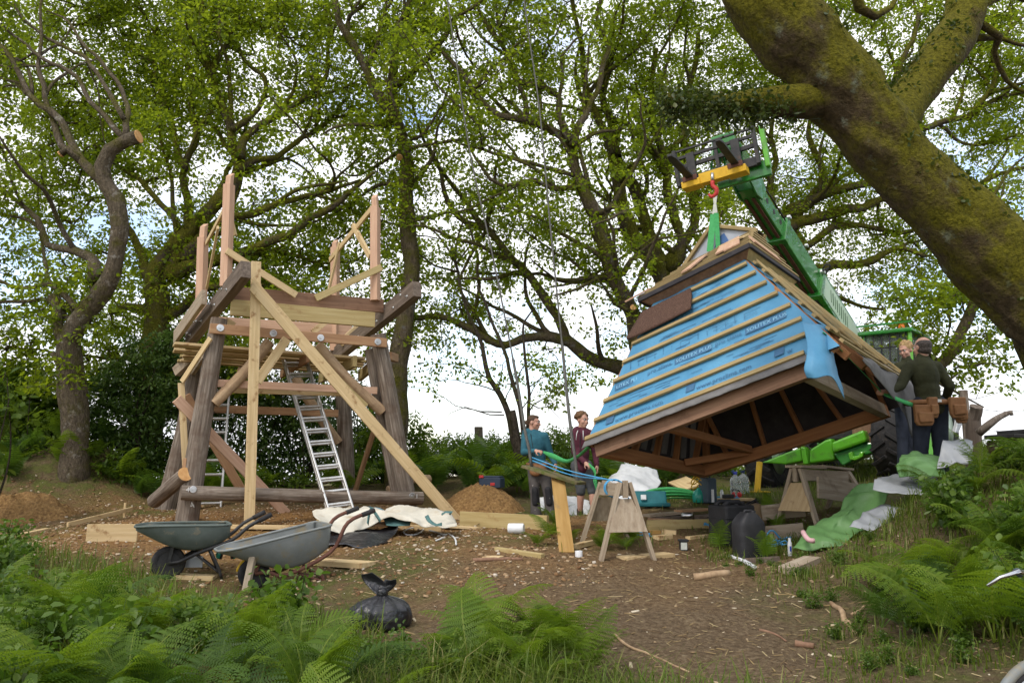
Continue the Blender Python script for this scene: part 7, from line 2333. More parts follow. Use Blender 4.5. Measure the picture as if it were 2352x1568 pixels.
# ------------------------------------------------------------------ the swing, drawn aside by a blue cord
MAT['rope'] = M_('rope', [(0.3, (0.075, 0.075, 0.068)), (0.7, (0.15, 0.145, 0.13))], (60, 60, 18), 4, 0.9, 0.6)
MAT['blue_cord'] = M_('blue_cord', [(0.3, (0.05, 0.25, 0.48)), (0.7, (0.11, 0.38, 0.62))], (60, 60, 60), 3, 0.7, 0.2)
s0, s1 = P(*Zs(470, 655), 9.75), P(*Zs(940, 800), 9.25)
swing = thing('swing', (s0 + s1) / 2, 'rope swing with a mossy plank seat drawn aside by blue cord', 'swing')
MAT['mossy_plank'] = M_('mossy_plank', [(0.3, (0.10, 0.085, 0.04)), (0.7, (0.18, 0.15, 0.08))], GRAIN, 6, .9, .3, stain=(9, (0.09, 0.11, 0.02), .48, .62))
bar('seat', swing, s0, s1, .20, .035, MAT['mossy_plank'])
for kk, pts in enumerate(([(1221, 1072, 9.7), (1215, 1030, 9.72), (1205, 985, 9.8), (1183, 850, 10.0), (1130, 580, 10.5), (1085, 380, 10.9), (1062, 240, 11.1), (1033, 36, 11.4), (1008, -140, 11.7)],
       [(1326, 1108, 9.3), (1322, 1060, 9.35), (1308, 960, 9.5), (1292, 800, 9.8), (1262, 500, 10.3), (1240, 260, 10.8), (1216, 90, 11.1), (1190, -100, 11.4)])):
 A = spline([(*P(*q), .011) for q in pts], .08)
 n = len(A)
 rr = np.full(n, .011)
 rr[:int(n * (.16 if kk == 0 else .22))] = .019
 MB().tube(A[:, :3], rr, 6).build('rope', MAT['rope'], swing, smooth=True)
# the limb the swing hangs from, out of the picture above
for k, dz in enumerate((0, -.035)):
 e0 = P(*Zs(515, 578), 9.72) + Vector((0, 0, dz))
 e1 = SAW_TOP + Vector((-.02 + .05 * k, -.03, .03))
 A = spline([(*e0, 0), (*(e0.lerp(e1, .5) + Vector((0, 0, -.03 - .03 * k))), 0), (*e1, 0)], .08)
 if k == 0:
  cord = thing('blue_cord', e1, 'blue cord stretched from the swing rope to the sawhorse', 'cord')
 MB().tube(A[:, :3], .0075, 6).build('strand', MAT['blue_cord'], cord, smooth=True)
lp = []
for k in range(90):
 t = k / 90 * 2 * math.pi * 5
 lp.append(SAW_TOP + _a * (.03 * math.sin(t * .37) + .02) + _s * (.10 * math.cos(t)) + Vector((0, 0, -.05 + .115 * math.sin(t) * .8)))
MB().tube(lp, .007, 5).build('wrapped_turns', MAT['blue_cord'], cord, smooth=True)
lp = [SAW_TOP + _s * .1 + Vector((0, -.05, -.05)), SAW_TOP + _s * .12 + Vector((.02, -.08, -.16)), SAW_TOP + _s * .13 + Vector((.0, -.08, -.26))]
MB().tube(lp, .007, 5).build('loose_end', MAT['blue_cord'], cord, smooth=True)
# board propped against the swing seat
lb = gpx(*Zs(815, 1390), 6, 11)
lt = P(*Zs(738, 745), 9.52)
o = bar('leaning_board', None, lt, lb, .155, .022, MAT['ply'], Vector((0, -1, .2)))
o.data.materials.clear()
MAT['amber_ply'] = M_('amber_ply', [(0.3, (0.30, 0.17, 0.045)), (0.7, (0.42, 0.26, 0.09))], GRAIN, 5, .7, .15, stain=(5, (0.16, 0.12, 0.08), .6, .8))
o.data.materials.append(MAT['amber_ply'])
tag(o, 'amber coloured board standing on end under the swing seat', 'board')
# ------------------------------------------------------------------ loose timber on the ground
def plank(q0, q1, w, h, mat, label, y0=4, y1=15, edge=False, lift=0.0, name='plank', group='planks and offcuts on the ground', up=None):
 a, b = gpx(*q0, y0, y1), gpx(*q1, y0, y1)
 dz = (w if edge else h) / 2 - .008 + lift
 a, b = a + Vector((0, 0, dz)), b + Vector((0, 0, dz))
 o = bar(name, None, a, b, (h if edge else w), (w if edge else h), MAT[mat], up, .003)
 tag(o, label, 'plank', group)
 return o
plank(Zq(70, 850), Zq(610, 885), .20, .05, 'pine', 'thick fresh offcut beside the legs of the grey wheelbarrow')
plank(Zq(905, 478), Zq(1390, 500), .12, .06, 'pine', 'fresh timber under the front edge of the white sack')
plank(Zq(1590, 455), Zs(655, 1215), .20, .045, 'tanalised', 'long greenish board lying on edge in front of the woman', edge=True)
plank(Zq(60, 545), Zq(470, 540), .22, .05, 'tanalised', 'greenish board behind the tub of the grey wheelbarrow', edge=True)
plank(Zs(215, 1372), Zs(612, 1432), .07, .045, 'tanalised', 'thin batten on the bare earth left of the amber board')
plank(Zs(118, 1432), Zs(258, 1436), .14, .025, 'pine', 'small pale offcut left of the thin batten')
plank(Zs(1282, 1448), Zs(1690, 1415), .17, .04, 'pine', 'pale fresh board in the grass in front of the first sawhorse')
plank(Zs(872, 1352), Zs(1035, 1312), .07, .05, 'pine', 'short pale batten between the amber board and the first sawhorse')
plank(Z3(165, 812), Z3(770, 755), .18, .03, 'grey_wood', 'grey board at the back of the timber pile behind the first sawhorse', lift=.05)
plank(Z3(185, 862), Z3(610, 885), .14, .05, 'rail_wood', 'brown board in the timber pile behind the first sawhorse', lift=.03)
plank(Z3(180, 945), Z3(1140, 925), .12, .05, 'tanalised', 'long board at the front of the timber pile behind the first sawhorse', edge=True)
plank(Z3(890, 845), Z3(1120, 830), .12, .10, 'dark_wood', 'dark square block at the right end of the timber pile')
plank(Z3(330, 830), Z3(790, 800), .10, .06, 'dark_wood', 'dark beam in the middle of the timber pile behind the first sawhorse')
plank(Z3(620, 770), Z3(1000, 740), .16, .03, 'rail_wood', 'reddish board on top of the timber pile', lift=.07)
plank(Z3(225, 995), Z3(350, 990), .10, .04, 'amber_ply', 'small orange offcut beside the blue cord tangle')
plank(Z3(385, 985), Z3(590, 1000), .13, .045, 'pine', 'pale offcut just right of the orange one')
plank(Z3(295, 1080), Z3(485, 1062), .11, .05, 'pine', 'stubby pale offcut above the small black tub')
plank(Z3(750, 1075), Z3(1040, 1040), .07, .035, 'pine', 'slim pale batten left of the jerrycans')
plank(Z3(1810, 985), Z3(2420, 930), .17, .045, 'grey_wood', 'upper of two grey boards on edge under the second sawhorse', edge=True, lift=.15)
plank(Z3(1800, 1090), Z3(2400, 1040), .16, .045, 'grey_wood', 'lower of two grey boards on edge under the second sawhorse', edge=True)
plank(Zw(350, 1420), Zw(905, 1445), .16, .045, 'pine', 'pale board in the weeds in front of the wheelbarrow wheels')
plank(zE(412, 1418), zE(655, 1416), .20, .045, 'pine', 'broad pale board on edge left of the green wheelbarrow', edge=True)
plank(zE(92, 1434), zE(172, 1436), .12, .04, 'pine', 'small pale offcut on the clay far left')
plank(zE(0, 1405), zE(225, 1358), .07, .03, 'pine', 'low thin rail on the clay at the far left')
plank(Zr(262, 985), Zr(405, 925), .16, .10, 'grey_wood', 'grey wooden block in the grass below the green tarpaulin', lift=-.035)
plank(Z3(1600, 1420), Z3(2010, 1400), .10, .06, 'dark_wood', 'dark board in the grass behind the grey block')
plank((980, 1206), (1100, 1214), .10, .03, 'pine', 'pale batten end beyond the white sack')
plank((520, 1212), (860, 1216), .10, .05, 'pine', 'long pale batten on the earth behind both wheelbarrows')
a, b = gpx(*zE(322, 1345), 7, 14), gpx(*zE(632, 1295), 7, 14)
a, b = a + Vector((0, 0, .03)), P(*zE(632, 1258), b.y)
st = thing('setting_out_rail', (b.x, b.y, gz(b.x, b.y)), 'thin pale rail nailed to a short stake left of the tower', 'rail')
bar('rail', st, a, b, .03, .06, MAT['pine'])
c = P(*zE(603, 1262), b.y)
bar('stake', st, Vector((c.x, c.y - .03, gz(c.x, c.y) - .1)), c + Vector((0, -.03, .10)), .03, .04, MAT['pine'])
# tilted board under the hut and cardboard
a = gpx(*Z3(790, 400), 8, 14)
o = bar('board', None, a + Vector((.04, 0, .06)), P(*Z3(600, 238), a.y + .5), .36, .03, MAT['pine'], Vector((0, -1, .8)))
tag(o, 'pale board propped on the bank under the hut roof', 'board')
a, b = gpx(*Z3(1625, 870), 7, 12), gpx(*Z3(1800, 850), 7, 12)
MAT['card'] = M_('card', [(0.3, (0.33, 0.22, 0.12)), (0.7, (0.42, 0.29, 0.17))], (5, 5, 20), 4, .85, .1)
o = bar('cardboard_box', None, a + Vector((0, 0, .10)), b + Vector((0, 0, .12)), .22, .24, MAT['card'], None, .003)
tag(o, 'plain brown cardboard box behind the jerrycans', 'box')
# log and branches
def stick(name, pts, r0, r1, mat, label, cat, y0=4, y1=15, lift=0.0, group=None):
 w = []
 for i, q in enumerate(pts):
  p = gpx(q[0], q[1], y0, y1)
  w.append((p.x, p.y, p.z + r0 * .7 + lift * math.sin(math.pi * i / max(1, len(pts) - 1)), r0 + (r1 - r0) * i / (len(pts) - 1)))
 A = spline(w, .05)
 A[:, :3] += RNG.normal(0, r0 * .12, (len(A), 3))
 o = MB().tube(A[:, :3], A[:, 3], 9).build(name, MAT[mat], None, smooth=True)
 tag(o, label, cat, group)
 return o
stick('log', [Zg(1830, 555), Zg(1950, 540), Zg(2120, 515)], .033, .03, 'peeled', 'smooth grey stick lying in the grass below the jerrycans', 'stick')
stick('stick', [Z3(1130, 1345), Z3(1200, 1330), Z3(1320, 1275)], .016, .012, 'peeled', 'thin bent stick left of the white tube', 'stick')
stick('tube', [Z3(1345, 1340), Z3(1440, 1372), Z3(1550, 1410), Z3(1700, 1500)], .021, .021, 'white_plastic', 'grey white tube end in the grass under the front jerrycan', 'tube')
stick('root', [Zr(500, 1150), Zr(555, 1190), Zr(575, 1245), Zr(610, 1270), Zr(625, 1320)], .018, .024, 'peeled', 'pale twisted root at the edge of the trodden path', 'root')
stick('root', [Zr(610, 1210), Zr(655, 1190), Zr(680, 1160)], .014, .008, 'peeled', 'short splintered root beside the pale twisted one', 'root')
stick('stick', [Zr(310, 1372), Zr(360, 1378), Zr(410, 1385)], .022, .018, 'brown_wood', 'short brown stick on the trodden path', 'stick')
stick('stick', [Zq(1720, 835), Zq(1900, 825), Zq(2250, 815)], .022, .016, 'brown_wood', 'long dark stick on the edge of the clay', 'stick')
stick('stick', [Zg(1180, 1010), Zg(1300, 1110), Zg(1480, 1180), Zg(1790, 1320)], .010, .006, 'peeled', 'long thin dry stalk in the grass at the bottom', 'stick', 2.5)
stick('stick', [Zr(120, 1290), Zr(200, 1310), Zr(260, 1350)], .010, .006, 'brown_wood', 'crooked twig on the path right of centre', 'stick')
# ------------------------------------------------------------------ builder's white sack, its straps and the sheet beneath
MAT['white_sack'] = M_('white_sack', [(0.3, (0.50, 0.46, 0.37)), (0.7, (0.64, 0.61, 0.52))], (4, 4, 4), 5, .75, .5, bscale=9, bdist=.03, stain=(3.5, (0.42, 0.31, 0.18), .56, .74))
MAT['teal_web'] = M_('teal_web', [(0.3, (0.06, 0.135, 0.13)), (0.7, (0.10, 0.20, 0.19))], (40, 40, 40), 3, .8, .2)
MAT['blue_web'] = M_('blue_web', [(0.3, (0.10, 0.20, 0.25)), (0.7, (0.17, 0.30, 0.35))], (40, 40, 40), 3, .8, .2)
def pts_on(fn, rows):
 """rows of (x, y, depth) measured points"""
 return [[P(*fn(a, b), d) for a, b, d in r] for r in rows]
bs0 = gpx(*Zq(800, 470), 6, 14)
bag = thing('bulk_sack', bs0, 'crumpled cream builder bulk sack with teal straps lying in front of the tower', 'sack')
cloth('sack_cloth', pts_on(Zq, [[(10, 300, 9.5), (250, 250, 9.9), (480, 235, 9.9), (640, 262, 9.8), (800, 270, 9.9), (1000, 212, 10), (1240, 215, 10), (1330, 235, 9.9), (1500, 290, 9.8), (1560, 380, 9.7)],
        [(30, 320, 9.0), (200, 290, 9.3), (400, 300, 9.3), (600, 300, 9.3), (720, 290, 9.5), (960, 290, 9.5), (1180, 250, 9.5), (1290, 330, 9.3), (1430, 340, 9.3), (1540, 390, 9.3)],
        [(120, 385, 8.8), (250, 380, 8.9), (400, 390, 9.0), (560, 380, 9.1), (700, 330, 9.3), (900, 330, 9.3), (1100, 350, 9.2), (1260, 400, 9.1), (1420, 410, 9.1), (1545, 410, 9.1)],
        [(180, 450, 8.7), (300, 450, 8.75), (420, 470, 8.8), (560, 440, 9.0), (760, 400, 9.2), (930, 385, 9.25), (1100, 440, 9.05), (1230, 440, 9.05), (1400, 470, 8.95), (1550, 460, 9.0)]]), MAT['white_sack'], bag, .006, None, noise_a=.07, seed=11, ns=2.6)
cloth('sack_lining', pts_on(Zq, [[(700, 295, 9.75), (880, 315, 9.7), (1050, 350, 9.7)], [(760, 370, 9.45), (900, 390, 9.4), (1060, 400, 9.4)], [(800, 440, 9.2), (900, 450, 9.2), (1050, 445, 9.2)]]), MAT['teal_web'], bag, .005, None, noise_a=.02, seed=12)
for i, pts in enumerate(([(600, 430, 8.85, 1.2), (615, 330, 9.0, 1.2), (640, 268, 9.2, 1.4), (690, 330, 9.1, 1.5), (735, 400, 9.0, 1.6)], [(1225, 340, 9.0, .6), (1260, 400, 8.9, .4), (1330, 440, 8.85, .4), (1390, 430, 8.85, .8)],
       [(1385, 330, 9.0, .4), (1430, 300, 9.0, .4), (1500, 305, 9.0, .6), (1470, 330, 9.0, .5)])):
 strap('sack_strap', [(*P(*Zq(a, b), d), ang) for a, b, d, ang in pts], .045, 'teal_web', None, parent=bag)
o = cloth('boot_board', [[gpx(*Zq(a, b), 6, 12) + Vector((0, 0, dz)) for a, b, dz in r] for r in ([(60, 600, .14), (300, 600, .14), (600, 575, .13), (950, 535, .10)], [(80, 575, .14), (320, 570, .14), (620, 545, .13), (940, 520, .11)], [(110, 540, .14), (350, 540, .13), (640, 520, .12), (900, 500, .11)])], MAT['rail_wood'], None, .02)
o.name = 'thin_board'
tag(o, 'thin brown board raised off the clay with blue straps on it', 'board')
o = cloth('black_sheet', [[gpx(*Zq(a, b), 6, 12) + Vector((0, 0, dz)) for a, b, dz in r] for r in ([(100, 690, .0), (330, 680, .02), (560, 690, .0), (800, 640, .0)], [(80, 640, .06), (340, 620, .07), (600, 620, .07), (900, 560, .05)], [(90, 600, .10), (350, 590, .10), (620, 570, .09), (930, 530, .08)])], MAT['bin_plastic'], None, .004, None, noise_a=.03, seed=4)
o.name = 'black_plastic_sheet'
tag(o, 'black plastic sheet sagging out from under the thin brown board', 'sheet')
sb = gpx(*Zq(600, 520), 6, 12)
pile = thing('strap_bundle', sb + Vector((0, 0, .12)), 'bundle of pale blue ratchet straps heaped on the thin brown board', 'straps')
rs = np.random.default_rng(9)
for k in range(9):
 c = sb + Vector((rs.normal(0, .16), rs.normal(0, .08), .17 + .02 * k * .5))
 a = rs.random() * 6
 pts = []
 for j in range(6):
  t = j / 5 * 2 - 1
  pts.append((c.x + t * .22 * math.cos(a), c.y + t * .13 * math.sin(a), c.z + .05 * math.sin(t * 2.2 + k) + .02, .3 * math.sin(k + t * 2)))
 strap('strap', pts, .05, 'blue_web', None, parent=pile)
MB().tube([sb + Vector((.17, 0, .22)), sb + Vector((.29, .02, .2))], .03, 12).build('ratchet_roll', MAT['galv'], pile, smooth=True, autosmooth=40)
# white cable on the clay
MAT['white_cable'] = M_('white_cable', [(0.3, (0.55, 0.55, 0.54)), (0.7, (0.7, 0.7, 0.69))], (30, 30, 30), 3, .5, .05)
def cable(label, pts, r, fn, y0=5, y1=13, closed=False, mat='white_cable', cat='cable', group=None):
 w = []
 for a, b in pts:
  p = gpx(*fn(a, b), y0, y1)
  w.append((p.x, p.y, p.z + r + .006))
 A = spline(w + ([w[0]] if closed else []), .03)
 o = MB().tube(A[:-1] if closed else A, r, 7, closed=closed).build('cable', MAT[mat], None, smooth=True)
 tag(o, label, cat, group)
 return o
cable('white cable coiled in one open loop on the clay', [(980, 530), (1020, 500), (1100, 480), (1170, 475), (1190, 500), (1150, 540), (1080, 560), (1010, 558)], .010, Zq, closed=True)
cable('white cable end trailing forked on the clay right of the loop', [(1255, 512), (1330, 530), (1400, 555), (1460, 555), (1510, 580), (1535, 620), (1540, 665)], .010, Zq)
cable('short branch of white cable right of the loop', [(1325, 620), (1380, 600), (1430, 570)], .009, Zq)
# white tub on its side
p = gpx(*Zs(385, 1225), 6, 13)
o = MB().lathe([(.055, -.09), (.058, -.08), (.058, .08), (.05, .09)], p + Vector((0, 0, .055)), 20, frame(Vector((1, -.25, .02)))).build('white_tub', MAT['white_plastic'], None, smooth=True, autosmooth=40)
tag(o, 'white plastic tub lying on its side by the long greenish board', 'tub')
for (a, b, lab) in ((1690, 340, 'scrap of white plastic at the right end of the white sack'), (330, 625, 'torn white plastic strip under the thin brown board')):
 p = gpx(*Zq(a, b), 6, 13)
 o = cloth('plastic_scrap', [[p + Vector((x, y, .03 + .04 * math.sin(x * 30 + y * 17))) for x in (-.1, -.04, .03, .09)] for y in (-.06, 0, .06)], MAT['white_plastic'], None, .003, None, noise_a=.03, seed=int(a))
 tag(o, lab, 'plastic scrap')
p = gpx(*Zs(918, 1425), 6, 11)
o = MB().lathe([(.035, 0), (.037, .002), (.037, .055), (.035, .06)], p, 18).build('paper_cup', MAT['white_plastic'], None, smooth=True, autosmooth=40)
tag(o, 'small white tub with scraps of paper in front of the amber board', 'tub')
# ------------------------------------------------------------------ spoil heaps and toolbox
MAT['spoil'] = M_('spoil', [(0.28, (0.12, 0.06, 0.025)), (0.5, (0.25, 0.14, 0.05)), (0.68, (0.36, 0.225, 0.09)), (0.8, (0.5, 0.37, 0.2))], (26, 26, 26), 8, .95, 1.0, bdist=.04)
def heap(label, c, rx, ry, h, seed):
 n, m = 80, 30
 T_, A_ = np.meshgrid(np.linspace(0, 1, m + 1), np.linspace(0, 2 * np.pi, n, endpoint=False), indexing='ij')
 X_, Y_ = c[0] + rx * T_ * np.cos(A_), c[1] + ry * T_ * np.sin(A_)
 H_ = h * (1 - T_ ** 1.7) * (1 + .18 * fbm(X_ * 2.2, Y_ * 2.2, 3, seed)) + .05 * fbm(X_ * 9.0, Y_ * 9.0, 3, seed + 2) * (1 - T_ * .6)
 v, f = np.stack([X_, Y_, gz(X_, Y_) + H_ - .04 * T_], -1).reshape(-1, 3), []
 for i in range(m):
  for k in range(n):
   k2 = (k + 1) % n
   f.append((i * n + k, (i + 1) * n + k, (i + 1) * n + k2, i * n + k2))
 o = meshobj('spoil_heap', v, f, MAT['spoil'], None, Matrix.Translation((c[0], c[1], gz(*c))), True, True)
 tag(o, label, 'spoil heap', 'heaps of dug clay')
 return o
hc = P(1108, 1180, 12.9)
heap('rounded heap of orange clay and chips with a toolbox on it', (hc.x, hc.y), .72, .6, .40, 3)
hc2 = P(20, 1190, 11.6)
heap('low crumbly heap of orange clay at the left edge', (hc2.x, hc2.y), 1.1, .6, .30, 5)
tb = P(1130, 1118, 13.0)
toolbox = thing('toolbox', tb, 'dark blue stacking toolbox with red latches on top of the clay heap', 'toolbox')
MAT['navy_plastic'] = M_('navy_plastic', [(0.3, (0.022, 0.035, 0.06)), (0.7, (0.035, 0.052, 0.085))], (9, 9, 9), 4, .5, .05)
RZ = Matrix.Rotation(-.25, 3, 'Z')
MB().box(tb + Vector((0, 0, .07)), .36, .28, .16, RZ).build('case', MAT['navy_plastic'], toolbox, bevel=.012)
MB().box(tb + Vector((-.01, 0, .165)), .34, .26, .03, RZ).build('lid', MAT['navy_plastic'], toolbox, bevel=.008)
for x, z in ((.05, .05), (-.14, .17)):
 MB().box(tb + RZ @ Vector((x, -.145, z)), .075, .012, .045, RZ).build('latch', MAT['red_paint'], toolbox, bevel=.004)
MB().box(tb + RZ @ Vector((-.175, 0, .16)), .02, .12, .05, RZ).build('latch', MAT['red_paint'], toolbox, bevel=.004)
# ------------------------------------------------------------------ jerrycans, bottles, cases under the hut
MAT['black_plastic'] = M_('black_plastic', [(0.3, (0.018, 0.018, 0.020)), (0.7, (0.034, 0.034, 0.037))], (8, 8, 8), 5, .55, .15, bscale=30)
def jerry(label, loc, w, d, h, yaw, seed):
 root = thing('jerrycan', loc, label, 'jerrycan', 'black plastic jerrycans', yaw)
 Mx = WM[root]
 prof = [(0, .88), (.02, .97), (.06, 1), (.70, 1.0), (.78, .93), (.90, .62), (.95, .42), (.97, .36)]
 n = 28
 v, f = [], []
 for z, s in prof:
  for k in range(n):
   a = 2 * math.pi * k / n
   c_, s_ = math.cos(a), math.sin(a)
   e = .45
   x = w / 2 * math.copysign(abs(c_) ** e, c_) * (s if z > .7 else s)
   y = d / 2 * math.copysign(abs(s_) ** e, s_) * (1 if z < .8 else .5 + .5 * s)
   v.append((x, y, z * h))
 for i in range(len(prof) - 1):
  for k in range(n):
   k2 = (k + 1) % n
   f.append((i * n + k, i * n + k2, (i + 1) * n + k2, (i + 1) * n + k))
 f += [tuple(range(n - 1, -1, -1)), tuple((len(prof) - 1) * n + k for k in range(n))]
 meshobj('can_body', v, f, MAT['black_plastic'], root, Mx, False, True, autosmooth=35)
 W_ = lambda x, y, z: Mx @ Vector((x, y, z))
 MB().tube([W_(-.05, 0, h * .92), W_(-.03, 0, h * 1.0), W_(.04, 0, h * 1.0), W_(.09, 0, h * .86)], .016, 8).build('handle', MAT['black_plastic'], root, smooth=True)
 MB().lathe([(.03, 0), (.03, .03), (.026, .036)], W_(w * .20, 0, h * .93), 14).build('cap', MAT['black_plastic'], root, smooth=True, autosmooth=40)
 return root
g = gpx(1722, 1285, 5, 11)
jerry('front black jerrycan with sloping shoulders and a screw cap', (g.x, g.y, g.z - .01), .30, .24, .50, .25, 1)
g = gpx(1683, 1248, 5, 11)
case = thing('water_carrier', (g.x, g.y, g.z - .01), 'square black water carrier with moulded handles behind the front jerrycan', 'water carrier', None, .45)
Mx = WM[case]
W_ = lambda x, y, z: Mx @ Vector((x, y, z))
MB().box(W_(0, 0, .22), .42, .32, .44, Mx.to_3x3()).build('can_body', MAT['black_plastic'], case, bevel=.025)
for y in (-.07, .07):
 MB().tube([W_(-.17, y, .43), W_(-.11, y, .475), W_(.05, y, .475), W_(.10, y, .43)], .026, 10).build('handle', MAT['black_plastic'], case, smooth=True)
MB().box(W_(0, 0, .30), .428, .328, .012, Mx.to_3x3()).build('seam', MAT['black_plastic'], case, bevel=.004)
MB().lathe([(.04, 0), (.04, .035), (.034, .04)], W_(.15, 0, .435), 14).build('cap', MAT['black_plastic'], case, smooth=True, autosmooth=40)
MAT['bottle_water'] = M_('bottle_water', [(0.3, (0.62, 0.68, 0.72)), (0.7, (0.75, 0.80, 0.84))], (4, 4, 4), 2, .08, 0, spec=.6)
MAT['bottle_water'].node_tree.nodes['Principled BSDF'].inputs['Transmission Weight'].default_value = .75
MAT['bottle_water'].node_tree.nodes['Principled BSDF'].inputs['IOR'].default_value = 1.2
MAT['blue_cap'] = M_('blue_cap', [(0.3, (0.04, 0.06, 0.35)), (0.7, (0.06, 0.09, 0.45))], (4, 4, 4), 2, .4, 0)
MAT['navy_cap'] = M_('navy_cap', [(0.3, (0.02, 0.035, 0.09)), (0.7, (0.03, 0.05, 0.12))], (4, 4, 4), 2, .4, 0)
for (a, b, capm, lab) in ((1437, 448, 'blue_cap', 'five litre water bottle with a bright blue cap'), (1545, 425, 'navy_cap', 'five litre water bottle with a dark navy cap')):
 p = gpx(*Z3(a, b), 7, 14)
 bt = thing('water_bottle', p, lab, 'bottle', 'large water bottles')
 prof = [(.07, 0), (.082, .01), (.082, .05), (.076, .06), (.082, .07), (.082, .12), (.076, .13), (.082, .14), (.082, .19), (.075, .22), (.045, .26), (.022, .28), (.022, .295)]
 MB().lathe(prof, p, 24).build('bottle_body', MAT['bottle_water'], bt, smooth=True)
 MB().lathe([(.026, .29), (.026, .325), (.02, .33)], p, 16).build('cap', MAT[capm], bt, smooth=True, autosmooth=40)
 MB().tube([p + Vector((-.03, 0, .30)), p + Vector((-.05, 0, .335)), p + Vector((-.02, 0, .345))], .006, 6).build('carry_loop', MAT[capm], bt, smooth=True)
# teal tool case lying open, dark blue case, green can
MAT['teal_case'] = M_('teal_case', [(0.3, (0.012, 0.11, 0.13)), (0.7, (0.02, 0.16, 0.18))], (7, 7, 7), 4, .5, .05)
MAT['slate_plastic'] = M_('slate_plastic', [(0.3, (0.045, 0.065, 0.085)), (0.7, (0.065, 0.09, 0.115))], (7, 7, 7), 4, .5, .05)
p = gpx(*Z3(215, 615), 6, 13)
tc_ = thing('tool_case', p, 'flat teal tool case behind the first sawhorse', 'tool case', None, -.05)
RZ = Matrix.Rotation(-.08, 3, 'Z') @ Matrix.Rotation(-.5, 3, 'X')
MB().box(p + Vector((0, 0, .10)), .44, .05, .22, RZ).build('case', MAT['teal_case'], tc_, bevel=.015)
MB().box(p + Vector((.02, -.06, .03)), .46, .20, .05, Matrix.Rotation(-.08, 3, 'Z')).build('lid', MAT['teal_case'], tc_, bevel=.015)
MB().box(p + Vector((-.09, -.045, .12)), .07, .03, .07, RZ).build('latch', MAT['white_plastic'], tc_, bevel=.004)
p = gpx(*Z3(1040, 565), 6, 13)
dc = thing('tool_case', p, 'upright dark slate drill case beside the green can', 'tool case')
RZ = Matrix.Rotation(.35, 3, 'Z')
MB().box(p + Vector((0, 0, .17)), .16, .22, .34, RZ).build('case', MAT['slate_plastic'], dc, bevel=.025)
MB().box(p + RZ @ Vector((.0, -.113, .10)), .04, .005, .17, RZ).build('label', MAT['white_plastic'], dc)
MB().tube([p + RZ @ Vector((0, -.06, .34)), p + RZ @ Vector((0, -.05, .375)), p + RZ @ Vector((0, .05, .375)), p + RZ @ Vector((0, .06, .34))], .012, 8).build('handle', MAT['slate_plastic'], dc, smooth=True)
p = gpx(*Z3(915, 560), 6, 13)
gcn = thing('fuel_can', p, 'green plastic can with a yellow cord looped on its neck', 'can')
MB().lathe([(.08, 0), (.092, .015), (.092, .10), (.07, .155), (.03, .18), (.028, .20)], p, 22).build('can_body', MAT['teal_plastic'], gcn, smooth=True)
lp = [p + Vector((.09 * math.cos(t) * (1 + .2 * math.sin(3 * t)), .06 * math.sin(t), .21 + .05 * math.sin(2 * t) + .01 * t)) for t in np.linspace(0, 15, 70)]
MB().tube(lp, .008, 6).build('yellow_cord', MAT['yellow_paint'], gcn, smooth=True)
# green webbing coil on the grass
p = gpx(*Z3(560, 560), 6, 13)
wc = thing('webbing_coil', p, 'bright green lifting sling coiled loosely on the grass', 'sling')
for k in range(7):
 pts = []
 for j in range(9):
  t = j / 8 * math.pi
  pts.append((p.x + (.30 + .02 * k) * math.cos(t) - .02 * k + .06, p.y + .15 * math.sin(t) * (1 if k % 2 else -.6) + .02 * k, gz(p.x, p.y) + .04 + .035 * math.sin(t) * (k + 1) * .6, .5 + .2 * k))
 strap('coil_turn', pts, .04, 'green_strap', None, parent=wc)
MB().tube([p + Vector((.38, -.05, .03)), p + Vector((.52, -.08, .03))], .03, 10).build('sling_eye', MAT['pale_strap'], wc, smooth=True)
# workboard with bits on it, red ear defenders
p0 = gpx(*Z3(1400, 545), 7, 13)
o = MB().box(p0 + Vector((0, 0, .03)), .56, .34, .03, Matrix.Rotation(.1, 3, 'Z')).build('work_board', MAT['ply'], None, bevel=.003)
tag(o, 'low work board with small tools in front of the water bottles', 'board')
red = thing('ear_defenders', p0 + Vector((.03, -.02, .05)), 'red ear defenders on the low work board', 'ear defenders')
for s in (-1, 1):
 MB().lathe([(0, -.022), (.032, -.02), (.04, 0), (.032, .02), (0, .022)], p0 + Vector((.03 + s * .04, -.05, .095)), 14, frame(Vector((1, .4 * s, .2)))).build('cup', MAT['red_paint'], red, smooth=True)
A = spline([(*(p0 + Vector((-.01, -.05, .10))), 0), (*(p0 + Vector((.0, .03, .16))), 0), (*(p0 + Vector((.09, .05, .15))), 0), (*(p0 + Vector((.11, -.02, .10))), 0)], .02)
MB().tube(A[:, :3], .007, 6).build('headband', MAT['rubber'], red, smooth=True)
o = MB().lathe([(.022, 0), (.024, .005), (.024, .09), (.016, .10), (.016, .12)], p0 + Vector((-.17, -.03, .046)), 14).build('small_bottle', MAT['white_plastic'], None, smooth=True, autosmooth=40)
tag(o, 'small white bottle on the low work board', 'bottle')
o = MB().box(p0 + Vector((-.10, -.10, .075)), .15, .08, .055, Matrix.Rotation(.1, 3, 'Z')).build('battery_pack', MAT['black_plastic'], None, bevel=.01)
tag(o, 'black battery pack on the low work board', 'battery')
lp = [p0 + Vector((-.12 + .16 * math.sin(t * 1.3) + .03 * t * .2, .05 + .08 * math.cos(t * 1.7), .055 + .012 * math.sin(t * 3))) for t in np.linspace(0, 14, 90)]
o = MB().tube(lp, .007, 6).build('cord_tangle', MAT['blue_cord'], None, smooth=True)
tag(o, 'pale blue cord tangled on the low work board', 'cord')
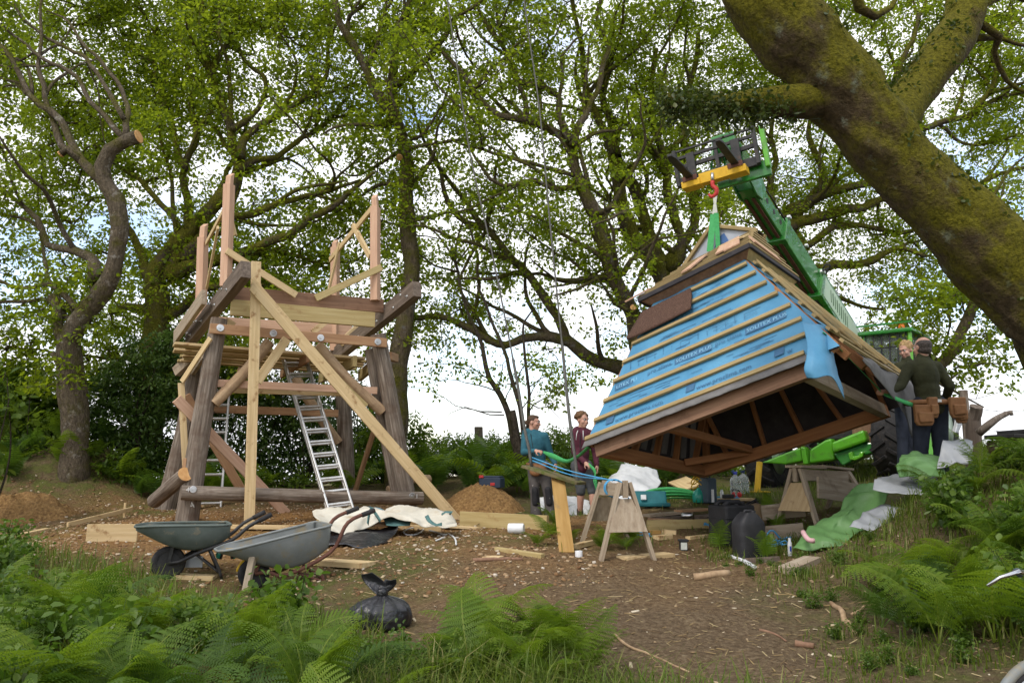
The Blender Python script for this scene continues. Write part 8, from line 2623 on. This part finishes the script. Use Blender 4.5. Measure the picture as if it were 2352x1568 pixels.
for (a, b, w, lab, sd_) in ((70, 1045, .16, 'tangle of blue cord behind the right leg of the first sawhorse', 1), (1090, 985, .10, 'small tangle of blue cord left of the water carrier', 2), (1920, 1240, .17, 'tangle of blue cord in the grass right of the front jerrycan', 3)):
 p = gpx(*Z3(a, b), 5, 12)
 r5 = np.random.default_rng(sd_)
 c = np.cumsum(r5.normal(0, .055, (70, 3)), 0)
 c -= c.mean(0)
 c = c / np.abs(c).max(0) * np.array([w, w * .6, .045])
 A = spline([(p.x + x, p.y + y, gz(p.x + x, p.y + y) + .05 + z, 0) for x, y, z in c], .03)
 o = MB().tube(A[:, :3], .007, 5).build('cord_tangle', MAT['blue_cord'], None, smooth=True)
 tag(o, lab, 'cord')
p = gpx(*Z3(1890, 1180), 5, 12)
A = spline([(*(p + Vector((-.01, 0, -.02))), 0), (*(p + Vector((.0, 0, .14))), 0), (*(p + Vector((.07, .02, .17))), 0), (*(p + Vector((.16, .03, .08))), 0), (*(p + Vector((.26, .02, .10))), 0), (*(p + Vector((.30, 0, .0))), 0)], .03)
o = MB().tube(A[:, :3], .009, 7).build('hose_loop', MAT['blue_cord'], None, smooth=True)
tag(o, 'springy blue hose loop standing up right of the front jerrycan', 'hose')
p = gpx(*Z3(2200, 1315), 5, 12)
o = MB().lathe([(.02, 0), (.022, .004), (.022, .13), (.014, .15), (.014, .18)], p, 14, frame(Vector((.02, 0, 1)))).build('glue_tube', MAT['white_plastic'], None, smooth=True, autosmooth=40)
tag(o, 'white glue bottle with a blue mark standing in the grass', 'bottle')
MB().box(p + Vector((0, -.0235, .075)), .018, .002, .05).build('blue_mark', MAT['blue_cap'], o)
# small square black tub with a plain pale label
p = gpx(*Z3(690, 1235), 5, 12)
tub = thing('plant_tub', p, 'small square black tub with a pale label standing in the grass', 'tub')
mb = MB()
mb.poly([p + Vector((x, y, 0)) for x, y in ((-.038, -.038), (.038, -.038), (.038, .038), (-.038, .038))], (0, 0, .10))
mb.build('tub_body', MAT['black_plastic'], tub, bevel=.004)
MB().box(p + Vector((0, 0, .105)), .10, .10, .022).build('rim', MAT['black_plastic'], tub, bevel=.004)
MB().box(p + Vector((-.002, -.0395, .048)), .066, .003, .076).build('label', MAT['pale_strap'], tub)
p = gpx(*Z3(720, 865), 6, 12)
o = MB().lathe([(0, -.05), (.03, -.045), (.04, 0), (.035, .06), (.02, .09), (0, .092)], p + Vector((0, 0, .10)), 16, frame(Vector((1, -.5, .1)))).build('angle_grinder', MAT['steel'], None, smooth=True)
tag(o, 'small steel headed grinder lying on the timber pile', 'tool')
# ------------------------------------------------------------------ sheets and tarpaulins
MAT['white_sheet'] = M_('white_sheet', [(0.3, (0.55, 0.56, 0.57)), (0.7, (0.70, 0.71, 0.72))], (4, 4, 4), 4, .6, .4, bscale=8, bdist=.03)
MAT['green_tarp'] = M_('green_tarp', [(0.3, (0.085, 0.19, 0.06)), (0.7, (0.14, 0.28, 0.095))], (3, 3, 3), 5, .5, .4, bscale=10, spec=.4, bdist=.02)
MAT['silver_tarp'] = M_('silver_tarp', [(0.3, (0.26, 0.275, 0.29)), (0.7, (0.36, 0.375, 0.39))], (4, 4, 4), 5, .4, .4, bscale=11, spec=.5, bdist=.02)
MAT['black_tarp'] = M_('black_tarp', [(0.3, (0.02, 0.02, 0.022)), (0.7, (0.04, 0.04, 0.043))], (5, 5, 5), 4, .5, .3)
def sheet(name, label, cat, fn, rows, mat, na=.04, seed=1, group=None, ns=3.0, thick=.005):
 o = cloth(name, pts_on(fn, rows), MAT[mat], None, thick, None, noise_a=na, seed=seed, ns=ns, fine=11)
 tag(o, label, cat, group)
 return o
sheet('white_sheet', 'white plastic sheet draped over a pile under the low side of the hut roof', 'sheet', Zs,
  [[(1160, 760, 12.4), (1240, 690, 12.8), (1320, 645, 13), (1450, 650, 13), (1580, 690, 13)], [(1180, 800, 12.0), (1280, 740, 12.2), (1380, 720, 12.3), (1500, 740, 12.4), (1620, 780, 12.5)],
  [(1230, 880, 11.5), (1330, 850, 11.6), (1420, 830, 11.7), (1500, 840, 11.8), (1570, 840, 12)], [(1280, 930, 11.2), (1380, 920, 11.2), (1440, 910, 11.3), (1500, 890, 11.4), (1540, 870, 11.6)]], 'white_sheet', .07, 3)
sheet('white_sheet', 'crumpled white plastic sheet on the ground behind the boots of the boy', 'sheet', Zs,
  [[(585, 900, 13), (700, 910, 13), (830, 890, 13), (920, 910, 13), (1010, 940, 13)], [(590, 960, 12.7), (700, 960, 12.7), (830, 950, 12.7), (940, 960, 12.7), (1020, 990, 12.7)],
  [(600, 1020, 12.45), (720, 1030, 12.4), (840, 1040, 12.4), (920, 1050, 12.4), (1000, 1050, 12.4)]], 'white_sheet', .06, 4)
TG = 'tarpaulins heaped on the bank'
sheet('tarpaulin', 'green tarpaulin sweeping down the bank to the jerrycans', 'tarpaulin', Zr,
  [[(690, 510, 8.5), (780, 498, 8.4), (860, 500, 8.3), (900, 520, 8.2)], [(600, 548, 8.4), (660, 560, 8.25), (740, 575, 8.15), (800, 600, 8.0)], [(520, 605, 8.3), (600, 600, 8.1), (640, 640, 8.0), (720, 650, 7.9)],
  [(430, 700, 8.15), (500, 690, 7.95), (590, 720, 7.85), (660, 720, 7.75)], [(350, 790, 7.95), (430, 785, 7.8), (510, 790, 7.7), (590, 800, 7.65)], [(295, 840, 7.85), (380, 855, 7.7), (470, 850, 7.65), (560, 840, 7.6)]], 'green_tarp', .085, 6, TG, 2.6)
sheet('tarpaulin', 'silver tarpaulin folded over the top of the green one', 'tarpaulin', Zr,
  [[(755, 450, 8.2), (860, 445, 8.3), (980, 445, 8.2), (1080, 450, 8.1)], [(735, 500, 7.95), (840, 490, 7.9), (960, 480, 7.85), (1060, 490, 7.8)], [(725, 550, 7.8), (830, 560, 7.7), (940, 550, 7.6), (1040, 570, 7.5)]], 'silver_tarp', .06, 7, TG, 2.6)
sheet('tarpaulin', 'bunched green tarpaulin at the feet of the man in olive', 'tarpaulin', Zr,
  [[(880, 335, 8.0), (960, 305, 8.1), (1060, 330, 8.0), (1150, 320, 8.0)], [(850, 400, 7.8), (930, 380, 7.7), (1020, 370, 7.7), (1120, 390, 7.7)], [(860, 460, 7.7), (940, 465, 7.6), (1030, 460, 7.6), (1120, 470, 7.6)]], 'green_tarp', .07, 8, TG, 2.6)
sheet('tarpaulin', 'pale silver sheet on the bank right of the man in olive', 'tarpaulin', Zr,
  [[(1110, 250, 8.1), (1180, 248, 8.2), (1260, 255, 8.2)], [(1090, 310, 7.8), (1180, 300, 7.8), (1260, 310, 7.8)], [(1070, 400, 7.6), (1180, 390, 7.6), (1250, 400, 7.6)]], 'silver_tarp', .07, 9, TG)
sheet('tarpaulin', 'crumpled silver sheet low on the bank among ferns', 'tarpaulin', Zr,
  [[(680, 625, 7.9), (760, 605, 7.9), (840, 620, 7.8), (900, 640, 7.7)], [(640, 680, 7.7), (730, 680, 7.6), (820, 690, 7.5), (900, 700, 7.5)], [(600, 740, 7.6), (700, 750, 7.5), (800, 760, 7.4), (900, 760, 7.3)]], 'silver_tarp', .07, 10, TG, 2.8)
sheet('black_plastic_sheet', 'black plastic sheet under the white bundle on the bank', 'sheet', Zr,
  [[(800, 690, 7.45), (880, 690, 7.45), (950, 710, 7.45)], [(800, 760, 7.3), (880, 770, 7.3), (950, 780, 7.3)], [(790, 830, 7.2), (870, 840, 7.15), (950, 830, 7.15)]], 'black_tarp', .04, 12)
MAT['pink_foam'] = M_('pink_foam', [(0.3, (0.55, 0.32, 0.33)), (0.7, (0.68, 0.44, 0.44))], (9, 9, 9), 4, .6, .1)
A = spline([(*P(*Zr(352, 762), 7.75), 0), (*P(*Zr(365, 785), 7.65), 0), (*P(*Zr(385, 805), 7.6), 0), (*P(*Zr(410, 808), 7.6), 0)], .02)
o = MB().tube(A[:, :3], .024, 10).build('foam_pipe', MAT['pink_foam'], None, smooth=True)
tag(o, 'bent pink foam pipe at the foot of the green tarpaulin', 'pipe')
# paper bag by the fence, wall end, stump
pb = P(*Zm(1140, 1390), 9.3)
sheet('paper_sack', 'white paper sack standing open beyond the man in olive', 'sack', Zm,
  [[(1115, 1165, 9.6), (1160, 1170, 9.5), (1205, 1200, 9.6)], [(1095, 1260, 9.5), (1140, 1270, 9.4), (1180, 1280, 9.5)], [(1060, 1390, 9.4), (1110, 1390, 9.3), (1150, 1400, 9.4)]], 'white_sheet', .02, 13)
# ------------------------------------------------------------------ fence posts and wire beyond, stump, stone end
def post(label, q_top, Y, r, hgt, lean=(0, 0)):
 t = P(*q_top, Y)
 b = Vector((t.x + lean[0], t.y + lean[1], gz(t.x, t.y) - .1))
 o = log('fence_post', b, t, r * 1.05, r, 'pole', None, int(t.x * 10) % 50)
 tag(o, label, 'fence post', 'weathered fence posts on the skyline')
 return o, t
f1, t1_ = post('fence post with wire standing behind the white paper sack', Zm(1185, 990), 11.2, .055, 1.2)
f2, t2_ = post('lone fence post on the skyline right of the tower', (1099, 980), 17.0, .09, 1.2)
for k, q in enumerate(((1290, 1145), (1180, 1335))):
 a = P(*Zm(1190, q[1] - 5), 11.15)
 b = P(*Zm(1800, q[1] + 40), 11.6)
 A = spline([(*a, 0), (*(a.lerp(b, .5) + Vector((0, 0, -.04))), 0), (*b, 0)], .15)
 mb = MB().tube(A[:, :3], .004, 4)
 for j in range(2, len(A) - 1, 2):
  p = Vector(A[j, :3])
  mb.tube([p + Vector((-.012, 0, -.02)), p + Vector((.012, 0, .02))], .003, 3)
 o = mb.build('barbed_wire', MAT['black_metal'], None)
 tag(o, ('upper' if k == 0 else 'lower') + ' strand of barbed wire on the right hand skyline', 'wire', 'barbed wire strands')
a, b = P(*Zm(1205, 1250), 9.9), P(*Zm(1290, 1190), 9.8)
stump = thing('tree_stump', (a.x, a.y, gz(a.x, a.y)), 'dark sawn stump with a short side limb right of the paper sack', 'stump')
log('stump_wood', (a.x + .05, a.y, gz(a.x, a.y) - .1), (a.x + .1, a.y, b.z - .02), .10, .085, 'dark_wood', stump, 31)
log('stump_limb', Vector((a.x + .08, a.y, a.z - .05)), b + Vector((.03, 0, .06)), .07, .075, 'dark_wood', stump, 32)
stick_pts = [(*P(*Zm(1330, 1400), 9.6), .05), (*P(*Zm(1440, 1310), 9.5), .045), (*P(*Zm(1540, 1240), 9.5), .035), (*P(*Zm(1640, 1200), 9.5), .028), (*P(*Zm(1650, 1230), 9.5), .02)]
A = spline(stick_pts, .05)
o = MB().tube(A[:, :3], A[:, 3], 9).build('dead_branch', MAT['pole'], None, smooth=True)
tag(o, 'dead crooked branch rising out of the ferns on the right', 'branch')
c = P(2325, 1008, 8.6)
wl_ = thing('stone_wall', (c.x + .3, c.y, gz(c.x + .3, c.y)), 'end of a mossy stone wall under flat slabs at the right edge', 'wall')
MB().box((c.x + .42, c.y + .2, c.z - .35), .9, .5, .70).build('stonework', BARK_OAK, wl_, bevel=.03)
for k, (dx, dz, w) in enumerate(((.30, .02, .95), (.40, .07, .85))):
 MB().box((c.x + .12 + dx, c.y + .15, c.z + dz), w, .55, .045, Matrix.Rotation(.03, 3, 'Y')).build('slab', MAT['black_metal'], wl_, bevel=.008)
# ------------------------------------------------------------------ bracken and weeds: a few plants built, then copied about
FERN = leafmat('fern_leaf', [(0, (0.052, 0.105, 0.008)), (0.5, (0.105, 0.18, 0.011)), (0.85, (0.16, 0.235, 0.016)), (1, (0.22, 0.26, 0.04))], 0.45, (0.30, 0.44, 0.02), 0.5, .3)
FERN_DARK = leafmat('fern_leaf_dark', [(0, (0.028, 0.065, 0.010)), (0.5, (0.055, 0.11, 0.012)), (1, (0.09, 0.155, 0.02))], 0.4, (0.18, 0.32, 0.02), 0.5, .3)
FERN_LIME = leafmat('fern_leaf_young', [(0, (0.08, 0.16, 0.012)), (0.6, (0.13, 0.23, 0.015)), (1, (0.19, 0.28, 0.03))], 0.5, (0.32, 0.5, 0.03), 0.5, .3)
def fern_mesh(name, seed, fronds, L, fine, mat, upright=0.5, spread=1.0):
 """a crown of arching fronds; each pinna carries rows of small pinnules when fine"""
 r = np.random.default_rng(seed)
 V, Q, T = [], [], []
 nv = 0
 up = np.array([0, 0, 1.0])
 for fr in range(fronds):
  az = 2 * np.pi * (fr / fronds) + r.normal(0, .4)
  ln = L * (0.7 + .45 * r.random())
  h = np.array([np.cos(az), np.sin(az), 0])
  sd0 = np.array([-np.sin(az), np.cos(az), 0])
  rise = upright * (0.75 + .5 * r.random())
  N = 26
  s = np.linspace(0, 1, N)
  ang = (np.pi / 2) * (.62 + .38 * rise) - s ** 1.5 * (1.25 + .5 * r.random()) * (1.25 - .5 * rise)
  ds = ln / N
  pos = np.cumsum(np.stack([np.cos(ang) * ds * spread, np.sin(ang) * ds], -1), 0)
  bend = r.normal(0, .12)
  P_ = h * pos[:, :1] + up * pos[:, 1:] + sd0 * (bend * s ** 2 * ln)[:, None]
  tg = np.gradient(P_, axis=0)
  tg /= np.linalg.norm(tg, axis=1, keepdims=True)
  roll = r.normal(0, .25)
  sd = sd0 * math.cos(roll) + np.cross(tg, sd0) * math.sin(roll)
  nm = np.cross(sd, tg)
  tint = r.random() * .6
  w = .0045
  for i in range(N - 1):       # rachis
   a, b = P_[i], P_[i + 1]
   ww = w * (1 - .7 * s[i])
   V += [a - sd[i] * ww, a + sd[i] * ww, b + sd[i + 1] * ww, b - sd[i + 1] * ww]
   Q.append((nv, nv + 1, nv + 2, nv + 3))
   T += [.95] * 4
   nv += 4
  np_ = 15 if fine else 14
  for k in range(np_):
   t = .20 + .80 * (k + .5) / np_
   fi = t * (N - 1)
   i = min(int(fi), N - 2)
   c = P_[i] + (P_[i + 1] - P_[i]) * (fi - i)
   prof = math.sin(math.pi * min(1, (t - .12) / .88) ** .62) ** .8 if t < 1 else 0
   pl = ln * (.25 if fine else .24) * prof + .006
   for q in (-1, 1):
    d = sd[i] * q + tg[i] * .42 - up * (.12 + .1 * r.random())
    d /= np.linalg.norm(d)
    nn = nm[i] + r.normal(0, .12, 3)
    pw = np.cross(nn, d)
    pw /= np.linalg.norm(pw)
    tt = tint + .3 * r.random() + .1 * t
    if fine:
     m = max(3, int(pl / .013))
     for j in range(m):
      u = (j + .35) / m
      b = c + d * pl * u - up * (pl * .22 * u * u)
      l2 = ln * .8 / np_ * .60 * (1 - u * .75) + .002
      wd = pl / m * .42
      for e in (-1, 1):
       dd = pw * e + d * .45
       dd = dd / np.linalg.norm(dd)
       V += [b - d * wd, b + d * wd, b + dd * l2 + d * wd * .5, b + dd * l2 * .9 - d * wd * .35]
       Q.append((nv, nv + 1, nv + 2, nv + 3))
       T += [min(1, tt)] * 4
       nv += 4
    else:
     wd = min(pl * .11, ln * .8 / np_ * .36) + .002
     e0 = c + d * pl * .5 - up * pl * .05
     e1 = c + d * pl - up * pl * .2
     V += [c - pw * wd * .7, c + pw * wd * .7, e0 + pw * wd, e0 - pw * wd, e1 + pw * .003, e1 - pw * .003]
     Q += [(nv, nv + 1, nv + 2, nv + 3), (nv + 3, nv + 2, nv + 4, nv + 5)]
     T += [min(1, tt)] * 6
     nv += 6
 return fastmesh(name, np.array(V), np.array(Q), mat, False, np.array(T))
def clear(p):
 """keep the view to the sack and under the barrows open"""
 q = np.array([pix((x, y, gz(x, y))) for x, y in p])
 hide = ((q[:, 0] > 770) & (q[:, 0] < 985) & (p[:, 1] > 3.7) & (p[:, 1] < 5.9)) | ((q[:, 0] > 330) & (q[:, 0] < 790) & (p[:, 1] > 5.0))
 return p[~hide]
def place_set(name, meshes, pts, size, label, cat, group, seed, tilt=.12, sink=.02):
 r = np.random.default_rng(seed)
 z = gz(pts[:, 0], pts[:, 1])
 for k, (x, y) in enumerate(pts):
  o = bpy.data.objects.new(name, meshes[k % len(meshes)])
  sc = size[0] + (size[1] - size[0]) * r.random()
  M = Matrix.Translation((x, y, z[k] - sink)) @ Matrix.Rotation(r.normal(0, tilt), 4, 'X') @ Matrix.Rotation(r.normal(0, tilt), 4, 'Y') @ Matrix.Rotation(r.random() * 6.28, 4, 'Z') @ Matrix.Diagonal((sc, sc, sc * (.85 + .3 * r.random()), 1))
  link(o, M)
  tag(o, label, cat, group)
def spaced(n, poly, seed, dmin):
 p = scatter(n * 6, poly, seed)
 keep = []
 for q in p:
  if all((q[0] - a[0]) ** 2 + (q[1] - a[1]) ** 2 > dmin * dmin for a in keep):
   keep.append(q)
   if len(keep) == n:
    break
 return np.array(keep)
fine = [fern_mesh('fern', k, 6 + k % 3, .62, True, FERN, .45 + .12 * k) for k in range(4)]
fine_d = [fern_mesh('fern', 10 + k, 6, .60, True, FERN_DARK, .5) for k in range(2)]
young = [fern_mesh('fern', 20 + k, 4, .60, True, FERN_LIME, .9, .8) for k in range(2)]
coarse = [fern_mesh('fern', 30 + k, 7, .75, False, FERN if k < 2 else FERN_DARK, .5 + .1 * k) for k in range(4)]
LEFT_POLY = [(-6.8, 8.2), (-4.9, 8.0), (-3.9, 6.5), (-2.9, 5.75), (-1.45, 5.45), (-0.55, 5.0), (-0.45, 4.2), (-0.75, 3.2), (-2.4, 2.7), (-4.2, 3.6), (-6.4, 5.8)]
place_set('fern', fine + fine_d, clear(spaced(104, LEFT_POLY, 301, .2)), (.6, 1.15), 'green bracken fern in the dense stand filling the bottom left', 'fern', 'bracken ferns in the bottom left stand', 1)
cc = P(1225, 1480, 4.7)
place_set('fern', fine, np.array([(cc.x + a, cc.y + b) for a, b in ((0, 0), (-.22, .1), (.2, .12), (-.1, -.25), (.12, -.2), (-.34, -.15), (.0, .28), (.30, -.12), (-.3, .28), (-.45, .05))]), (.72, 1.0), 'tall feathery fern in the clump at the bottom centre', 'fern', 'ferns of the clump at the bottom centre', 2)
BANK = [(2.35, 4.9), (2.45, 5.9), (3.1, 6.9), (4.1, 7.2), (5.0, 7.5), (5.6, 8.4), (7.4, 8.8), (7.2, 5.4), (4.6, 3.7), (3.1, 3.9)]
bq = spaced(140, BANK, 302, .19)
bp2 = np.array([pix((x, y, gz(x, y))) for x, y in bq])
bq = bq[~((bp2[:, 0] < 2110) & (bq[:, 1] > 6.25)) & ~((bp2[:, 0] < 2000) & (bq[:, 1] > 5.7))]
place_set('fern', fine + fine_d, bq, (.62, 1.25), 'bracken fern on the bank climbing to the right edge', 'fern', 'bracken ferns on the right hand bank', 3)
qq = [gpx(a, b, 5, 14) for a, b in ((1255, 1235), (1235, 1255), (1275, 1215), (1300, 1250), (1400, 1250), (1440, 1262), (1455, 1245), (1385, 1265))]
place_set('fern', fine, np.array([(p.x, p.y) for p in qq]), (.45, .62), 'small fern growing around the foot of the amber board and the first sawhorse', 'fern', 'ferns by the first sawhorse', 4)
qq = [gpx(a, b, 5, 14) for a, b in ((1655, 1268), (1790, 1235), (1780, 1210), (1765, 1288))]
place_set('fern', young, np.array([(p.x, p.y) for p in qq]), (.42, .8), 'bright young upright fern beside the black jerrycans', 'fern', 'young ferns by the jerrycans', 5)
place_set('fern', coarse, spaced(34, [(-9.5, 11.8), (-4.4, 12.9), (-4.2, 14.6), (-9.8, 14.8)], 303, .3), (.7, 1.1), 'bracken fern on the mossy mound left of the tower', 'fern', 'bracken ferns on the left mound', 6)
place_set('fern', coarse, spaced(46, [(-3.0, 14.0), (0.2, 13.6), (2.6, 13.7), (4.2, 14.4), (4.0, 16.6), (-3.2, 16.8)], 304, .26), (.8, 1.4), 'bracken fern on the bank behind the woman and the boy', 'fern', 'bracken ferns on the far bank', 7)
def weed_mesh(name, seed, leaf, h, n, L, aspect):
 r = np.random.default_rng(seed)
 cl = []
 V, F = [], []
 for k in range(n):
  a, b = r.random() * 6.28, r.random() ** .6 * h * .55
  top = np.array([math.cos(a) * b, math.sin(a) * b, h * (.45 + .55 * r.random())])
  v, f = tube_vf([(top[0] * .2, top[1] * .2, 0), tuple(top * np.array([.55, .55, .6])), tuple(top)], [.004, .003, .002], 3, False)
  for t in (.5, .75, 1.0):
   cl.append(top * np.array([t, t, t]))
  m = len(V)
  V += v
  F += [tuple(i + m for i in q) for q in f]
 v, q, t = leaf_cloud(np.array(cl), .085, 7, L[0], L[1], seed, .5, .5, aspect)
 m = len(v)
 v = np.vstack([v, np.array(V)])
 q = np.concatenate([q, np.array(F) + m])
 return fastmesh(name, v, q, leaf, False, np.concatenate([t, np.full(len(V), .2)]))
WEED = leafmat('weed_leaf', [(0, (0.038, 0.080, 0.009)), (0.5, (0.078, 0.14, 0.013)), (0.85, (0.12, 0.185, 0.018)), (1, (0.18, 0.21, 0.11))], 0.4, (0.2, 0.38, 0.03), 0.45, .4)
weeds = [weed_mesh('bramble', 40 + k, WEED, .30 + .06 * k, 18, (.028, .065), .62) for k in range(3)]
place_set('bramble', weeds, clear(spaced(64, LEFT_POLY, 305, .2)), (.6, 1.1), 'leafy bramble among the ferns at the bottom left', 'bramble', 'brambles among the left ferns', 8)
place_set('bramble', weeds, spaced(26, [(-3.3, 5.5), (-1.4, 5.0), (-.3, 4.9), (-.2, 4.3), (-1.2, 4.5), (-3, 5.0)], 308, .18), (.35, .6), 'low bramble along the edge of the clay by the refuse sack', 'bramble', 'brambles by the refuse sack', 11)
place_set('bramble', weeds, spaced(34, BANK, 306, .25), (.7, 1.3), 'leafy bramble among the ferns on the right bank', 'bramble', 'brambles on the right bank', 9)
hz = gpx(660, 1290, 4, 9)
place_set('fern', fine, spaced(16, [(-3.6, 6.0), (-2.9, 5.2), (-1.5, 5.0), (-1.35, 5.5), (-2.6, 6.0), (-3.3, 6.6)], 316, .16), (.36, .58), 'small bracken fern close in front of the wheelbarrows', 'fern', 'small ferns in front of the wheelbarrows', 14)
DEAD = leafmat('dead_fern', [(0, (0.10, 0.05, 0.02)), (0.6, (0.20, 0.11, 0.04)), (1, (0.30, 0.20, 0.09))], 0.2, (0.3, 0.15, 0.04), .8)
dead = [fern_mesh('dead_fern', 60 + k, 3, .55, True, DEAD, .15) for k in range(2)]
place_set('dead_fern', dead, np.vstack([clear(spaced(9, LEFT_POLY, 311, .5)), spaced(9, BANK, 312, .4)]), (.6, 1.0), 'flattened brown dead bracken among the green ferns', 'dead fern', 'dead bracken fronds', 12)
EDGE = [(-1.4, 5.3), (-.3, 5.0), (.6, 4.3), (.9, 3.4), (.2, 3.3), (-.4, 4.4), (-1.5, 4.9)]
EDGE2 = [(1.9, 4.3), (2.6, 4.4), (2.9, 6.0), (3.3, 7.4), (2.4, 8.0), (1.9, 7.6), (2.2, 6.2)]
place_set('weed', weeds, np.vstack([spaced(18, EDGE, 313, .12), spaced(34, EDGE2, 314, .14)]), (.18, .40), 'low leafy weed at the edge of the trodden path', 'weed', 'low weeds along the path', 13)
place_set('bramble', weeds[:1], np.array([(P(675, 1330, 5.6).x, 5.6), (P(640, 1330, 5.5).x, 5.5)]), (1.1, 1.3), 'upright leafy shoot in front of the grey wheelbarrow', 'bramble', 'shoots in front of the grey wheelbarrow', 10, .05)
# ------------------------------------------------------------------ bicycle parked at the bottom right corner, mostly out of the picture
MAT['chrome'] = M_('chrome', [(0.3, (0.5, 0.5, 0.51)), (0.7, (0.65, 0.65, 0.66))], (9, 9, 9), 3, .25, 0, metal=1)
wc0 = P(2404, 1722, 3.55)
bike = thing('bicycle', (wc0.x, wc0.y, gz(wc0.x, wc0.y)), 'bicycle at the bottom right corner with only its front wheel and brake lever in view', 'bicycle')
bd = Vector((.93, .36, 0)).normalized()           # towards its rear
bs = Vector((-.36, .93, 0)).normalized()
def bw(u, s, z):
 return wc0 + bd * u + bs * s + Vector((0, 0, z))
for u in (0, 1.02):
 ring = [bw(u + .325 * math.cos(t), 0, .325 * math.sin(t)) for t in np.linspace(0, 2 * math.pi, 57)[:-1]]
 wo = MB().tube(ring, .019, 10, closed=True).build('tyre', MAT['rubber'], bike, smooth=True)
 MB().tube([bw(u + .302 * math.cos(t), 0, .302 * math.sin(t)) for t in np.linspace(0, 2 * math.pi, 57)[:-1]], .012, 8, closed=True).build('rim', MAT['chrome'], bike, smooth=True)
 mb = MB()
 for k in range(24):
  t = 2 * math.pi * k / 24
  mb.tube([bw(u, .02 * (-1) ** k, 0), bw(u + .30 * math.cos(t), 0, .30 * math.sin(t))], .0014, 4)
 mb.tube([bw(u, -.04, 0), bw(u, .04, 0)], .018, 12)
 mb.build('spokes', MAT['chrome'], bike)
MB().tube([bw(.33 * math.cos(t), 0, .345 * math.sin(t) + .01) for t in np.linspace(.5, 2.8, 20)], .022, 8).build('mudguard', MAT['galv'], bike, smooth=True)
for s in (-.05, .05):
 MB().tube([bw(0, s, 0), bw(.10, s * .9, .28), bw(.17, s * .4, .40)], .012, 8).build('fork', MAT['black_metal'], bike, smooth=True)
MB().tube([bw(.17, 0, .38), bw(.25, 0, .62)], .018, 10).build('head_tube', MAT['navy_plastic'], bike, smooth=True)
for a, b in (((.19, 0, .42), (.60, 0, -.03)), ((.24, 0, .56), (.74, 0, .50)), ((.60, 0, -.03), (.78, 0, .58)), ((.60, 0, -.03), (1.02, 0, 0)), ((.76, 0, .5), (1.02, 0, 0))):
 MB().tube([bw(*a), bw(*b)], .016, 10).build('frame_tube', MAT['navy_plastic'], bike, smooth=True)
hbp = P(2352, 1375, 3.40)
ctr = bw(.25, 0, .66)
A = spline([(*bw(.25, 0, .66), 0), (*bw(.22, -.12, .70), 0), (*bw(.20, -.26, .69), 0), (*bw(.27, -.31, .67), 0)], .03)
MB().tube([bw(.24, 0, .60), bw(.25, 0, .67)], .016, 10).build('stem', MAT['chrome'], bike, smooth=True)
for s in (-1, 1):
 A = spline([(*bw(.25, 0, .67), 0), (*bw(.22, s * .12, .69), 0), (*bw(.26, s * .26, .69), 0), (*bw(.34, s * .30, .67), 0)], .03)
 MB().tube(A[:, :3], .012, 8).build('handlebar', MAT['chrome'], bike, smooth=True)
 MB().tube([bw(.25, s * .24, .69), bw(.35, s * .305, .668)], .018, 10).build('grip', MAT['slate_plastic'], bike, smooth=True)
 MB().tube([bw(.20, s * .19, .70), bw(.13, s * .24, .67), bw(.08, s * .27, .63)], [.013, .009, .008], 8).build('brake_lever', MAT['chrome'], bike, smooth=True)
MB().tube([bw(.74, 0, .5), bw(.80, 0, .66)], .013, 8).build('seat_post', MAT['chrome'], bike, smooth=True)
mb = MB()
mb.poly([bw(.68, .03, .67), bw(.68, -.03, .67), bw(.86, -.07, .68), bw(.94, -.05, .68), bw(.94, .05, .68), bw(.86, .07, .68)], (0, 0, .05))
mb.build('saddle', MAT['rubber'], bike, bevel=.015)
